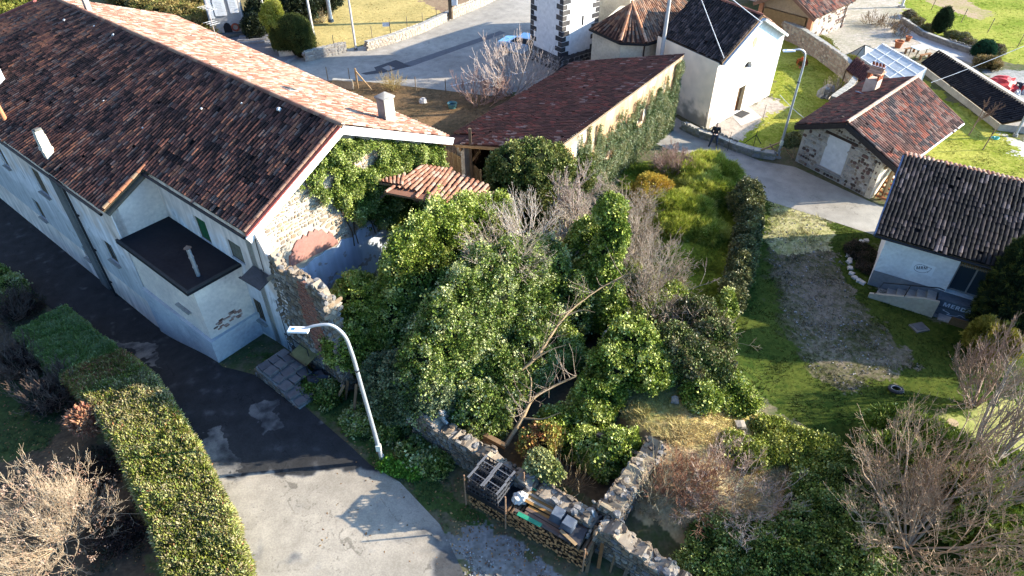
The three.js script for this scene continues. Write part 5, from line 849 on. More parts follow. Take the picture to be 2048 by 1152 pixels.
{ // old steps by the tall stub
  const t = thing('stone_steps', 'old stone steps with worn slabs against the tall wall stub', 'steps', AO(-20.6, -9.9).toArray(), -Math.atan2(UZ, UX)), r = rng(8);
  const cS = pal([[0.17, 0.155, 0.15], [0.13, 0.12, 0.12], [0.2, 0.18, 0.17]]);
  for (let i = 0; i < 6; i++) for (let k = 0; k < 3; k++) { const m = mesh('slab', box(lerp(0.4, 0.55, r()), 0.14 + r() * 0.05, lerp(0.4, 0.55, r()), -1.15 + i * 0.46, 0.72 - Math.max(0, i - 1) * 0.16, -0.5 + k * 0.5, (r() - 0.5) * 0.3, (r() - 0.5) * 0.12, (r() - 0.5) * 0.12, 0.03), pieceMat(cS[Math.floor(r() * 3)]), t); }
  mesh('side_wall', slab([[-1.5, -0.5], [1.4, -0.5], [1.4, 0.05], [-0.6, 0.7], [-1.5, 0.75]], 1.4), M([0.3, 0.29, 0.27], { map: tBlot, bump: 0.05 }), t).position.z = -0.65;
  stoneFace(t, (s, h) => mat4(s, h, 0.74), -1.5, 1.4, -0.3, 0.7, (s, h) => h < 0.62 - Math.max(0, s + 0.6) * 0.33, cRuin, { seed: 3, max: 60 });
  mesh('iron_rail', join([pipe([[-1.3, 0.7, -0.9], [-1.3, 1.7, -0.9], [0.2, 1.6, -0.95], [0.2, 0.4, -0.95]], 0.022), pipe([[-1.3, 1.2, -0.9], [0.2, 1.1, -0.95]], 0.016)]), mBlackIron, t);
  const pn = thing('metal_sheet', 'yellowed metal sheet propped above the old stone steps', 'sheet', AO(-20.7, -11.0, 0).toArray(), -Math.atan2(UZ, UX)); mesh('sheet', box(1.15, 0.04, 0.95, 0, 1.15, 0.1, 0, 0.25), M([0.22, 0.2, 0.09], { map: tBlot }), pn); mesh('frame', join([box(1.25, 0.06, 0.06, 0, 1.3, -0.4, 0, 0.25), box(1.25, 0.06, 0.06, 0, 1.05, 0.6, 0, 0.25), box(0.05, 1.1, 0.05, 0.5, 0, 0.5), box(0.05, 1.1, 0.05, -0.5, 0, 0.5)]), mBlackIron, pn);
  const tb = thing('tarpaulin', 'dark grey tarpaulin heap between the stone steps and the tall wall stub', 'tarpaulin', AO(-19.7, -10.8, 0).toArray()); lumpyCloth(tb, 0.8, 0.5, [0.035, 0.037, 0.045]);
  for (const [a, b, l] of [[[-7.77,0,-19.57], [-7.23,0.9,-19.81], 'pale split plank leaning at the foot of the tall wall stub'], [[-6.74,0,-18.37], [-6.49,1.6,-19.24], 'brown round stake standing in the verge left of the street lamp'], [[-7.32,0,-19.74], [-7.05,1.1,-19.92], 'thin grey stick propped against the end of the tall wall stub']]) { const p = thing('plank', l, 'plank', a); mesh('board', beam([0, -0.1, 0], b.map((v, i) => v - a[i]), 0.11, 0.07), l.startsWith('pale') ? mPaleTimber : mTimber, p); }
}
function lumpyCloth(parent, R, h, rgb) {
  const g = new THREE.IcosahedronGeometry(1, 4), p = g.attributes.position;
  for (let i = 0; i < p.count; i++) { const x = p.getX(i), y = p.getY(i), z = p.getZ(i), k = 1 + 0.35 * nz(x * 2.2, y * 2.2, z * 2.2 + R) + 0.12 * nz(x * 7, y * 7, z * 7); p.setXYZ(i, x * R * k, Math.max(0, y) * h * k * 1.2, z * R * k * 0.8); }
  const m = metric(g); m.computeVertexNormals(); return mesh('cloth', m, M(rgb, { rough: 0.6 }), parent);
}
// ---------- woodpile by the street ----------
{
  const A = [-1.7,0,-14.66], t = thing('woodpile', 'long stack of split firewood under sheets and boards along the ruined front wall', 'woodpile', A, -Math.atan2(2.68, 4.18)), r = rng(61);
  t.updateMatrixWorld();
  const end = [0.46, 0.25, 0.12], logG = [0, 1, 2, 3].map((k) => { const g = new THREE.CylinderGeometry(1, 1, 1, k < 2 ? 7 : 9, 1).toNonIndexed(); g.rotateX(Math.PI / 2); const p = g.attributes.position, n = g.attributes.normal, c = []; const q = rng(k); for (let i = 0; i < p.count; i++) { const e = Math.abs(n.getZ(i)) > 0.7; const s = 1 + 0.18 * nz(p.getX(i) * 1.3 + k * 5, p.getY(i) * 1.3); p.setX(i, p.getX(i) * s); p.setY(i, p.getY(i) * s * (k % 2 ? 0.75 : 1)); c.push(...(e ? end : [0.11, 0.075, 0.05])); } g.setAttribute('color', new THREE.Float32BufferAttribute(c, 3)); return g; });
  const lm = [0.75, 1, 1.2].map((k) => { const m = M([k, k * 0.97, k * 0.92], { map: tWood, bump: 0 }); m.vertexColors = true; return m; });
  let n = 0;
  for (let y = 0.08, row = 0; y < 1.16; y += 0.135, row++) for (let x = 0.05; x < 4.95;) { const R = lerp(0.055, 0.095, r()), top = x < 1.75 ? 0.95 : 1.16; if (y < top) { const m = mesh('log', logG[Math.floor(r() * 4)], lm[Math.floor(r() * 3)], t); m.position.set(x + R, y + (r() - 0.5) * 0.02, -0.5 + (r() - 0.5) * 0.12); m.rotation.set((r() - 0.5) * 0.05, (r() - 0.5) * 0.08, r() * 6); m.scale.set(R, R * 0.86, 0.95); n++; } x += R * 1.95; }
  // covers
  const tarp = mesh('black_tarp', slab([[-0.02, 0], [1.8, 0], [1.8, 0.05], [-0.02, 0.05]], 1.2), M([0.014, 0.014, 0.016], { rough: 0.5 }), t); tarp.position.set(0, 1.02, -1.15); mesh('tarp_fold', join([box(1.8, 0.32, 0.03, 0.89, 0.74, 0.06, 0, 0.12)]), M([0.014, 0.014, 0.016], { rough: 0.5 }), t);
  const cb = pal([[0.14, 0.1, 0.08], [0.17, 0.11, 0.085], [0.11, 0.09, 0.08], [0.06, 0.055, 0.055], [0.3, 0.17, 0.06], [0.42, 0.36, 0.28]]);
  for (let i = 0; i < 8; i++) mesh('cover_board', box(lerp(1.5, 3.0, r()), 0.025, 0.12, 3.35 + (r() - 0.5) * 0.4, 1.2 + (i % 2) * 0.027, -1.0 + i * 0.135, (r() - 0.5) * 0.06), pieceMat(cb[i % 5], 0.8, tWood), t);
  for (let i = 0; i < 5; i++) mesh('cover_board', box(1.35, 0.02, 0.1, 2.6, 1.255, -1.02 + i * 0.11, 0.03), pieceMat(cb[4 + i % 2], 0.7, tWood), t);
  mesh('green_sheet', box(0.95, 0.02, 0.16, 2.75, 1.262, 0.0, 0.04), M([0.02, 0.22, 0.12], { rough: 0.5 }), t);
  mesh('green_edge', box(1.6, 0.03, 0.05, 2.7, 1.28, -1.12), M([0.05, 0.3, 0.16], { rough: 0.5 }), t);
  const pl = mesh('plastic_sheet', box(0.8, 0.05, 0.7, 4.3, 1.27, -0.35, 0.1), M([0.03, 0.03, 0.034], { rough: 0.5 }), t); mesh('pale_plank', box(0.75, 0.03, 0.12, 4.25, 1.325, -0.1, -0.25), mPaleTimber, t);
  for (const [x, z, h] of [[0.02, 0.1, 1.9], [1.82, 0.12, 2.05], [1.86, -1.05, 2.1], [4.98, 0.05, 1.5], [5.0, -1.0, 1.6]]) mesh('stake', cyl(0.035, 0.028, h + 0.2, x, -0.2, z, 7), M([0.36, 0.22, 0.14], { map: tWood }), t);
  const wp = (x, y, z) => t.localToWorld(V(x, y, z)).toArray();
  // black plastic crates on the tarp, grey tubs on the boards
  let first = null;
  const crate = () => { const c = thing('plastic_crate', '', 'crate'); const mm = M([0.03, 0.03, 0.032], { rough: 0.45, bump: 0 }), w = 0.6, d = 0.55, h = 0.26;
    for (const s of [-1, 1]) { mesh('side', join([box(0.025, 0.05, d, s * w / 2, h - 0.05, 0), box(0.025, 0.05, d, s * w / 2, 0, 0), ...[-1, -0.33, 0.33, 1].map((k) => box(0.025, h - 0.1, 0.04, s * w / 2, 0.05, k * (d / 2 - 0.03)))]), mm, c); mesh('end', join([box(w - 0.03, 0.05, 0.025, 0, h - 0.05, s * d / 2), box(w - 0.03, 0.05, 0.025, 0, 0, s * d / 2), ...[-0.6, 0, 0.6].map((k) => box(0.05, h - 0.1, 0.02, k * w / 2, 0.05, s * d / 2))]), mm, c); }
    mesh('rim', join([box(0.08, 0.02, d + 0.04, -w / 2, h, 0), box(0.08, 0.02, d + 0.04, w / 2, h, 0)]), M([0.12, 0.12, 0.125], { rough: 0.4, bump: 0 }), c); for (let i = 0; i < 4; i++) mesh('base_slat', box(0.05, 0.015, d - 0.04, -0.2 + i * 0.13, 0.004, 0), mm, c); mesh('crossbar', box(w - 0.06, 0.02, 0.03, 0, h - 0.005, 0), M([0.12, 0.12, 0.125], { rough: 0.4, bump: 0 }), c); return c; };
  const where = ['far left', 'far right', 'near left', 'near right'];
  for (let l = 0; l < 3; l++) for (let i = 0; i < 4; i++) { let c; if (!first) c = first = crate(); else { c = first.clone(); c.name = numbered('plastic_crate'); scene.add(c); } c.position.set(...wp(0.5 + (i % 2) * 0.66, 1.08 + l * 0.27, -0.78 + Math.floor(i / 2) * 0.6)); c.rotation.y = t.rotation.y - 0.03 * l; tag(c, `black slotted plastic crate, ${where[i]} one in the ${['bottom', 'middle', 'top'][l]} layer on the woodpile`, 'crate', 'black crates on the woodpile'); }
  for (const [i, x, z] of [[0, 3.55, -0.62], [1, 4.05, -0.5]]) { const b = thing('plastic_tub', i ? 'upturned grey plastic tub on the woodpile, the nearer of two to the stakes' : 'upturned grey plastic tub on the woodpile, beside the striped boards', 'tub', wp(x, 1.24, z), t.rotation.y + 0.05 - i * 0.1, 'upturned tubs on the woodpile'); const s = new THREE.CylinderGeometry(0.28, 0.34, 0.36, 4, 1).rotateY(Math.PI / 4).translate(0, 0.18, 0); mesh('tub', metric(s), M([0.085, 0.1, 0.125], { rough: 0.45, bump: 0 }), b); mesh('base', box(0.37, 0.012, 0.37, 0, 0.36, 0, 0, 0, 0, 0.004), M([0.11, 0.13, 0.16], { rough: 0.4, map: tBlot, bump: 0 }), b); mesh('lip', box(0.52, 0.03, 0.52, 0, 0, 0, 0, 0, 0, 0.01), M([0.075, 0.09, 0.11], { rough: 0.45, bump: 0 }), b); }
  const bg = thing('plastic_bag', 'crumpled white plastic bag between the crates and the boards on the woodpile', 'bag', wp(2.0, 1.1, -0.6)); lumpyCloth(bg, 0.32, 0.3, [0.6, 0.56, 0.5]);
  const cp = thing('white_can', 'small white plastic can standing behind the woodpile', 'can', [1.12,0.9,-14.29]); mesh('body', join([cyl(0.09, 0.09, 0.3), cyl(0.09, 0.03, 0.08, 0, 0.3, 0), cyl(0.03, 0.03, 0.05, 0, 0.38, 0)]), mWhite, cp); mesh('cap', cyl(0.035, 0.035, 0.03, 0, 0.43, 0), M([0.5, 0.12, 0.08]), cp);
  const stakes = [[[3.34,0,-12.39], [2.8,1.7,-13.28], 'white metal fence post leaning against the wall end, further from the street', mSteel, 0.07], [[3.41,0.1,-12.44], [3.1,1.5,-12.98], 'white metal fence post leaning at the end of the woodpile, nearer the street', mSteel, 0.08], [[2.58,0,-11.8], [2.91,1.5,-12.78], 'dark split stake at the right end of the woodpile', mTimber, 0.12], [[3.02,0,-11.98], [3.17,1,-12.55], 'short rust-brown plank at the right end of the woodpile', M([0.26, 0.12, 0.05], { map: tWood }), 0.13], [[3.39,0,-11.8], [3.84,1.5,-12.78], 'thin slanting stake against the crumbling wall', mTimber, 0.07], [[3.85,0,-11.62], [4.35,1.2,-12.43], 'thick mossy stake leaning on the crumbling wall at the bottom edge', mOldTimber, 0.13]];
  for (const [a, b, l, m, w] of stakes) { const s = thing(l.includes('metal') ? 'metal_post' : 'stake', l, l.includes('metal') ? 'post' : 'stake', a); mesh('shaft', beam([0, -0.2, 0], b.map((v, i) => v - a[i]), w, w * 0.6), m, s); }
}
// ---------- street lamps ----------
function streetLamp(label, p, pts, head, dirn) {
  const l = thing('street_lamp', label, 'street lamp', p, 0, 'street lamps'), q = (k) => k.map((v, i) => v - p[i]);
  const C = curvePts(pts.map(q), 40);
  mesh('pole', new Tubes().add(C, 0.085, 0.045, 12).geo(), mGalv, l); mesh('base', cyl(0.11, 0.1, 0.5, 0, -0.05, 0), M([0.3, 0.32, 0.33], { rough: 0.5, metal: 0.3 }), l);
  mesh('service_box', box(0.2, 0.34, 0.16, -0.03, 0.85, 0.06, 0, 0, 0, 0.02), M([0.62, 0.62, 0.5]), l);
  mesh('band', cyl(0.1, 0.1, 0.05, C[14].x, C[14].y, C[14].z), mBlackIron, l);
  const h = mesh('lamp_head', new RoundedBoxGeometry(0.72, 0.09, 0.28, 2, 0.03), M([0.72, 0.74, 0.76], { rough: 0.35, bump: 0 }), l); h.position.set(...q(head)); h.rotation.y = dirn; h.rotation.z = 0.06;
  mesh('lens', box(0.4, 0.02, 0.2, 0, -0.062, 0), M([0.6, 0.62, 0.62], { rough: 0.15, bump: 0 }), h); mesh('label', box(0.12, 0.006, 0.1, -0.18, 0.046, 0.0), M([0.05, 0.2, 0.55]), h); return l;
}
streetLamp('tall curved street lamp on the verge in the foreground, left of the ruin', [-5.2, 0, -16.5], [[-5.2, 0, -16.5], [-5.28, 2.2, -16.45], [-5.38, 4.6, -16.4], [-5.46, 6.4, -16.36], [-5.6, 7.2, -16.38], [-5.95, 7.62, -16.4], [-6.45, 7.64, -16.36], [-6.8, 7.56, -16.32]], [-7.02, 7.5, -16.3], -0.1);
streetLamp('curved street lamp at the lane between the chapel lawn and the stone cottage', [18.1, 0, -41.33], [[18.1, 0, -41.33], [18.1, 2.5, -41.35], [18.12, 5, -41.38], [18.1, 6.6, -41.4], [17.98, 7.1, -41.4], [17.65, 7.3, -41.38], [17.2, 7.28, -41.35]], [16.95, 7.24, -41.33], -0.05);

// ---------- ivy mounds over the ruin ----------
function leafy(name, label, cat, pos, blobs, o = {}) { const t = thing(name, label, cat, pos, 0, o.group); lumpy(t, blobs, o); return t; }
const B = (p, r, t = 0, w = 1) => ({ c: p, r: typeof r === 'number' ? [r, r, r] : r, t, w });
const TW = -0.681;
const wallBlobs = (a, os, tops, thick, wide) => os.map((o, i) => B(AO(a + 0.15 * nz(o, 3) * 4 * 0.2, o, tops[i] * 0.5).toArray(), [thick, tops[i] * 0.53, wide], TW));
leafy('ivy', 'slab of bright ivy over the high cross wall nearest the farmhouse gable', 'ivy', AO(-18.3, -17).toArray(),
  [...wallBlobs(-18.1, [-12.8, -14.0, -15.0, -16.1, -17.4, -18.7, -20, -21.2], [2.6, 4.4, 6.3, 6.7, 6.6, 6.2, 5.7, 5.2], 1.0, 1.2), B(AO(-20.6, -17.6, 2.0).toArray(), [1.1, 2.2, 1.3], TW), B([-6.65,3.4,-22.51], [1.1, 1.2, 1.1]), B([-7.2,2.2,-20.94], [0.9, 1.2, 0.9]), B([-6.36,1.2,-21.63], [1.2, 1.2, 1.1])], { n: 44000, cols: cIvySun, seed: 3, lump: 0.16, size: 0.95, low: -0.6 });  // the lump nearest the gable is added to block sun off the plaster
leafy('ivy', 'largest dark green ivy mound filling the middle of the ruin', 'ivy', AO(-14, -16).toArray(),
  [...wallBlobs(-14.4, [-12.4, -13.6, -14.9, -16.2, -17.5, -18.8, -20], [4.9, 5.9, 6.3, 6.4, 6.1, 5.6, 5.0], 1.15, 1.3), ...[[-12.6, -13.4, 1.6], [-12.8, -15, 2.0], [-12.7, -16.6, 2.1], [-12.9, -18.2, 1.9]].map(([a, o, r]) => B(AO(a, o, r * 0.55).toArray(), [1.3, r, 1.3], TW)), B([-3.61,2.6,-22.09], [1.2, 1.5, 1.2]), ...[[-16.4, -14.2, 2.2], [-16.4, -16, 2.6], [-16.5, -18, 2.6], [-16.4, -20, 2.4], [-13.0, -20.6, 2.2], [-14.2, -21.8, 2.0]].map(([a, o, r]) => B(AO(a, o, r * 0.5).toArray(), [1.3, r, 1.3], TW))], { n: 60000, cols: cIvy, seed: 4, lump: 0.2, size: 0.95, low: -0.6 });
leafy('ivy', 'round silvery ivy bush at the foot of the ruin beside the street lamp', 'ivy', AO(-14, -11.4).toArray(), [B([-3.72,2.3,-18.69], [1.45, 1.35, 1.35]), B([-4.63,1.3,-18.63], [1.0, 1.2, 1.0]), B([-2.94,1.7,-18.55], [0.9, 1.0, 0.9]), B([-5.41,1.3,-19.73], [0.9, 1.2, 0.9])], { n: 15000, cols: pal([[0.08, 0.11, 0.03], [0.08, 0.11, 0.045], [0.12, 0.15, 0.07], [0.17, 0.19, 0.1]]), seed: 5, lump: 0.22 });
leafy('ivy', 'dense ivy bush in front of the barn opening', 'ivy', [0.76,0,-37.47], [B([0.68,4.9,-31.26], [1.75, 1.4, 1.4]), B([0.68,4.9,-31.26].map((v, i) => i === 1 ? 2.4 : v), [1.8, 2.6, 1.4]), B([-0.32,4.2,-31.74], [1.0, 1.3, 1.0]), B([1.98,4.5,-32.06], [1.2, 1.2, 1.1]), B([1.98,4.5,-32.06].map((v, i) => i === 1 ? 2.2 : v), [1.4, 2.4, 1.2]), B([3.42,2.2,-35.12], [1.4, 1.6, 1.2])], { n: 13000, cols: pal([[0.03, 0.055, 0.012], [0.06, 0.09, 0.018], [0.1, 0.13, 0.025], [0.17, 0.18, 0.04], [0.24, 0.24, 0.07]]), seed: 6 });
leafy('shrub', 'low green shrubs between the barn bush and the ivy slab', 'shrub', [0.49,0,-35.27], [B([0.18,1.4,-33.92], [1.2, 1.2, 1.0]), B([1.06,1.5,-34.31], [1.2, 1.1, 1.0]), B([1.95,1.3,-34.35], [1.2, 1.2, 1])], { n: 5000, cols: cIvy, seed: 7 });
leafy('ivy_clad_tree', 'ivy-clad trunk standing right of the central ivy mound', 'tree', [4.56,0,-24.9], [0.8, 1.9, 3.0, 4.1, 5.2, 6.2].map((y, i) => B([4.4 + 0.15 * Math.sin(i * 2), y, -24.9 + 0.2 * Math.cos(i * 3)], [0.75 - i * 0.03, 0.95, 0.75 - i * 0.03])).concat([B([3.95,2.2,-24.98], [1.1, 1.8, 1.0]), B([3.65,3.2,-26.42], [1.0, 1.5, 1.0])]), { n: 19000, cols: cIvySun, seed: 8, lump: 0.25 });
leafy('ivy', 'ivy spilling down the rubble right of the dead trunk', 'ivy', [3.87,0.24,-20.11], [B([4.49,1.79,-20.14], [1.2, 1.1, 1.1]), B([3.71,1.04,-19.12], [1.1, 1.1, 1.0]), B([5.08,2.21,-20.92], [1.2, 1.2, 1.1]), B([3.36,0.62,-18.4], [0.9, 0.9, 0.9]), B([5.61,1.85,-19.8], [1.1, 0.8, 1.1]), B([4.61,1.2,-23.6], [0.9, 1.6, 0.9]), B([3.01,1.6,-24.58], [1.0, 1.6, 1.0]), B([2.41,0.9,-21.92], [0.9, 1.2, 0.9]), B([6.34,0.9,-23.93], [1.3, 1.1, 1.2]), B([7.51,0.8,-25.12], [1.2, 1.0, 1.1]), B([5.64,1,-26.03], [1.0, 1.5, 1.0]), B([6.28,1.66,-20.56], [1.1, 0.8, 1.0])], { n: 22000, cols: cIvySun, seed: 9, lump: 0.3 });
leafy('ivy', 'clump of pale ivy on broken masonry left of the hedge end', 'ivy', [7.75,1.16,-20.44], [B([8.65,1.2,-23.6], [0.9, 1.2, 0.9]), B([8.86,1.41,-21.73], [0.9, 1.1, 0.9]), B([7.38,1.92,-20.31], [1.2, 0.9, 1.0]), B([8.32,1.56,-19.93], [1.0, 0.8, 0.9]), B([7.09,1.68,-21.46], [1.0, 1.0, 0.9])], { n: 16000, cols: pal([[0.08, 0.11, 0.02], [0.1, 0.13, 0.035], [0.15, 0.17, 0.05], [0.2, 0.17, 0.08]]), seed: 10, lump: 0.3 });
leafy('shrub', 'green bramble clump at the edge of the dry bank', 'shrub', [9.1,0.74,-19.39], [B([8.85,1.15,-19.58], [1.0, 0.6, 0.9]), B([9.44,0.77,-19.08], [0.9, 0.5, 0.8]), B([7.78,1.44,-18.77], [0.8, 0.6, 0.7])], { n: 3500, cols: cIvySun, seed: 11, lump: 0.3 });
leafy('shrub', 'green weeds inside the corner of the low ruined walls', 'shrub', [4.12,0,-16.36], [B([4.26,0.7,-16.45], [0.9, 0.9, 0.9]), B([3.65,0.5,-16.12], [0.7, 0.8, 0.7]), B([2.53,0.5,-16.96], [0.9, 0.7, 0.9]), B([1.98,0.4,-17.79], [1.0, 0.7, 0.9])], { n: 5000, cols: cIvySun, seed: 12, lump: 0.3 });
leafy('shrub', 'autumn shrub with orange and yellow leaves inside the ruin', 'shrub', [1.24,0,-16.96], [B([1.21,0.9,-16.9], [0.65, 0.5, 0.6]), B([0.71,0.8,-16.73], [0.4, 0.4, 0.4])], { n: 1100, cols: pal([[0.35, 0.13, 0.06], [0.42, 0.2, 0.06], [0.4, 0.3, 0.08], [0.3, 0.3, 0.07]]), seed: 13, core: 0.5, lump: 0.4 });
leafy('shrub', 'pale yellow-green shrub on the top of the low front wall', 'shrub', [1.14,1.3,-15.1], [B([1.04,1.6,-15.22], [0.45, 0.45, 0.45]), B([1.41,1.5,-14.96], [0.4, 0.4, 0.4])], { n: 900, cols: pal([[0.2, 0.22, 0.06], [0.3, 0.3, 0.12]]), seed: 14, core: 0.5, lump: 0.4 });
leafy('shrub', 'yellow-orange leaved shrub between the grey bush and the tall grass', 'shrub', [8.69,0,-35.84], [B([8.65,0.6,-36.03], [1.3, 0.8, 1.0]), B([8.09,0.5,-35.34], [0.8, 0.6, 0.8])], { n: 2600, geos: gFine, size: 1.4, mat: mLeafM, cols: pal([[0.34, 0.2, 0.03], [0.42, 0.28, 0.04], [0.4, 0.33, 0.07]]), seed: 15, core: 0.7, inner: [0.16, 0.1, 0.03], lump: 0.3 });
leafy('tall_grass', 'tall lush yellow-green weeds between the pink bush and the lane', 'grass', [11.63,0,-35.84], [[1390, 360, 1.3], [1340, 420, 1.2], [1420, 390, 1.2], [1380, 430, 1.1], [1440, 350, 0.9], [1410, 340, 1.0], [1330, 460, 0.9], [1400, 460, 0.8]].map(([x, y, r], i) => B([[11.81,0,-38.21], [9.58,0,-34.72], [12.38,0,-36.41], [10.68,0,-34.18], [13.57,0,-38.83], [12.73,0,-39.47], [9.5,0,-32.63], [11.14,0,-32.13]][i].map((v, k) => k === 1 ? 0.3 : v), [r * 1.25, r * 0.5, r * 1.05])), { n: 19000, geos: gBlade, mat: mLeafM, size: 0.95, cols: pal([[0.14, 0.18, 0.02], [0.25, 0.3, 0.035], [0.37, 0.4, 0.06], [0.47, 0.46, 0.11]]), seed: 16, lump: 0.45, inner: [0.06, 0.08, 0.015] });
leafy('ivy_hedge', 'narrow ivy-grown fence between the tall weeds and the gravel drive', 'hedge', [13.07,0,-30.69], [[[13.72,0.8,-34.05], 0.75], [[13.71,0.7,-32.63], 0.7], [[12.97,0.7,-30.67], 0.6], [[12.17,0.6,-28.56], 0.6], [[11.29,0.6,-26.5], 0.55], [[14.16,1,-34.55], 0.7], [[13.36,0.7,-31.63], 0.6], [[12.62,0.6,-29.66], 0.6], [[11.72,0.6,-27.51], 0.55], [[10.99,0.5,-25.84], 0.55]].map(([p, r]) => B(p, [r * 0.9, r * 1.5, r * 1.5], 0.1)), { n: 14000, cols: pal([[0.06, 0.08, 0.025], [0.1, 0.11, 0.04], [0.17, 0.16, 0.07], [0.2, 0.2, 0.06]]), seed: 17, lump: 0.3 });
leafy('ivy_hedge', 'sunlit ivy-covered fence post end at the lower end of the ivy fence', 'hedge', [10.35,0,-24.18], [B([10.46,0.7,-25.05], [0.45, 0.8, 0.7]), B([10.21,0.5,-24.01], [0.45, 0.7, 0.6]), B([9.83,0.3,-22.85], [0.5, 0.5, 0.6])], { n: 3200, cols: cIvySun, seed: 18, lump: 0.3 });
leafy('ivy', 'dark ivy bank beside the crumbling wall at the bottom edge', 'ivy', [9.64,0,-12.73], [[[7.4,0.3,-12.66], 1.0], [[8.75,0.3,-12.37], 1.2], [[10.46,0.3,-12.75], 1.3], [[12.07,0.3,-13.74], 1.3], [[13.1,0.25,-14.93], 1.1], [[11.58,0.25,-14.39], 1.1], [[9.28,0.6,-11.49], 1.3], [[11.51,0.7,-11.61], 1.3], [[13.79,0.4,-15.84], 0.8], [[6.79,0.4,-11.59], 1.0]].map(([p, r]) => B(p, [r * 1.1, r * 0.62, r * 1.1])), { n: 28000, cols: pal([[0.05, 0.075, 0.014], [0.09, 0.13, 0.02], [0.15, 0.2, 0.035], [0.22, 0.27, 0.06], [0.3, 0.33, 0.11]]), seed: 19, lump: 0.3, size: 0.9 });
leafy('laurel', 'bright green laurel bushes below the bare tree at the right', 'shrub', [15.82,0,-15.66], [[[15.72,0.8,-17.47], 1.0], [[16.28,0.9,-16.78], 1.0], [[16.8,1,-16.11], 1.1], [[14.92,0.9,-15.72], 1.2], [[17.31,1,-15.2], 1.2], [[18.67,0.8,-15.11], 1.2], [[16.82,0.7,-13.3], 1.2], [[14.89,0.6,-16.52], 0.8], [[17.57,0.7,-12.72], 1.1]].map(([p, r]) => B(p, [r, r * 0.7, r])), { n: 15000, geos: gLaurel, size: 1.0, cols: pal([[0.06, 0.1, 0.012], [0.12, 0.18, 0.02], [0.2, 0.26, 0.035], [0.29, 0.33, 0.07]]), seed: 20, lump: 0.3 });
leafy('shrub', 'yellow-green low shrubs with white stones at the lower edge of the yard', 'shrub', [11.93,0,-17.59], [[[10.7,0.27,-17.89], 0.8], [[11.51,0.25,-17.15], 0.9], [[12.42,0.3,-16.86], 0.9], [[9.01,0.74,-16.54], 0.9], [[10.18,0.35,-16.83], 0.8], [[11.75,0.2,-15.98], 0.7]].map(([p, r]) => B(p, [r, r * 0.45, r * 0.8])), { n: 6500, cols: pal([[0.18, 0.22, 0.03], [0.28, 0.3, 0.05], [0.38, 0.38, 0.1]]), seed: 21, lump: 0.4, core: 0.7 });
leafy('verge_plants', 'dark nettles and ivy on the verge behind the street lamp', 'plant', [-5.47,0,-17.59], [[[-6.42,0.2,-18.47], 0.7], [[-5.11,0.2,-18.21], 0.8], [[-3.91,0.15,-16.73], 0.7], [[-7.98,0.15,-19.9], 0.7], [[-8.99,0.15,-20.48], 0.6], [[-3.06,0.2,-16.22], 0.6]].map(([p, r]) => B(p, [r, r * 0.5, r])), { n: 4500, cols: cIvy, seed: 22, lump: 0.3, core: 0.7 });
leafy('verge_plants', 'bright green weeds at the foot of the street lamp in the sun', 'plant', [-4.46,0,-16.17], [B([-4.34,0.1,-16.1], [0.45, 0.22, 0.3]), B([-4.96,0.1,-16.29], [0.3, 0.2, 0.25]), B([-3.83,0.1,-15.94], [0.3, 0.18, 0.25])], { n: 900, cols: pal([[0.1, 0.2, 0.02], [0.15, 0.27, 0.03]]), seed: 23, core: 0.6 });
// cypress and its yellow neighbour
leafy('cypress', 'dark green cypress in front of the graffiti hut', 'tree', [23.94,0,-24.18], [[[23.69,0.9,-23.93], [1.5, 1.3, 1.3]], [[23.56,2,-24.12], [1.4, 1.5, 1.3]], [[23.61,3.2,-24.31], [1.25, 1.5, 1.15]], [[23.53,4.1,-24.46], [0.9, 1.0, 0.9]], [[24.89,2.6,-24.5], [1.3, 1.8, 1.2]]].map(([p, r]) => B(p, r)), { n: 15000, geos: gConifer, mat: mLeafM, size: 1.2, cols: pal([[0.012, 0.022, 0.012], [0.018, 0.032, 0.014], [0.03, 0.045, 0.015], [0.09, 0.1, 0.02]]), seed: 24, lump: 0.15, freq: 2.2 });
leafy('conifer_shrub', 'golden yellow conifer shrub below the cypress', 'shrub', [22.36,0,-22.16], [B([22.19,0.8,-22.51], [0.95, 0.9, 0.9]), B([21.68,1.2,-22.76], [0.5, 0.7, 0.5]), B([22.37,1.1,-22.04], [0.55, 0.7, 0.5])], { n: 4500, geos: gConifer, mat: mLeafM, cols: pal([[0.12, 0.11, 0.015], [0.2, 0.18, 0.025], [0.3, 0.26, 0.05]]), seed: 25, lump: 0.3, freq: 2 });
leafy('shrub_bed', 'dark planting bed ringed with stones beside the hut', 'plant', [19.3,0,-29.77], [B([19.4,0.1,-30.32], [0.8, 0.35, 0.8]), B([19.59,0.1,-29.2], [0.8, 0.35, 0.9])], { n: 2200, geos: gFine, size: 1.2, mat: mLeafM, cols: pal([[0.03, 0.035, 0.015], [0.06, 0.05, 0.03], [0.1, 0.07, 0.05]]), seed: 26, core: 0.7, lump: 0.35 });
for (let i = 0; i < 13; i++) { const p = [[18.91,0,-30.69], [18.67,0,-30.13], [18.47,0,-29.54], [18.33,0,-29.02], [18.23,0,-28.54], [18.26,0,-28.2], [18.38,0,-27.95], [18.52,0,-27.78], [19.25,0,-31.16], [19.55,0,-31.35], [19.88,0,-31.44], [20.2,0,-31.54], [18.61,0,-29.77]][i]; const s = thing('edging_stone', 'pale edging stone in the ring around the planting bed by the hut', 'stone', p, i, 'edging stones round the bed'); mesh('stone', stoneGeos[i % 7], pieceMat(cCot[1]), s).scale.set(0.3, 0.22, 0.26); }
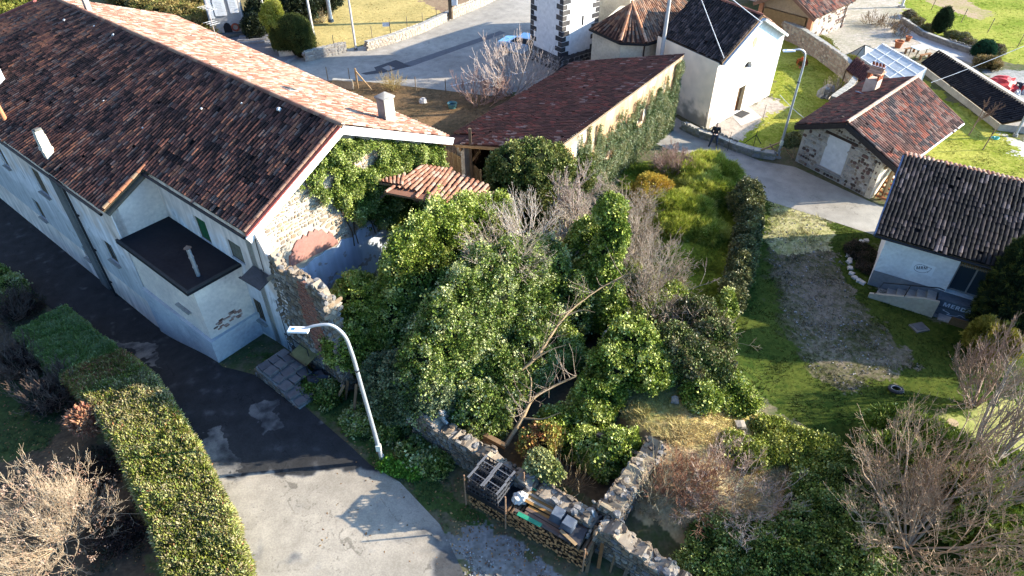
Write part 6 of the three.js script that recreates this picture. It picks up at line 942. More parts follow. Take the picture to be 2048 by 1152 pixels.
// ---------- clipped hedge along the street ----------
{
  const path = [[-23.88,-0.4,-25.45], [-19.57,0.3,-22.03], [-15.91,0.8,-18.73], [-13.08,1.3,-15.48], [-11.38,1.4,-13.27], [-9.97,1.4,-11.04], [-8.78,1.4,-8.88]].map((p) => V(p[0], 0, p[2]));
  const C = new THREE.CatmullRomCurve3(path), N = 60, P = C.getSpacedPoints(N), r = rng(55);
  const t = thing('hedge', 'long clipped laurel hedge along the left side of the street', 'hedge', [P[40].x, 0, P[40].z]);
  const half = (k) => lerp(1.2, 1.1, k), H = 1.55, gy = (p) => ground(p.x, p.z);
  const side = (i) => { const d = P[Math.min(i + 1, N)].clone().sub(P[Math.max(i - 1, 0)]).normalize(); return V(-d.z, 0, d.x); };
  // woody inside
  const pos = [], idx = [];
  for (let i = 0; i <= N; i++) { const s = side(i), w = half(i / N) * 0.88, y = gy(P[i]); for (const [k, h] of [[-1, 0], [-1, 1.2], [-0.8, 1.42], [0.8, 1.42], [1, 1.2], [1, 0]]) pos.push(P[i].x + s.x * w * k - t.position.x, y + h, P[i].z + s.z * w * k - t.position.z); if (i) for (let k = 0; k < 5; k++) { const a = (i - 1) * 6 + k, b = i * 6 + k; idx.push(a, b, b + 1, a, b + 1, a + 1); } }
  const g = new THREE.BufferGeometry(); g.setAttribute('position', new THREE.Float32BufferAttribute(pos, 3)); g.setIndex(idx); const m = metric(g); m.computeVertexNormals(); mesh('stems', m, M([0.022, 0.026, 0.012], { map: tBlot, bump: 0.03 }), t);
  const L = gLaurel.map(() => [[], []]), up = V(0, 1, 0), q = new THREE.Quaternion(), q2 = new THREE.Quaternion();
  const yel = pal([[0.06, 0.075, 0.012], [0.11, 0.13, 0.018], [0.18, 0.2, 0.03], [0.27, 0.275, 0.06], [0.37, 0.355, 0.13]]), red = pal([[0.3, 0.16, 0.07], [0.36, 0.24, 0.12], [0.22, 0.2, 0.06], [0.3, 0.12, 0.06]]), tanC = pal([[0.16, 0.15, 0.05], [0.26, 0.22, 0.1], [0.32, 0.27, 0.14]]), drk = pal([[0.13, 0.19, 0.04], [0.2, 0.27, 0.07], [0.25, 0.29, 0.12]]);
  for (let n = 0; n < 74000; n++) {
    const k = r(), f = k * N, i = Math.min(N - 1, Math.floor(f)), p = P[i].clone().lerp(P[i + 1], f - i), s = side(i), w = half(k), z = r(), a = r(), b = r(), c = r(), d = r();
    let x, y, n0; const top = z < 0.55; if (top) { x = (a * 2 - 1) * w; y = H; n0 = V(0, 1, 0); } else { x = (a < 0.5 ? -1 : 1) * w; y = b * H; n0 = s.clone().multiplyScalar(Math.sign(x)); }
    const l = nz(p.x * 1.4 + x, p.z * 1.4, 3), l2 = nz(p.x * 4 + x * 3, p.z * 4, 6); if (l2 < -0.28 && r() < 0.8) continue; const e = l * 0.14 + l2 * 0.1 + (r() > 0.95 ? r() * 0.12 : 0); y += top ? e : 0; x += top ? 0 : Math.sign(x) * e;
    const n1 = n0.add(V((c - 0.5) * 1.3, (d - 0.35) * 1.1, (r() - 0.5) * 1.3)).normalize(); q.setFromUnitVectors(up, n1).multiply(q2.setFromAxisAngle(up, r() * 6.28));
    const S = lerp(0.45, 0.95, r()) * (k < 0.3 ? 0.8 : 1), gi = Math.floor(r() * gLaurel.length);
    const zone = k + l * 0.05, cols = zone < 0.27 ? drk : zone < 0.37 ? (r() < 0.55 ? red : yel) : zone > 0.42 && zone < 0.55 && r() < 0.55 ? tanC : zone > 0.75 && zone < 0.82 && r() < 0.3 ? tanC : r() < 0.26 ? tanC : r() < 0.05 ? red : r() < 0.15 ? drk : yel;
    L[gi][0].push(new THREE.Matrix4().compose(V(p.x + s.x * x - t.position.x, gy(p) + y, p.z + s.z * x - t.position.z), q, V(S, S, S))); L[gi][1].push(pick(cols, r, 0.5 + 0.5 * l + 0.5 * l2));
  }
  gLaurel.forEach((gg, i) => stuff('foliage', gg, mLeafG, L[i][0], L[i][1], t));
  const kerb = struct('kerb', sheet([[-10.19,-13.47], [-9.9,-13.12], [-8.93,-11.76], [-7.77,-9.3], [-8.09,-9.3], [-9.19,-11.76], [-10.22,-13.21]], 0.14, 1), mConcrete); mesh('kerb_face', beam([-9.87,0.07,-13.08], [-8.9,0.07,-11.72], 0.05, 0.14), mConcrete, kerb);
}
leafy('shrub', 'reddish shrub twigs sticking out of the left side of the clipped hedge', 'shrub', [-17.84,0,-18.37], [B([-17.16,0.9,-17.91], [0.7, 0.5, 0.6])], { n: 500, geos: gLaurel, cols: pal([[0.3, 0.12, 0.07], [0.4, 0.22, 0.12]]), seed: 31, core: 0, lump: 0.5 });
for (const [p, l, s] of [[[-23.7,-1.2,-22.82], 'brown leafless shrub in the shade left of the hedge, furthest down the street', 71], [[-20.64,-0.7,-20.34], 'brown leafless shrub in the shade beside the pale fan of twigs', 72], [[-26.64,-1.6,-26.64], 'dark leafless shrub at the left edge above the other brown shrubs', 73]]) bare('bare_shrub', l, 'shrub', p, { seed: s, stems: 34, len: 0.9, r0: 0.025, open: 1.2, levels: 4, kids: [3, 4], spread: 0.55, rMin: 0.008, mat: M([0.13, 0.09, 0.07], { bump: 0 }), foot: 0.6 });
leafy('shrub', 'low brown undergrowth in the shade left of the hedge', 'shrub', [-22.23,-1,-21.83], [[[-26.55,-1.6,-27.43], 0.9], [[-23.95,-1.3,-23.42], 1.1], [[-20.96,-0.9,-20.81], 1.1], [[-23.41,-1.2,-24.36], 0.9], [[-16.38,-0.3,-15.86], 1.2], [[-14.27,-0.3,-13.29], 1.2]].map(([p, r]) => B(p, [r * 1.1, r * 0.55, r])), { n: 6000, geos: gFine, mat: mLeafM, size: 1.3, cols: pal([[0.05, 0.035, 0.03], [0.08, 0.05, 0.04], [0.045, 0.05, 0.03]]), seed: 32, core: 0.75, lump: 0.35, inner: [0.02, 0.016, 0.012] });
leafy('shrub', 'green shrubs at the far left end of the street', 'shrub', [-27.44,-1.5,-28.14], [B([-27.93,-1.5,-28.77], [1.1, 0.7, 1.0]), B([-29.7,-1.4,-29.74], [1.2, 0.9, 1.1])], { n: 2600, cols: cIvy, seed: 33, lump: 0.3 });
// ---------- leafless shrubs and trees ----------
function bare(name, label, cat, p, o) { const t = thing(name, label, cat, p); bareShrub(t, o); return t; }
{ const t = bare('bare_shrub', 'wide fan of pale leafless twigs in the bottom left corner', 'shrub', [-16.31,0,-13.02], { seed: 2, stems: 40, len: 1.4, r0: 0.024, open: 1.25, mat: M([0.44, 0.33, 0.22], { bump: 0 }), levels: 5, kids: [3, 4], spread: 0.5, shrink: 0.62, upw: 0.1, rMin: 0.0045, bend: 0.3 });
  lumpy(t, [B([t.position.x, 1.4, t.position.z], [2.2, 1.4, 2.2])], { n: 450, geos: gFine, mat: mLeafM, size: 0.8, cols: pal([[0.3, 0.18, 0.12], [0.42, 0.3, 0.22]]), seed: 3, core: 0, lump: 0.4, name: 'withered_leaf' }); }
bare('bare_tree', 'large leafless many-stemmed tree in the bottom right corner', 'tree', [14.26,0,-12.82], { seed: 5, stems: 20, len: 2.35, r0: 0.06, open: 0.95, levels: 6, kids: [3, 4], spread: 0.5, shrink: 0.6, upw: 0.1, rMin: 0.005, bend: 0.3, mat: M([0.38, 0.27, 0.18], { bump: 0 }) });
bare('bare_tree', 'grey leafless tree with long boughs reaching up at the right edge', 'tree', [17.12,0,-14.55], { seed: 8, stems: 9, len: 3.0, r0: 0.1, open: 0.85, lean: [0.35, 0.1, -0.2], levels: 5, kids: [3, 4], spread: 0.4, shrink: 0.62, upw: 0.08, rMin: 0.007, bend: 0.2, mat: M([0.32, 0.26, 0.2], { bump: 0 }) });
bare('bare_tree', 'pinkish leafless tree crown above the golden conifer at the right edge', 'tree', [20.14,0,-19.46], { seed: 12, stems: 14, len: 1.7, r0: 0.045, open: 0.8, levels: 5, kids: [3, 4], spread: 0.45, shrink: 0.62, upw: 0.14, rMin: 0.0065, mat: M([0.32, 0.23, 0.18], { bump: 0 }) });
bare('bare_shrub', 'big dome of grey leafless twigs right of the ivy-clad trunk', 'shrub', [6.23,0,-24.9], { seed: 21, stems: 38, len: 1.9, r0: 0.04, open: 0.95, levels: 5, kids: [3, 4], spread: 0.5, shrink: 0.6, upw: 0.08, rMin: 0.007, mat: M([0.31, 0.25, 0.2], { bump: 0 }) });
bare('bare_shrub', 'second dome of grey twigs between the ivy-clad trunk and the yellow shrub', 'shrub', [6.7,0,-30.22], { seed: 22, stems: 24, len: 1.5, r0: 0.035, open: 0.9, levels: 5, kids: [3, 4], spread: 0.5, shrink: 0.6, upw: 0.08, rMin: 0.007, mat: M([0.34, 0.28, 0.22], { bump: 0 }) });
bare('bare_tree', 'two-stemmed leafless tree rising behind the central ivy mound', 'tree', [3.19,0,-29.77], { seed: 31, stems: 4, len: 2.7, r0: 0.1, open: 0.3, levels: 6, kids: [3, 4], spread: 0.48, shrink: 0.58, upw: 0.12, rMin: 0.0075, mat: M([0.36, 0.28, 0.24], { bump: 0 }) });
bare('bare_shrub', 'whitish twig shrub on top of the central ivy mound', 'shrub', [0.8,4.2,-26.18], { seed: 33, stems: 26, len: 0.95, r0: 0.028, open: 1.0, levels: 4, kids: [3, 4], spread: 0.5, mat: M([0.42, 0.36, 0.31], { bump: 0 }), foot: 0.8 });
bare('bare_shrub', 'pinkish twiggy shrub in front of the barn ivy', 'shrub', [3.83,0.5,-35.34], { seed: 35, stems: 30, len: 0.85, r0: 0.03, open: 1.0, levels: 5, kids: [3, 4], spread: 0.55, mat: M([0.38, 0.31, 0.28], { bump: 0 }), foot: 1.0 });
bare('bare_shrub', 'reddish bare shoots between the two ivy mounds', 'shrub', [-3.71,1.5,-24.33], { seed: 36, stems: 12, len: 1.5, r0: 0.028, open: 0.8, levels: 3, kids: [2, 3], spread: 0.5, mat: M([0.36, 0.2, 0.17], { bump: 0 }) });
bare('bare_shrub', 'round pinkish dry bush at the corner of the barn by the lane', 'shrub', [10.53,0,-39.15], { seed: 37, stems: 60, len: 0.85, r0: 0.02, open: 1.0, levels: 4, kids: [3, 5], spread: 0.6, mat: M([0.33, 0.23, 0.19], { bump: 0 }), foot: 0.7 });
bare('bare_shrub', 'dry bramble thicket of pink and straw stems below the sunlit cross wall', 'shrub', [8.24,0.52,-14.43], { seed: 38, stems: 65, len: 0.7, r0: 0.014, open: 1.1, levels: 4, kids: [3, 4], spread: 0.6, mat: M([0.5, 0.38, 0.3], { bump: 0 }), foot: 1.9 });
bare('bare_shrub', 'rust-brown bramble stems in the corner right of the cross wall', 'shrub', [6.69,0.94,-14.48], { seed: 39, stems: 60, len: 0.6, r0: 0.012, open: 1.1, levels: 4, kids: [3, 4], spread: 0.6, mat: M([0.3, 0.15, 0.09], { bump: 0 }), foot: 1.0 });
for (const [p, l, k] of [[[-0.3,5.2,-23.04], 'fine dry twigs on the crest of the central ivy mound', 102], [[3.96,3.4,-27.38], 'grey-brown vines tangled round the upper ivy-clad trunk', 103], [[7.4,0.6,-27.3], 'grey-brown vines in front of the big grey dome', 105], [[8.35,0.8,-22.02], 'dry straw twigs over the pale ivy clump', 106], [[6.61,0.8,-33.51], 'grey twigs between the pinkish shrub and the second grey dome', 107]]) bare('bare_vine', l, 'vine', p, { seed: k, stems: 30, len: 0.95, r0: 0.018, open: 1.3, levels: 4, kids: [3, 4], spread: 0.6, upw: 0.02, rMin: 0.0065, mat: M([0.36, 0.29, 0.22], { bump: 0 }), foot: 0.9 });
bare('dry_reeds', 'straw-coloured dry stalks inside the low ruined walls', 'plant', [2.05,0.2,-15.3], { seed: 40, stems: 60, len: 0.9, r0: 0.012, open: 0.5, levels: 2, kids: [1, 2], spread: 0.5, mat: M([0.36, 0.27, 0.16], { bump: 0 }), foot: 1.1 });
bare('dry_roots', 'straw roots and stalks hanging on the sunlit side of the cross wall', 'plant', [5.26,1.07,-14.39], { seed: 41, stems: 80, len: 0.8, r0: 0.01, open: 0.5, levels: 2, kids: [1, 2], spread: 0.4, mat: M([0.46, 0.38, 0.24], { bump: 0 }), foot: 0.9 });
bare('bare_shrub', 'white-barked leafless fig by the low end of the barn roof', 'shrub', [0.24,0,-51.52], { seed: 42, stems: 26, len: 2.2, r0: 0.06, open: 1.0, levels: 4, kids: [3, 4], spread: 0.5, shrink: 0.6, upw: 0.12, rMin: 0.012, mat: M([0.5, 0.42, 0.37], { bump: 0 }), foot: 0.9 });
bare('bare_shrub', 'red-twigged shrubs along the low eave of the barn', 'shrub', [-2.48,0,-49.7], { seed: 43, stems: 26, len: 1.1, r0: 0.03, open: 1.0, levels: 4, kids: [3, 4], spread: 0.5, rMin: 0.01, mat: M([0.36, 0.24, 0.2], { bump: 0 }), foot: 1.4 });
bare('bare_shrub', 'thin twigs around the front pillar of the barn', 'shrub', [-3.37,0,-38.52], { seed: 44, stems: 30, len: 1.1, r0: 0.02, open: 0.7, levels: 4, kids: [2, 3], spread: 0.5, mat: M([0.4, 0.28, 0.22], { bump: 0 }), foot: 1.2 });

// ---------- small things ----------
const sub = (p, o) => p.map((v, i) => v - o[i]);
// a dry-stone or rendered wall along a plan line; faces towards its left when walking the points backwards
function stoneRun(name, label, pts, h, thick, cols, o = {}) {
  const t = thing(name, label, o.category || 'wall', pts[0]); t.updateMatrixWorld();
  for (let k = 0; k + 1 < pts.length; k++) {
    const p = sub(pts[k], pts[0]), q = sub(pts[k + 1], pts[0]), L = Math.hypot(q[0] - p[0], q[2] - p[2]), ry = -Math.atan2(q[2] - p[2], q[0] - p[0]), y = p[1], y2 = q[1];
    const g = slab([[0, -0.5], [L + 0.04, -0.5 + y2 - y], [L + 0.04, h + y2 - y - 0.06], [0, h - 0.06]], thick); g.translate(0, 0, -thick / 2); const m = mesh('core', g, M(o.mortar || [0.32, 0.29, 0.25], { map: tBlot, bump: 0.03 }), t); m.position.set(p[0], y, p[2]); m.rotation.y = ry;
    const R = mat4(p[0], y, p[2], 0, ry);
    if (cols) for (const s of [1, -1]) stoneFace(t, (a, b) => R.clone().multiply(mat4(a, b, s * thick / 2, 0, s > 0 ? 0 : Math.PI)), 0, L, 0, h - 0.05, () => true, cols, { seed: 7 + k * 3 + s, max: o.max ?? 24, hMin: 0.16, hMax: 0.3, wMin: 0.25, wMax: 0.6, proud: 0.04 });
    const n = Math.max(1, Math.round(L / (o.cap || 0.7))); for (let i = 0; i < n; i++) { const c = mesh('coping_stone', box(L / n - 0.015, 0.09, thick + 0.08, L * (i + 0.5) / n, h - 0.05 + (y2 - y) * (i + 0.5) / n, 0, 0, 0, 0, 0.02), o.capMat || mConcrete, t); c.applyMatrix4(R); }
  }
  return t;
}
const cField = pal([[0.4, 0.34, 0.27], [0.46, 0.4, 0.32], [0.34, 0.3, 0.25], [0.42, 0.33, 0.26]]);
stoneRun('retaining_wall', 'long stone retaining wall between the dry field and the asphalt square', [[-12.94,0,-60.5], [-10.73,0,-62.45], [-8.68,0,-64.76], [-6.12,0,-68.63], [-3.29,0,-72.23], [-0.49,0,-76.84]], 0.75, 0.4, cField);
stoneRun('retaining_wall', 'low shaded stone wall end by the field fence, left of the tall pole', [[-17.86,0,-57.96], [-16.43,0,-58.98], [-14.87,0,-60.03]], 0.8, 0.35, pal([[0.25, 0.24, 0.22], [0.2, 0.19, 0.18]]));
stoneRun('churchyard_wall', 'low mossy wall along the lane in front of the chapel', [[12.39,0,-45.28], [13.22,0,-44.21], [14.34,0,-43.32], [15.38,0,-42.17], [16.38,0,-41.4], [17.61,0,-40.92]], 0.5, 0.4, pal([[0.3, 0.28, 0.25], [0.2, 0.19, 0.15], [0.24, 0.23, 0.17]]), { capMat: M([0.4, 0.37, 0.32], { map: tBlot }) });
stoneRun('garden_wall', 'tall brown stone garden wall curving round the chapel lawn', [[25.07,0,-63.59], [26.1,0,-61.46], [26.78,0,-58.19], [27.33,0,-54.96], [27.44,0,-52.19], [25.78,0,-49.7], [23.61,0,-47.38]], 1.5, 0.4, pal([[0.34, 0.25, 0.19], [0.4, 0.31, 0.24], [0.3, 0.22, 0.17], [0.44, 0.37, 0.28]]), { max: 34 });
stoneRun('path_wall', 'low stone edging wall along the sunny path by the meadow', [[37.94,0,-67.63], [38.22,0,-63.97], [39.47,0,-61.46], [40.95,0,-59.1], [41.9,0,-58.41]], 0.45, 0.3, pal([[0.3, 0.27, 0.22], [0.22, 0.2, 0.17]]));
stoneRun('yard_wall', 'short rendered wall with a brown gate at the corner of the yard', [[-14.34,0,-52.47], [-12.75,0,-52.19]], 0.7, 0.25, null, { mortar: [0.3, 0.25, 0.19] });
// fence posts
function posts(list, name, label, cat, h, r, m, group, o = {}) { let f = null; list.forEach((p) => { let t; if (!f) { t = f = thing(name, label, cat, p, 0, group); mesh('shaft', cyl(r, r * 0.85, h + 0.2, 0, -0.2, 0, 7), m, t); if (o.cap) mesh('cap', cyl(r * 1.2, r * 0.7, 0.04, 0, h, 0, 7), m, t); } else { t = f.clone(); t.name = numbered(name); scene.add(t); t.position.set(...p); } }); }
posts([[-17.68,0.2,-59.86], [-15.83,0.2,-60.33], [-12.73,0.3,-62.26], [-11.29,0.3,-63.78], [-9.84,0.3,-64.84], [-8.49,0.3,-65.92], [-7.26,0.3,-67.16], [-5.92,0.3,-69.62]], 'fence_post', 'thin metal post of the wire fence along the dry field', 'post', 1.2, 0.03, M([0.1, 0.085, 0.075], { rough: 0.6 }), 'wire fence posts along the field');
posts([[-15.12,0,-53.95], [-13.28,0,-53.75], [-7.68,0,-52], [-5.25,0,-51.52]], 'fence_post', 'thin brown post of the yard fence beside the asphalt square', 'post', 1.1, 0.04, M([0.2, 0.16, 0.12], { map: tWood }), 'yard fence posts');
posts([[13.72,0.4,-44.73], [14.71,0.4,-41.71], [18.56,0,-46.72]], 'fence_post', 'very thin iron rod standing by the low churchyard wall', 'post', 1.2, 0.018, mBlackIron, 'iron rods by the churchyard wall');
{ const t = thing('fence_brace', 'pale braced timber corner post of the yard fence', 'post', [-12.35,0,-52.19]); mesh('post', box(0.12, 1.7, 0.12), mPaleTimber, t); mesh('brace', beam([0.0, 1.5, 0], [1.1, 0.05, 0.2], 0.08), mPaleTimber, t); }
{ const t = thing('sign', 'blank white sign board on a post at the edge of the dry field', 'sign', [-11.29,0.3,-63.78]); mesh('post', cyl(0.03, 0.03, 1.1, 0, -0.1, 0, 7), mBlackIron, t); mesh('board', box(0.62, 0.36, 0.03, -0.33, 0.65, 0.02, 0.15, 0, 0, 0.01), M([0.8, 0.8, 0.8]), t); }
// tall poles at the field
for (const [p, h, r, l] of [[[-13.97,0,-60.5], 8.5, 0.1, 'tall pale pole at the corner of the square, tallest of the field poles'], [[-18.36,0.3,-63.4], 7.5, 0.12, 'pale pole in the field beside the clipped hedge block'], [[-17.51,0.3,-67.16], 6.5, 0.2, 'short thick pale post in the field, casting a shadow to the left'], [[-21.99,0,-62.2], 6.5, 0.07, 'slim white pole between the monument and the yellow shrub']]) { const t = thing('pole', l, 'pole', p); mesh('shaft', cyl(r, r * 0.7, h, 0, -0.1, 0, 10), M([0.5, 0.47, 0.44], { rough: 0.6 }), t); mesh('foot', cyl(r * 1.5, r * 1.3, 0.25, 0, -0.05, 0, 10), mConcreteDark, t); }
{ const t = thing('utility_pole', 'dark pole with a white meter box at the field wall', 'pole', [-5.96,0.4,-68.15]); mesh('shaft', cyl(0.22, 0.2, 8, 0, -0.2, 0, 10), mOldTimber, t); mesh('meter_box', box(0.55, 1.1, 0.35, 0.42, 1.1, 0.1, 0, 0, 0, 0.03), mWhite, t); mesh('strap', cyl(0.25, 0.25, 0.06, 0, 1.7, 0, 10), mBlackIron, t); }
{ const t = thing('utility_post', 'short white post at the head of the path by the meadow', 'post', [40,0,-72.23]); mesh('shaft', cyl(0.14, 0.12, 3, 0, -0.1, 0, 10), M([0.62, 0.62, 0.6]), t); mesh('foot', box(0.5, 0.2, 0.5, 0, -0.05, 0), mConcrete, t); }
// war memorial and its garden
{ const t = thing('monument', 'grey stone memorial with two white inscribed slabs', 'monument', [-26.26,0,-63.97], 0.25); const mS = M([0.36, 0.35, 0.34], { map: tBlot });
  mesh('wall', slab([[-1.6, 0], [1.6, 0], [1.35, 4.2], [0.8, 4.7], [-0.8, 4.9], [-1.5, 4.4]], 1.2), mS, t).position.z = -1.2; mesh('base', box(3.6, 0.35, 1.9, 0, 0, -0.4), mConcreteDark, t);
  const arcS = [[-0.5, 0], [0.5, 0], [0.5, 1.3], [0.3, 1.75], [0, 1.9], [-0.3, 1.75], [-0.5, 1.3]]; const s1 = mesh('inscribed_slab', slab(arcS, 0.08), mWhite, t); s1.position.set(-0.35, 1.9, 0); const s2 = mesh('inscribed_slab', box(0.75, 1.6, 0.08, 0.85, 2.05, 0.04, 0, 0, 0, 0.01), mWhite, t); const s3 = mesh('inscribed_slab', box(0.45, 1.7, 0.08, -1.2, 1.7, 0.02, 0, 0, 0, 0.01), mWhite, t);
  const r = rng(2); for (const [s, w, x0, y0] of [[s2, 0.55, 0.85, 3.4], [s1, 0.6, 0, 1.2]]) for (let i = 0; i < 7; i++) mesh('inscription_line', box(w * lerp(0.6, 1, r()), 0.03, 0.006, x0, y0 - i * 0.14, 0.085), M([0.5, 0.49, 0.47], { bump: 0 }), s);
  mesh('niche', slab([[-0.35, 0.35], [0.35, 0.35], [0.35, 0.9], [0.2, 1.15], [0, 1.25], [-0.2, 1.15], [-0.35, 0.9]], 0.04), mDark, t).position.set(-0.1, 0, 0); mesh('wreath', new THREE.TorusGeometry(0.3, 0.08, 8, 16).translate(0.6, 0.8, 0.12), M([0.3, 0.08, 0.05]), t); mesh('edge', box(0.14, 4.1, 1.22, 1.5, 0.1, -0.6, 0, 0, 0.06), M([0.5, 0.49, 0.47], { map: tBlot }), t); }
{ const t = thing('court', 'paved court with steps in front of the memorial', 'paving', [-21.79,0,-59.33]); const o = t.position.toArray(); const pv = [[-27.08,0,-61.95], [-24.41,0,-63.72], [-19.85,0,-62.2], [-18.23,0,-59.56], [-19.46,0,-57.08], [-23.65,0,-58.19]]; mesh('slab', prism(pv.map((p) => [p[0] - o[0], p[2] - o[2]]), -0.3, 0.25), M([0.2, 0.2, 0.21], { map: tBlot }), t); for (let i = 0; i < 3; i++) mesh('step', box(2.6, 0.14, 0.5, -1.9 + i * 0.1, 0.25 + i * 0.12, -2.2 - i * 0.45, 0.2), M([0.24, 0.24, 0.25], { map: tBlot }), t);
  mesh('front_wall', beam([[-20.23,0,-58.41], [-18.12,0,-59.1]][0].map((v, i) => v - o[i] + (i === 1 ? 0.35 : 0)), [[-20.23,0,-58.41], [-18.12,0,-59.1]][1].map((v, i) => v - o[i] + (i === 1 ? 0.35 : 0)), 0.3, 0.8), mConcrete, t); }
leafy('clipped_hedge', 'dark block-clipped hedge beside the memorial court', 'hedge', [-19.4,0,-60.74], [B([-19.55,1.3,-59.39], [1.3, 1.6, 1.1], 0.3), B([-18.4,1.3,-59.16], [1.2, 1.7, 1.1], 0.3), B([-18.59,2.4,-58.72], [1.3, 1.2, 1.0], 0.3)], { n: 9000, geos: gFine, mat: mLeafM, size: 1.5, cols: pal([[0.035, 0.05, 0.015], [0.05, 0.07, 0.02], [0.08, 0.09, 0.025]]), seed: 51, lump: 0.06, core: 0.9 });
leafy('shrub', 'bright yellow-green shrub between the slim white pole and the clipped hedge', 'shrub', [-21.6,0,-62.45], [B([-20.86,1.6,-61], [0.75, 1.7, 0.7]), B([-20.24,3.4,-58.85], [0.9, 1.2, 0.8])], { n: 3600, geos: gFine, mat: mLeafM, size: 1.7, cols: pal([[0.16, 0.18, 0.02], [0.26, 0.27, 0.04], [0.34, 0.33, 0.08]]), seed: 52, lump: 0.35 });
{ const t = thing('flower_urn', 'stone urn of orange-yellow flowers by the memorial', 'urn', [-20.58,0.25,-59.61]); mesh('urn', new THREE.LatheGeometry([[0.18, 0], [0.2, 0.08], [0.08, 0.16], [0.08, 0.4], [0.3, 0.62], [0.4, 0.8], [0.34, 0.8]].map(([x, y]) => new THREE.Vector2(x, y)), 18), mConcrete, t); lumpy(t, [B([t.position.x, 1.2, t.position.z], [0.42, 0.3, 0.42])], { n: 500, geos: gFine, mat: mLeafM, size: 1.3, cols: pal([[0.5, 0.28, 0.02], [0.55, 0.36, 0.03], [0.1, 0.13, 0.03]]), seed: 3, core: 0.7, name: 'flowers' }); }
{ const t = thing('bollard', 'small pale round-topped bollard by the court', 'bollard', [-19.06,0.25,-59.37]); mesh('shaft', cyl(0.16, 0.14, 0.8, 0, 0, 0, 12), mConcrete, t); mesh('cap', new THREE.SphereGeometry(0.15, 12, 6, 0, 6.3, 0, 1.57).translate(0, 0.8, 0), mConcrete, t); }
{ const t = thing('stone_block', 'square grey stone block behind the urn', 'block', [-19.94,0.25,-60.08]); mesh('block', box(0.7, 0.85, 0.6, 0, 0, 0, 0.3, 0, 0, 0.04), mConcreteDark, t); mesh('cap', box(0.78, 0.08, 0.68, 0, 0.85, 0, 0.3, 0, 0, 0.02), mConcrete, t); }
// far left brush
leafy('brush', 'tangle of dry golden brush behind the farmhouse roof', 'brush', [-33.14,0,-68.34], [[340, 20], [380, 30], [410, 45], [300, 5], [430, 25], [250, -10], [400, 5]].map((q, i) => B([[-33.3,0.6,-67.98], [-30.84,0.6,-66.56], [-28.83,0.5,-64.8], [-36.33,0.6,-70.66], [-28.54,0.6,-66.84], [-40.08,0.6,-73.51], [-31.04,0.8,-70.02]][i], [2.0, 1.2, 1.6])), { n: 8000, geos: gFine, mat: mLeafM, size: 2.2, cols: pal([[0.14, 0.1, 0.03], [0.24, 0.18, 0.06], [0.34, 0.26, 0.1], [0.14, 0.15, 0.04]]), seed: 53, lump: 0.4 });
leafy('brush', 'green scrub beyond the far end of the farmhouse roof, top left corner', 'brush', [-51.4,0,-72.86], [B([-50.56,0.6,-70.96], [3, 1.3, 2.2]), B([-49.23,0.6,-73.18], [3, 1.2, 2.2]), B([-50.47,0.6,-66.56], [3, 1.2, 2.4])], { n: 7000, geos: gFine, mat: mLeafM, size: 2.2, cols: pal([[0.07, 0.09, 0.015], [0.13, 0.15, 0.03], [0.26, 0.24, 0.05]]), seed: 54, lump: 0.4 });
leafy('dark_trees', 'dark evergreen bushes behind the clipped hedge at the top edge', 'shrub', [-21.55,0,-71.3], [B([-23.19,1.4,-65.55], [1.6, 2.0, 1.4]), B([-20.49,2,-66.53], [2.2, 2.2, 1.8]), B([-18.8,1.6,-69.3], [2, 1.9, 1.6]), B([-23.51,0.9,-62.99], [1.0, 1.5, 1.0])], { n: 8000, cols: pal([[0.012, 0.02, 0.01], [0.02, 0.03, 0.012], [0.035, 0.045, 0.018]]), seed: 55, size: 1.5 });
bare('bare_shrub', 'small pale leafless shrub behind the tall poles in the field', 'shrub', [-18.34,0,-67.63], { seed: 61, stems: 18, len: 1.0, r0: 0.03, open: 0.9, levels: 4, kids: [3, 4], rMin: 0.012, mat: M([0.42, 0.34, 0.2], { bump: 0 }) });
bare('bare_shrub', 'straw-coloured weed clump by the yard fence', 'shrub', [-9.59,0,-52.19], { seed: 62, stems: 40, len: 0.7, r0: 0.015, open: 0.8, levels: 3, kids: [3, 4], rMin: 0.008, mat: M([0.3, 0.23, 0.1], { bump: 0 }), foot: 0.6 });
for (const [p, l, rgb, k] of [[[-4.55,0,-48.82], 'small turquoise tub in the shaded yard', [0.08, 0.2, 0.2], 0], [[-6.89,0,-49.7], 'whitish plastic bundle lying in the yard', [0.5, 0.49, 0.46], 1]]) { const t = thing(k ? 'bundle' : 'tub', l, k ? 'bundle' : 'tub', p); if (k) lumpyCloth(t, 0.3, 0.35, rgb); else { mesh('tub', new THREE.LatheGeometry([[0.3, 0], [0.36, 0.35], [0.38, 0.37], [0.33, 0.35], [0.28, 0.04], [0, 0.04]].map(([x, y]) => new THREE.Vector2(x, y)), 20), M(rgb, { rough: 0.5 }), t); mesh('water', new THREE.CircleGeometry(0.31, 18).rotateX(-Math.PI / 2).translate(0, 0.22, 0), M([0.03, 0.05, 0.05], { map: null, bump: 0, rough: 0.1 }), t); } }
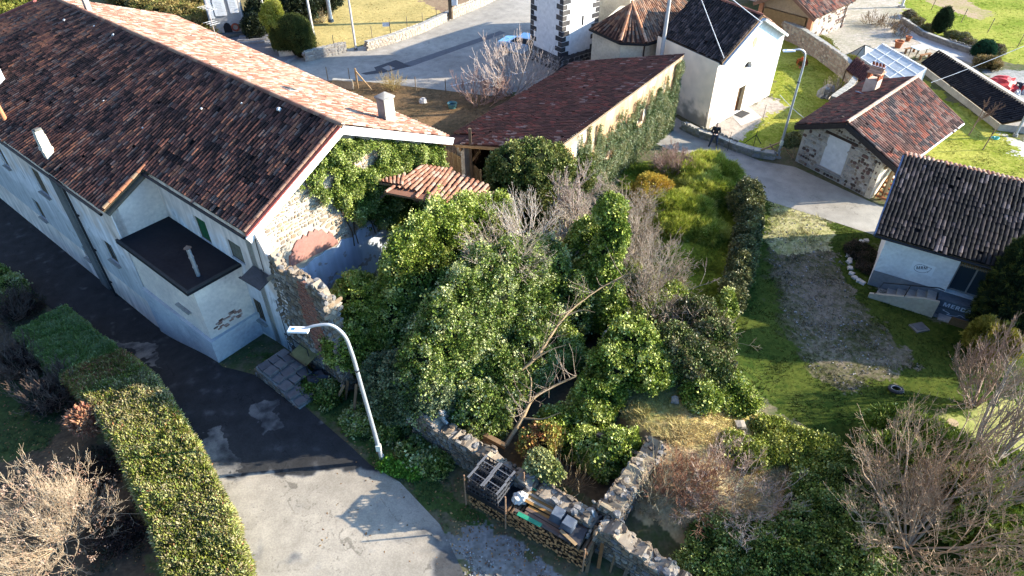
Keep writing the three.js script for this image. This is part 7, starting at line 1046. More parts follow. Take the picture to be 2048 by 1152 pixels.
{ // board fence by the barn front
  const t = thing('board_fence', 'weathered brown board fence between the farmhouse and the barn', 'fence', [-4.3,0,-39.15]); const a = [0, 0, 0], b = sub([-1.84,0,-36.29], [-4.3,0,-39.15]), L = Math.hypot(b[0], b[2]), n = 24; t.rotation.y = -Math.atan2(b[2], b[0]); t.updateMatrixWorld();
  const r = rng(4); for (let i = 0; i < n; i++) mesh('board', box(L / n - 0.02, 1.75 + r() * 0.15, 0.025, L * (i + 0.5) / n, 0, (i % 2) * 0.006), pieceMat(pal([[0.3, 0.23, 0.14], [0.25, 0.19, 0.12], [0.34, 0.27, 0.17]])[i % 3], 0.9, tWood), t); mesh('rail', box(L, 0.08, 0.05, L / 2, 0.5, -0.05), mOldTimber, t); mesh('rail', box(L, 0.08, 0.05, L / 2, 1.4, -0.05), mOldTimber, t);
}
// wooden trestle rails at the lamp by the lane
{ const t = thing('rail_fence', 'rough pole railings with crossed braces at the corner of the stone cottage', 'fence', [17.14,0,-41.06]); const o = t.position.toArray();
  for (const [a, b] of [[[16.73,0.6,-41.07], [18.16,0.9,-41.62]], [[17.42,0.8,-41.53], [18.02,0.1,-41.15]], [[18.16,0.9,-41.62], [18.95,0.1,-40.88]], [[19.02,0.8,-41.25], [18.92,0,-40.92]], [[18.09,0.5,-41.25], [19.02,0.8,-41.25]]]) mesh('rail', beam(sub(a, o), sub(b, o), 0.09), mPaleTimber, t); }
{ const t = thing('rail_fence', 'thin black leaning stakes of a wire fence at the lawn edge', 'fence', [16.48,0.3,-41.62]); const o = t.position.toArray(); for (const [a, b] of [[[16.59,0.3,-42.18], [16.48,1.6,-41.85]], [[16.07,0.4,-42.49], [16.48,1.3,-41.86]], [[17.19,0.3,-42.47], [16.48,1.3,-41.86]]]) mesh('stake', beam(sub(a, o), sub(b, o), 0.04), mBlackIron, t); }
leafy('ivy', 'yellowish ivy tuft on the wall end beside the stone cottage', 'ivy', [19.17,0,-41.82], [B([18.75,0.9,-41.55], [0.5, 0.5, 0.4]), B([19,1.1,-41.67], [0.4, 0.4, 0.4])], { n: 900, cols: pal([[0.2, 0.2, 0.07], [0.3, 0.28, 0.12]]), seed: 56 });
// things on the chapel lawn
{ const t = thing('flower_pot', 'pot of red flowers on the chapel lawn', 'flower pot', [24.52,0,-56.43]); mesh('pot', new THREE.LatheGeometry([[0.16, 0], [0.22, 0.3], [0.24, 0.32], [0.2, 0.3]].map(([x, y]) => new THREE.Vector2(x, y)), 16), M([0.3, 0.13, 0.08]), t); lumpy(t, [B([t.position.x, 0.5, t.position.z], [0.32, 0.25, 0.32])], { n: 350, geos: gFine, mat: mLeafM, size: 1.2, cols: pal([[0.5, 0.05, 0.03], [0.45, 0.12, 0.04], [0.08, 0.1, 0.03]]), seed: 3, core: 0.6, name: 'flowers' }); }
{ const t = thing('boulder', 'grey lumpy boulder at the foot of the garden wall', 'boulder', [24.73,0,-50.87]); lumpyCloth(t, 0.75, 0.75, [0.26, 0.24, 0.22]); t.children[0].name = 'rock'; }
bare('bare_shrub', 'dry weeds between the boulder and the garden wall', 'shrub', [25.53,0,-50.6], { seed: 63, stems: 45, len: 0.8, r0: 0.014, open: 0.7, levels: 3, kids: [3, 4], rMin: 0.009, mat: M([0.36, 0.29, 0.2], { bump: 0 }), foot: 0.9 });
{ const t = thing('door_mat', 'dark mat on the paving at the chapel door', 'mat', [17.28,0.02,-47.67]); mesh('mat', box(1.1, 0.03, 0.7, 0, 0, 0, 0.75, 0, 0, 0.01), M([0.07, 0.065, 0.06]), t); }
// ---------- houses beyond the lawn ----------
{
  const p = [26.81,0,-61.95].map((v, i) => v - [1.75, 0, 1.92][i]), t = thing('stone_barn', 'stone barn with a reddish tiled roof behind the garden wall', 'house', p, -0.83); t.updateMatrixWorld();      // x along the front gable, -z away
  const W = 5.2, D = 6.5, mR = M([0.46, 0.4, 0.33], { map: tBlot, bump: 0.03 });
  mesh('gable_wall', slab([[-W / 2, -0.3], [W / 2, -0.3], [W / 2, 2.5], [0, 4.0], [-W / 2, 2.5]], 0.3), M([0.34, 0.25, 0.17], { map: tBlot }), t).position.z = -0.3; mesh('side_wall', box(0.3, 2.8, D, W / 2 - 0.15, -0.3, -D / 2), mR, t); mesh('side_wall', box(0.3, 2.8, D, -W / 2 + 0.15, -0.3, -D / 2), mR, t); mesh('back_wall', box(W - 0.6, 3.6, 0.3, 0, -0.3, -D + 0.15), mR, t);
  stoneFace(t, (s, h) => basis([0, 0, -1], [1, 0, 0], [W / 2, h, -s]), 0, D, 0, 2.4, () => true, cCot, { seed: 9, max: 60, wMin: 0.25, wMax: 0.7, hMin: 0.2, hMax: 0.32 });
  for (const x of [-W / 2 + 0.1, W / 2 - 0.1]) mesh('corner_post', box(0.4, 2.5, 0.4, x, 0, 0.05), M([0.42, 0.19, 0.11]), t); mesh('hay', box(W - 1, 2.2, 0.5, 0, 0, 0.02), M([0.26, 0.17, 0.09], { map: tWood, bump: 0.05 }), t);
  const rf = new THREE.Group(); rf.name = 'roof'; t.add(rf); rf.updateMatrixWorld();
  tiledPlane(rf, [0, 4.2, -D - 0.4], [0, 4.2, 0.6], [W / 2 + 0.5, 2.5, 0.6], [W / 2 + 0.5, 2.5, -D - 0.4], cCotR, { seed: 33, max: 120 }); tiledPlane(rf, [0, 4.18, 0.6], [0, 4.18, -D - 0.4], [-W / 2 - 0.5, 2.5, -D - 0.4], [-W / 2 - 0.5, 2.5, 0.6], cCotR, { seed: 34, max: 40 });
  for (const s of [-1, 1]) mesh('barge_board', beam([0, 4.05, 0.66], [s * (W / 2 + 0.5), 2.35, 0.66], 0.08, 0.3), M([0.22, 0.13, 0.1], { map: tWood }), rf);
  mesh('downpipe', cyl(0.05, 0.05, 2.5, W / 2 + 0.1, 0, -D + 0.2, 8), M([0.3, 0.2, 0.15]), t);
}
{
  const t = thing('pink_house', 'pale pink house with red-shuttered window at the top edge behind the stone barn', 'house', [24.88,0,-70.09], -0.83); t.updateMatrixWorld();
  mesh('wall', box(7, 6, 6, 0, 0, -6), M([0.62, 0.5, 0.44], { map: tBlot }), t); const w = mesh('window', box(0.8, 1.2, 0.06, 0.2, 2.9, -2.98), mGlass, t); mesh('frame', join([box(0.08, 1.3, 0.1, -0.22, 2.85, -2.96), box(0.08, 1.3, 0.1, 0.62, 2.85, -2.96)]), mWhite, w); for (const x of [-0.55, 0.95]) mesh('shutter', box(0.5, 1.25, 0.05, x, 2.87, -2.95), M([0.3, 0.07, 0.03], { map: tWood }), t); mesh('planter', box(0.9, 0.25, 0.3, 0.2, 2.6, -2.85), M([0.1, 0.07, 0.05]), t);
  tiledPlane(t, [-4, 7.2, -6], [4, 7.2, -6], [4, 5.9, -2.6], [-4, 5.9, -2.6], cRust, { seed: 35, max: 30 });
}
// greenhouse with its lean-to
{
  const t = thing('greenhouse', 'translucent white-framed greenhouse behind the stone cottage', 'greenhouse', [31.29,0,-54.96]); const o = t.position.toArray(), q = (p) => sub(p, o);
  const A = q([28.04,1.9,-53.9]), Bq = q([30.11,2.5,-55.22]), C = q([31.27,2.5,-50.11]), D = q([28.86,1.9,-48.58]), mid = (a, b, k) => a.map((v, i) => lerp(v, b[i], k));
  const mFr = M([0.75, 0.76, 0.76], { rough: 0.5 }), mPan = M([0.62, 0.66, 0.66], { rough: 0.25, transmission: 0.35, map: tGrain, bump: 0 });
  for (let i = 0; i < 4; i++) for (let j = 0; j < 3; j++) { const P = (u, v) => mid(mid(A, D, u), mid(Bq, C, u), v), a = P(i / 4 + 0.008, j / 3 + 0.01), b = P((i + 1) / 4 - 0.008, j / 3 + 0.01), c = P((i + 1) / 4 - 0.008, (j + 1) / 3 - 0.01), d = P(i / 4 + 0.008, (j + 1) / 3 - 0.01); const g = new THREE.BufferGeometry(); g.setAttribute('position', new THREE.Float32BufferAttribute([...a, ...b, ...c, ...a, ...c, ...d], 3)); const m = metric(g); m.computeVertexNormals(); mesh('roof_pane', m, mPan, t); }
  const bars = []; for (let i = 0; i <= 4; i++) bars.push(beam(mid(A, D, i / 4), mid(Bq, C, i / 4), 0.05)); for (let j = 0; j <= 3; j++) bars.push(beam(mid(A, Bq, j / 3), mid(D, C, j / 3), j === 3 ? 0.1 : 0.05)); mesh('roof_frame', join(bars), mFr, t);
  const gp = (p) => [p[0], 0, p[2]]; for (const [a, b] of [[A, Bq], [D, C], [A, D], [Bq, C]]) { const g = new THREE.BufferGeometry(), a0 = gp(a), b0 = gp(b); g.setAttribute('position', new THREE.Float32BufferAttribute([...a0, ...b0, ...b, ...a0, ...b, ...a], 3)); const m = metric(g); m.computeVertexNormals(); mesh('side_pane', m, mPan, t); } for (const p of [A, Bq, C, D]) mesh('post', beam(gp(p), p, 0.08), mFr, t);
}
{ const t = thing('lean_to', 'dark red sheet-roofed lean-to against the greenhouse', 'shed', [27.8,0,-53.45]); const o = t.position.toArray(); t.updateMatrixWorld(); const q = (x) => sub(x, o); const a = q([27.47,2,-53.54]), b = q([27.92,2,-50.18]), c = q([26.85,1.5,-48.78]), d = q([26.38,1.5,-52.36]); tiledPlane(t, a, b, c, d, pal([[0.06, 0.025, 0.022], [0.08, 0.03, 0.025]]), { seed: 2, max: 60, deck: [0.05, 0.02, 0.018] }); for (const p of [a, b, c, d]) mesh('post', beam([p[0], 0, p[2]], p, 0.08), mOldTimber, t); }
{ const t = thing('frame_tent', 'collapsed dark frame with grey plastic sheet beside the greenhouse', 'tent', [29.83,0,-57.96]); const o = t.position.toArray(); const ap = sub([29.99,1.5,-57.68], o), ft = [[29.29,0,-59.1], [29.52,0,-57.96], [30.52,0,-57.96], [32.59,0,-60.5], [32.53,0,-61.46]].map((p) => sub(p, o)); ft.forEach((f) => mesh('pole', beam(f, ap, 0.05), mBlackIron, t)); for (let k = 0; k < 3; k++) { const g = new THREE.BufferGeometry(); g.setAttribute('position', new THREE.Float32BufferAttribute([...ap, ...ft[k], ...ft[k + 1]], 3)); const m = metric(g); m.computeVertexNormals(); mesh('sheet', m, M([0.3, 0.34, 0.38], { rough: 0.3 }), t); } }
// long garage with black roof
{
  const t = thing('garage_row', 'long low garage row with a black tiled roof and pale parapet', 'garage', [35.62,0,-49.26]); t.updateMatrixWorld(); const o = t.position.toArray(), q = (p) => sub(p, o);
  const a = q([35.32,1.5,-56.11]), b = q([37.11,1.5,-44.29]), c = q([35.01,0.6,-44.87]), d = q([34.34,0.6,-56.02]);
  tiledPlane(t, a, b, c, d, pal([[0.012, 0.012, 0.014], [0.018, 0.017, 0.019], [0.028, 0.025, 0.026]]), { seed: 41, max: 60, pitch: 0.26, deck: [0.012, 0.011, 0.012], rough: 0.7 });
  mesh('parapet', beam(q([35.61,1.55,-55.98]), q([37.17,1.55,-44.03]), 0.35, 0.3), M([0.55, 0.48, 0.4], { map: tBlot }), t);
  const g = (p) => [p[0], p[2]]; mesh('walls', prism([g(a), g(b), g(c), g(d)].map(([x, z]) => [x * 0.96, z * 0.96]), -0.2, 0.5), M([0.4, 0.37, 0.33], { map: tBlot }), t);
}
{ const t = thing('red_tarpaulin', 'crumpled red tarpaulin over clutter behind the garage parapet', 'tarpaulin', [39.15,0,-52.19]); lumpyCloth(t, 1.4, 0.8, [0.5, 0.03, 0.025]); const k = lumpyCloth(t, 0.6, 0.7, [0.55, 0.05, 0.04]); k.position.set(1.7, 0, 0.7); }
{ const t = thing('clutter_heap', 'heap of black and white sacks beside the red tarpaulin', 'sacks', [40.14,0,-51.81]); for (const [x, z, c, r] of [[0, 0, [0.03, 0.03, 0.035], 0.5], [0.5, 0.5, [0.5, 0.5, 0.5], 0.35], [-0.3, 0.7, [0.55, 0.52, 0.5], 0.3], [0.7, -0.3, [0.04, 0.05, 0.12], 0.35]]) { const m = lumpyCloth(t, r, r * 1.2, c); m.name = 'sack'; m.position.set(x, 0, z); } }
{ const t = thing('mesh_pole', 'grey pole at the corner of the garage by the right edge', 'pole', [35.85,0,-44.21]); mesh('shaft', cyl(0.09, 0.07, 4.2, 0, -0.1, 0, 10), mGalv, t); mesh('foot', cyl(0.18, 0.16, 0.2, 0, -0.03, 0, 10), mConcrete, t); }
// yard plants, planters, path bushes
leafy('bush', 'dark rounded evergreen bush beside the path', 'shrub', [40.91,0,-65.29], [B([40.09,1.1,-64.53], [0.7, 1.2, 0.7]), B([40.01,0.6,-64.51], [0.6, 0.7, 0.6])], { n: 2200, geos: gFine, mat: mLeafM, size: 1.3, cols: pal([[0.015, 0.03, 0.012], [0.025, 0.045, 0.018]]), seed: 71, lump: 0.15 });
leafy('bush', 'clipped deep green round bush by the path near the right edge', 'shrub', [41.28,0,-58.64], [B([40.67,0.8,-58.17], [0.85, 0.85, 0.8])], { n: 2000, geos: gFine, mat: mLeafM, size: 1.3, cols: pal([[0.015, 0.05, 0.025], [0.02, 0.07, 0.035]]), seed: 72, lump: 0.1 });
leafy('rockery_plants', 'mixed silver and yellow rockery plants along the path edge', 'plant', [41.35,0,-62.95], [[[39.21,0.2,-67.04], 0.6], [[39.34,0.2,-65.26], 0.6], [[40.84,0.25,-63.54], 0.6], [[41.38,0.25,-62.77], 0.6], [[41.4,0.2,-61.41], 0.6], [[42.69,0.3,-59.71], 0.7], [[39.44,0.2,-69.19], 0.5]].map(([p, r]) => B(p, [r, r * 0.6, r])), { n: 3800, geos: gFine, mat: mLeafM, size: 1.3, cols: pal([[0.12, 0.13, 0.05], [0.22, 0.2, 0.05], [0.25, 0.25, 0.18], [0.1, 0.06, 0.04]]), seed: 73, lump: 0.4, core: 0.7 });
leafy('flowering_shrub', 'cream flowering shrub beside the path above the garage', 'shrub', [40.76,0,-57.08], [B([40.04,0.4,-56.63], [0.8, 0.5, 0.6]), B([40.58,0.4,-56.3], [0.7, 0.5, 0.6])], { n: 1600, geos: gFine, mat: mLeafM, size: 1.3, cols: pal([[0.45, 0.35, 0.2], [0.3, 0.22, 0.08], [0.12, 0.1, 0.04]]), seed: 74, lump: 0.4 });
leafy('shrub', 'golden weeds along the garden wall by the stone barn', 'shrub', [28.48,0,-60.5], [[[27.63,0.3,-60.9], 0.9], [[27.86,0.3,-58.78], 0.8], [[28.01,0.25,-57.01], 0.8], [[28.74,0.25,-56.68], 0.8], [[29.15,0.2,-55.52], 0.7]].map(([p, r]) => B(p, [r, r * 0.6, r])), { n: 3600, geos: gFine, mat: mLeafM, size: 1.4, cols: pal([[0.2, 0.2, 0.04], [0.3, 0.25, 0.09], [0.14, 0.17, 0.03]]), seed: 75, lump: 0.4, core: 0.7 });
for (const [p, l, s] of [[[34.99,0,-67.2], 'sparse brown rose bushes in the gravel yard, left of two clumps', 91], [[36.04,0,-66.24], 'sparse pinkish rose bushes in the gravel yard, right of two clumps', 92], [[36.16,0,-63.97], 'leafless dark shrub in the gravel yard near the path', 93]]) bare('bare_shrub', l, 'shrub', p, { seed: s, stems: 26, len: 0.65, r0: 0.018, open: 0.9, levels: 3, kids: [3, 4], rMin: 0.01, mat: M([0.22, 0.15, 0.09], { bump: 0 }), foot: 0.8 });
for (const [p, l, s] of [[[34.78,0,-61.1], 'terracotta pot with a bare stem in the gravel yard', 1], [[36.39,0,-62.7], 'small terracotta pot standing nearer the path', 0.7]]) { const t = thing('plant_pot', l, 'plant pot', p); mesh('pot', new THREE.LatheGeometry([[0.24, 0], [0.34, 0.5], [0.4, 0.5], [0.4, 0.6], [0.32, 0.6], [0.3, 0.5], [0, 0.45]].map(([x, y]) => new THREE.Vector2(x * s, y * s)), 18), M([0.42, 0.15, 0.07]), t); mesh('stem', cyl(0.02, 0.015, 0.7 * s, 0, 0.4 * s, 0, 6), mBark, t); }
{ const t = thing('garden_table', 'pale square garden table with benches above the greenhouse', 'table', [35.58,0,-59.1], 0.4); mesh('top', box(1.3, 0.05, 0.9, 0, 0.74, 0, 0, 0, 0, 0.02), M([0.5, 0.58, 0.58], { rough: 0.3 }), t); for (const x of [-0.55, 0.55]) for (const z of [-0.35, 0.35]) mesh('leg', box(0.06, 0.74, 0.06, x, 0, z), mOldTimber, t); for (const z of [-0.8, 0.8]) mesh('bench', join([box(1.3, 0.05, 0.25, 0, 0.42, z), box(0.06, 0.42, 0.2, -0.5, 0, z), box(0.06, 0.42, 0.2, 0.5, 0, z)]), M([0.3, 0.17, 0.09], { map: tWood }), t); }
for (const [p, l] of [[[42.6,0,-71.3], 'left'], [[43.8,0,-67.63], 'middle'], [[44.92,0,-64.89], 'third'], [[45.56,0,-61.1], 'right']]) { const t = thing('meadow_stake', `thin leaning fence stake at the meadow edge, ${l === 'third' ? 'third from the left' : l + (l === 'middle' ? ' one, second from the left' : 'most')} of four`, 'stake', p, 0, 'stakes along the meadow'); mesh('shaft', beam([0, -0.1, 0], [0.18, 1.3, -0.1], 0.05), mOldTimber, t); mesh('insulator', box(0.07, 0.06, 0.07, 0.16, 1.1, -0.09), M([0.5, 0.5, 0.48]), t); }
// garden beyond the cottage
{ const t = thing('sapling', 'young leafless tree in the green garden in front of the garage row', 'tree', [32.54,0,-44.21]); bareShrub(t, { seed: 81, stems: 1, len: 2.4, r0: 0.07, open: 0.1, levels: 5, kids: [4, 5], spread: 0.5, shrink: 0.5, upw: 0.12, rMin: 0.01, mat: M([0.2, 0.13, 0.1], { bump: 0 }), lean: [0.18, 0, -0.05] }); }
for (const [p, l] of [[[32.46,0,-42.17], 'thin dark stake leaning in the green garden'], [[35.95,0,-47.38], 'thin dark stake at the upper edge of the green garden']]) { const t = thing('garden_stake', l, 'stake', p); mesh('shaft', beam([0, -0.1, 0], [0.25, 1.5, -0.1], 0.06), mOldTimber, t); mesh('tie', box(0.09, 0.05, 0.09, 0.2, 1.2, -0.08), mBlackIron, t); }
{ const t = thing('hose', 'turquoise coil of hose on the grass near the garage corner', 'hose', [34.19,0.05,-43.82]); mesh('coil', new THREE.TorusGeometry(0.22, 0.035, 6, 18).rotateX(1.57), M([0.08, 0.45, 0.4], { rough: 0.4 }), t); mesh('coil', new THREE.TorusGeometry(0.17, 0.035, 6, 18).rotateX(1.5).translate(0.08, 0.05, 0.03), M([0.08, 0.45, 0.4], { rough: 0.4 }), t); }
// yard on the right
{ const t = thing('tyre', 'old black tyre lying on the grass beside the bare tree', 'tyre', [17.01,0,-20.26]); mesh('tread', new THREE.TorusGeometry(0.25, 0.085, 10, 28).scale(1, 1, 0.9).rotateX(1.35).translate(0, 0.12, 0), M([0.05, 0.05, 0.052], { rough: 0.8 }), t); mesh('rim', new THREE.TorusGeometry(0.2, 0.02, 6, 28).rotateX(1.35).translate(0, 0.17, 0), M([0.28, 0.28, 0.29], { rough: 0.5 }), t); }
{ const t = thing('drain_cover', 'square concrete slab in the grass below the hut', 'slab', [19.93,0,-24.33]); mesh('slab', box(0.75, 0.1, 0.6, 0, -0.03, 0, 0.25, 0, 0, 0.02), mConcreteDark, t); mesh('lid', box(0.5, 0.02, 0.4, 0, 0.07, 0, 0.25, 0, 0, 0.005), M([0.12, 0.12, 0.12]), t); }
{ const t = thing('stump', 'pale sawn tree stump under the bare trees', 'stump', [18.05,0,-17.84]); mesh('trunk', cyl(0.28, 0.22, 0.9, 0, -0.1, 0, 12), mBark, t); mesh('cut_face', cyl(0.22, 0.22, 0.02, 0, 0.8, 0, 12), M([0.42, 0.32, 0.2], { map: tWood }), t); }
const rS = rng(19);
for (const p of [[10.65,0.16,-17.27], [11.67,0.1,-16.89], [12.02,0.1,-16.41], [11.04,0.11,-17.5], [8.1,1.12,-19.05], [8.76,0.89,-18.98], [12.19,0.1,-16.05], [10.99,0.1,-15.36], [12.7,0.1,-17.51], [9.39,0.6,-17.89], [6.72,1.35,-18.58]]) { const s = thing('field_stone', 'pale loose stone lying on the bank between the ruin and the yard', 'stone', p, rS() * 6, 'loose stones on the bank'); mesh('stone', stoneGeos[Math.floor(rS() * 7)], pieceMat(cRuin[4]), s).scale.set(0.3 + rS() * 0.2, 0.22, 0.26 + rS() * 0.1); }
{ const t = thing('masonry_lump', 'white upright lump of masonry poking out of the ivy right of the dead bough', 'masonry', [4.39,0,-22.32]); t.updateMatrixWorld(); const all = [], r = rng(6); for (let i = 0; i < 60; i++) { const h = r() * 1.9; all.push({ m: mat4((r() - 0.5) * 0.5 + h * 0.08, h, (r() - 0.5) * 0.5, r(), r() * 6, r(), [0.2 + r() * 0.15, 0.16 + r() * 0.1, 0.2]), c: i % 3, g: i % 7, k: r(), d: i }); } setPieces(t, 'stone', all, pal([[0.55, 0.5, 0.46], [0.62, 0.58, 0.54], [0.45, 0.4, 0.36]]), stoneGeos, 60); mesh('mortar', box(0.45, 1.8, 0.4, 0.06, 0, 0, 0.3, 0, -0.06, 0.08), mMortar, t); }
// ---------- power pole and wires ----------
{ const p = [10.96,3.6,-49.27]; const t = thing('power_pole', 'square concrete power pole standing behind the barn roof', 'pole', [p[0], 0, p[2]]); mesh('shaft', metric(new THREE.CylinderGeometry(0.13, 0.2, 12, 4).rotateY(0.4).translate(0, 6, 0)), M([0.46, 0.44, 0.42]), t); mesh('crossarm', box(1.5, 0.12, 0.12, 0, 10.6, 0, 0.5), mGalv, t); for (const x of [-0.6, 0, 0.6]) mesh('insulator', cyl(0.05, 0.07, 0.2, x * 0.88, 10.72, -x * 0.48, 8), M([0.3, 0.15, 0.1], { rough: 0.3 }), t); mesh('tile_collar', box(0.7, 0.12, 0.5, 0, 3.6, 0, 0.4), M([0.42, 0.2, 0.12]), t);
  const tip = (x) => [p[0] + x * 0.88, 10.9, p[2] - x * 0.48]; const mW = M([0.6, 0.6, 0.6], { rough: 0.5, bump: 0 });
  const far = [[[17.08,6.9,-47.24], 0, 'pale overhead wire from the power pole over the chapel roof to its gable'], [[14.19,5.4,-44.87], 0.6, 'pale overhead wire from the power pole down to the chapel eave'], [[75, 9, -60], -0.6, 'pale overhead wire running right over the garage row from the power pole'], [[75, 7.5, -56], 0.3, 'second pale overhead wire running right, below the first']];
  far.forEach(([q, x, l]) => { const a = tip(x), w = thing('overhead_wire', l, 'wire', a), L = Math.hypot(q[0] - a[0], q[2] - a[2]), pts = []; for (let k = 0; k <= 20; k++) { const u = k / 20; pts.push(V(lerp(0, q[0] - a[0], u), lerp(0, q[1] - a[1], u) - 4 * u * (1 - u) * L * 0.014, lerp(0, q[2] - a[2], u))); } mesh('wire', new Tubes().add(pts, 0.03, 0.03, 5).geo(), mW, w); }); }
// service wires over the cottage and the garden
{ const runs = [[[18.86,2.5,-45.51], [19.78,2.5,-40.78], 'thin wire slanting from the lawn lamp to the cottage gable'], [[29.45,3.2,-46.01], [38.57,6,-48.46], 'white cable rising to the right from the cottage roof over the garage row']]; for (const [a, b, l] of runs) { const w = thing('service_wire', l, 'wire', a), pts = []; for (let k = 0; k <= 14; k++) { const u = k / 14; pts.push(V(...sub(a.map((v, i) => lerp(v, b[i], u) - (i === 1 ? u * (1 - u) * 0.6 : 0)), a))); } mesh('wire', new Tubes().add(pts, 0.018, 0.018, 5).geo(), M([0.66, 0.66, 0.66], { bump: 0 }), w); } }
// ---------- car ----------
{
  const t = thing('car', 'silver-blue hatchback parked in the shade beside the bell tower', 'car', [0.8,0,-60.03], -0.5);   // nose towards -x
  const body = M([0.3, 0.42, 0.52], { map: null, bump: 0, rough: 0.25, metal: 0.2, clearcoat: 1 }), L = 3.9;
  const prof = [[-1.95, 0.35], [-1.98, 0.62], [-1.85, 0.82], [-1.0, 0.95], [-0.3, 0.98], [1.7, 1.0], [1.95, 0.85], [1.98, 0.4], [1.6, 0.28], [-1.6, 0.28]];
  const ext = (pts, w, b) => { const s = new THREE.Shape(pts.map((p) => new THREE.Vector2(...p))); return metric(new THREE.ExtrudeGeometry(s, { depth: w, bevelEnabled: true, bevelThickness: b, bevelSize: b, bevelSegments: 2 })).translate(0, 0, -w / 2); };
  mesh('body', ext(prof, 1.55, 0.08), body, t); mesh('cabin', ext([[-0.85, 0.98], [-0.15, 1.42], [1.25, 1.46], [1.75, 1.02]], 1.3, 0.06), mGlass, t); mesh('roof', ext([[-0.1, 1.45], [1.2, 1.49], [1.2, 1.53], [-0.05, 1.5]], 1.22, 0.04), body, t);
  for (const x of [-0.5, 0.45, 1.5]) for (const s of [-1, 1]) mesh('pillar', beam([x * 0.9 - (x < 0 ? 0.35 : 0), 0.98, s * 0.7], [x * 0.82 + (x < 0 ? 0.25 : 0), 1.46, s * 0.64], 0.06), body, t);
  for (const x of [-1.22, 1.22]) for (const s of [-1, 1]) { const w = mesh('wheel', new THREE.CylinderGeometry(0.32, 0.32, 0.22, 20).rotateX(Math.PI / 2).translate(x, 0.32, s * 0.78), M([0.02, 0.02, 0.02]), t); mesh('rim', new THREE.CylinderGeometry(0.2, 0.2, 0.02, 12).rotateX(Math.PI / 2).translate(x, 0.32, s * 0.9), mSteel, w); }
  for (const s of [-1, 1]) { mesh('headlight', box(0.12, 0.16, 0.36, -1.95, 0.62, s * 0.58, 0, 0, 0, 0.04), M([0.7, 0.72, 0.75], { map: null, bump: 0, rough: 0.1 }), t); mesh('mirror', box(0.14, 0.14, 0.2, -0.55, 0.98, s * 0.95, 0, 0, 0, 0.04), body, t); mesh('tail_light', box(0.06, 0.3, 0.25, 2.02, 0.68, s * 0.62), M([0.4, 0.02, 0.02], { map: null, bump: 0, rough: 0.2 }), t); }
  mesh('grille', box(0.06, 0.2, 0.7, -2.04, 0.48, 0), mDark, t); mesh('number_plate', box(0.02, 0.1, 0.44, -2.08, 0.4, 0), mWhite, t); mesh('bonnet_line', box(0.9, 0.012, 0.02, -1.4, 0.99, 0), mDark, t);
}
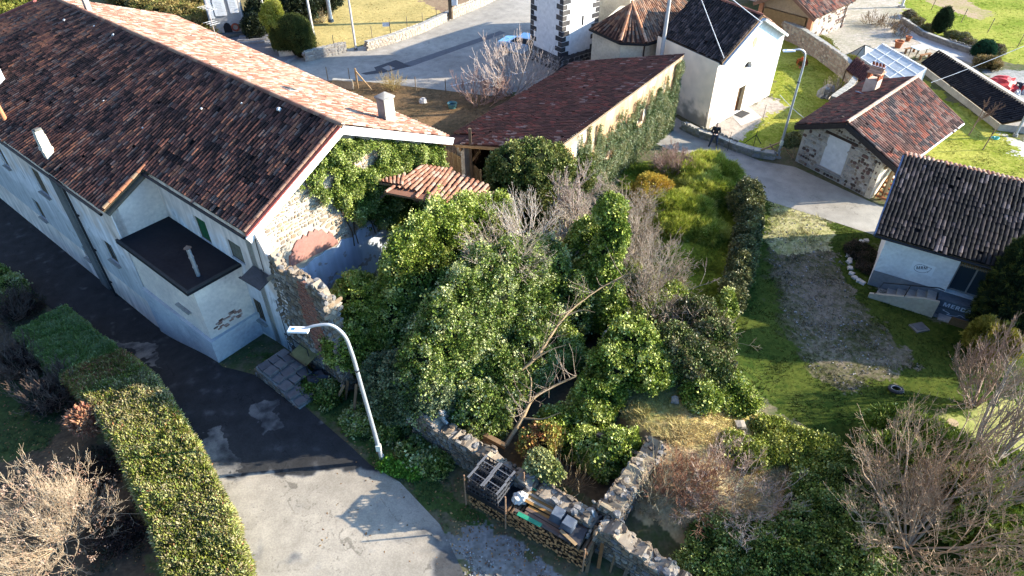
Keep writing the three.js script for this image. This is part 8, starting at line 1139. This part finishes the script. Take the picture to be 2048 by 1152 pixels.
// ---------- person on the lane ----------
{
  const P0 = [13.98,0,-42.67], t = thing('person', 'person in black jacket and dark trousers standing on the lane, holding a small controller', 'person', P0, -0.32);   // faces +z, towards the camera
  const J = { hip: [0, 0.93, 0], lh: [0.1, 0.9, 0], rh: [-0.1, 0.9, 0], lk: [0.17, 0.49, 0.03], rk: [-0.19, 0.49, 0.03], la: [0.22, 0.09, -0.02], ra: [-0.26, 0.09, -0.02], lt: [0.25, 0.04, 0.13], rt: [-0.3, 0.04, 0.12], w: [0, 1.08, 0.0], ch: [0, 1.3, -0.01], nk: [0, 1.47, 0.0], hd: [0, 1.58, 0.03], ls: [0.19, 1.4, -0.01], rs: [-0.19, 1.4, -0.01], le: [0.28, 1.14, 0.05], re: [-0.28, 1.14, 0.05], lw: [0.1, 1.06, 0.27], rw: [-0.1, 1.06, 0.27] };
  const bones = [['hip', 'w', 0.155, 0.145, 'j'], ['w', 'ch', 0.145, 0.165, 'j'], ['ch', 'nk', 0.13, 0.06, 'j'], ['ls', 'rs', 0.085, 0.085, 'j'], ['ls', 'le', 0.075, 0.062, 'j'], ['rs', 're', 0.075, 0.062, 'j'], ['le', 'lw', 0.06, 0.044, 'j'], ['re', 'rw', 0.06, 0.044, 'j'], ['lh', 'lk', 0.115, 0.08, 'p'], ['rh', 'rk', 0.115, 0.08, 'p'], ['lk', 'la', 0.078, 0.058, 'p'], ['rk', 'ra', 0.078, 0.058, 'p'], ['la', 'lt', 0.045, 0.04, 's'], ['ra', 'rt', 0.045, 0.04, 's'], ['nk', 'hd', 0.05, 0.055, 'k'], ['hip', 'lh', 0.12, 0.1, 'p'], ['hip', 'rh', 0.12, 0.1, 'p']].map(([a, b, r0, r1, k]) => ({ a: V3(J[a]), b: V3(J[b]), r0, r1, k }));
  // head with brow, nose and chin, hands with fingers, all in the same field
  const add = (a, b, r0, r1, k) => bones.push({ a: V3(a), b: V3(b), r0, r1, k });
  add([0, 1.6, 0.02], [0, 1.66, 0.005], 0.078, 0.088, 'k'); add([0, 1.545, 0.06], [0, 1.56, 0.055], 0.042, 0.04, 'k'); add([0, 1.615, 0.1], [0, 1.59, 0.115], 0.012, 0.016, 'k'); add([0.085, 1.6, 0.01], [0.088, 1.63, 0.005], 0.014, 0.018, 'k'); add([-0.085, 1.6, 0.01], [-0.088, 1.63, 0.005], 0.014, 0.018, 'k');
  for (const s of [-1, 1]) { add([s * 0.1, 1.06, 0.27], [s * 0.075, 1.075, 0.33], 0.034, 0.032, 'k'); for (let f = 0; f < 4; f++) add([s * 0.085, 1.05 + f * 0.016, 0.345], [s * 0.03, 1.05 + f * 0.015, 0.365 + (f === 1 ? 0.006 : 0)], 0.01, 0.008, 'k'); add([s * 0.08, 1.1, 0.32], [s * 0.04, 1.125, 0.335], 0.011, 0.009, 'k'); }
  const R = 118, S = 0.92, mc = new MarchingCubes(R, new THREE.MeshBasicMaterial(), true, false, 400000); mc.isolation = 0; mc.init && 0;
  const seg = (p, o) => { const ab = o.b.clone().sub(o.a), h = Math.min(1, Math.max(0, p.clone().sub(o.a).dot(ab) / Math.max(1e-9, ab.lengthSq()))); return p.distanceTo(o.a.clone().addScaledVector(ab, h)) - lerp(o.r0, o.r1, h); };
  const fld = mc.field, p = V(), cy = 0.88; fld.fill(-1);
  const d1 = new Float32Array(R * R * R).fill(9);
  for (const o of bones) { const m = 0.09, lo = [0, 1, 2].map((k) => Math.min(o.a.getComponent(k), o.b.getComponent(k)) - Math.max(o.r0, o.r1) - m), hi = [0, 1, 2].map((k) => Math.max(o.a.getComponent(k), o.b.getComponent(k)) + Math.max(o.r0, o.r1) + m), ix = (v, k) => Math.min(R - 1, Math.max(0, Math.round(((v - (k === 1 ? cy : 0)) / S + 1) * R / 2)));
    const kk = o.r0 < 0.02 ? 0.008 : 0.035;
    for (let z = ix(lo[2], 2); z <= ix(hi[2], 2); z++) for (let y = ix(lo[1], 1); y <= ix(hi[1], 1); y++) for (let x = ix(lo[0], 0); x <= ix(hi[0], 0); x++) { p.set((x - R / 2) / (R / 2) * S, (y - R / 2) / (R / 2) * S + cy, (z - R / 2) / (R / 2) * S); const i = z * R * R + y * R + x, d = seg(p, o), q = d1[i], h = Math.max(kk - Math.abs(d - q), 0) / kk; d1[i] = Math.min(d, q) - h * h * kk * 0.25; } }
  for (let i = 0; i < d1.length; i++) fld[i] = -d1[i];
  mc.update(); const n = mc.count, src = mc.positionArray, nor = mc.normalArray, parts = { k: [[], []], j: [[], []], p: [[], []], s: [[], []] };
  for (let i = 0; i < n; i += 3) { const c = V(); for (let k = 0; k < 3; k++) c.add(V(src[(i + k) * 3], src[(i + k) * 3 + 1], src[(i + k) * 3 + 2])); c.divideScalar(3).multiplyScalar(S); c.y += cy; let best = 9, kind = 'j'; for (const o of bones) { const d = seg(c, o); if (d < best) { best = d; kind = o.k; } } if (kind === 'p' && c.y < 0.12) kind = 's'; for (let k = 0; k < 3; k++) for (let e = 0; e < 3; e++) { parts[kind][0].push(src[(i + k) * 3 + e] * S + (e === 1 ? cy : 0)); parts[kind][1].push(nor[(i + k) * 3 + e]); } }
  const mk = (nm, key, m) => { if (!parts[key][0].length) return; const g = new THREE.BufferGeometry(); g.setAttribute('position', new THREE.Float32BufferAttribute(parts[key][0], 3)); g.computeVertexNormals(); const w = mergeVertices(g.deleteAttribute('normal'), 1e-4); w.computeVertexNormals(); mesh(nm, w, m, t); };
  mk('body', 'k', M([0.55, 0.36, 0.28], { map: null, bump: 0, rough: 0.6 })); mk('jacket', 'j', M([0.018, 0.018, 0.021], { map: null, bump: 0, rough: 0.7 })); mk('trousers', 'p', M([0.05, 0.058, 0.08], { map: null, bump: 0, rough: 0.85 })); mk('shoes', 's', M([0.015, 0.015, 0.015], { map: null, bump: 0, rough: 0.6 }));
  const hg = new THREE.SphereGeometry(0.1, 20, 14), hp = hg.attributes.position; for (let i = 0; i < hp.count; i++) { const x = hp.getX(i), y = hp.getY(i), z = hp.getZ(i); const f = z > 0.03 && y < 0.045 ? 0.72 : 1.02; hp.setXYZ(i, x * f * 1.0, y * 0.98 + (1 + nz(x * 30, y * 30, z * 30)) * 0.004, z * (z > 0 ? f * 0.92 : 1.04)); } hg.computeVertexNormals(); mesh('hair', hg.translate(0, 1.665, -0.004), M([0.02, 0.015, 0.012], { map: null, bump: 0, rough: 0.7 }), t);
  for (const s of [-1, 1]) mesh('eye', new THREE.SphereGeometry(0.011, 8, 6).translate(s * 0.033, 1.625, 0.098), M([0.03, 0.025, 0.02], { map: null, bump: 0, rough: 0.2 }), t); mesh('mouth', box(0.045, 0.008, 0.008, 0, 1.553, 0.1, 0, 0, 0, 0.003), M([0.35, 0.15, 0.13], { map: null, bump: 0 }), t);
  const c = thing('controller', 'small white controller held in both hands by the person on the lane', 'controller', t.localToWorld(V(0, 1.075, 0.36)).toArray(), t.rotation.y); mesh('case', box(0.13, 0.09, 0.035, 0, -0.03, 0, 0, 0.5, 0, 0.012), M([0.66, 0.66, 0.66], { rough: 0.4 }), c); mesh('screen', box(0.1, 0.06, 0.006, 0, -0.008, 0.012, 0, 0.5), mGlass, c);
}

renderer.render(scene, camera);
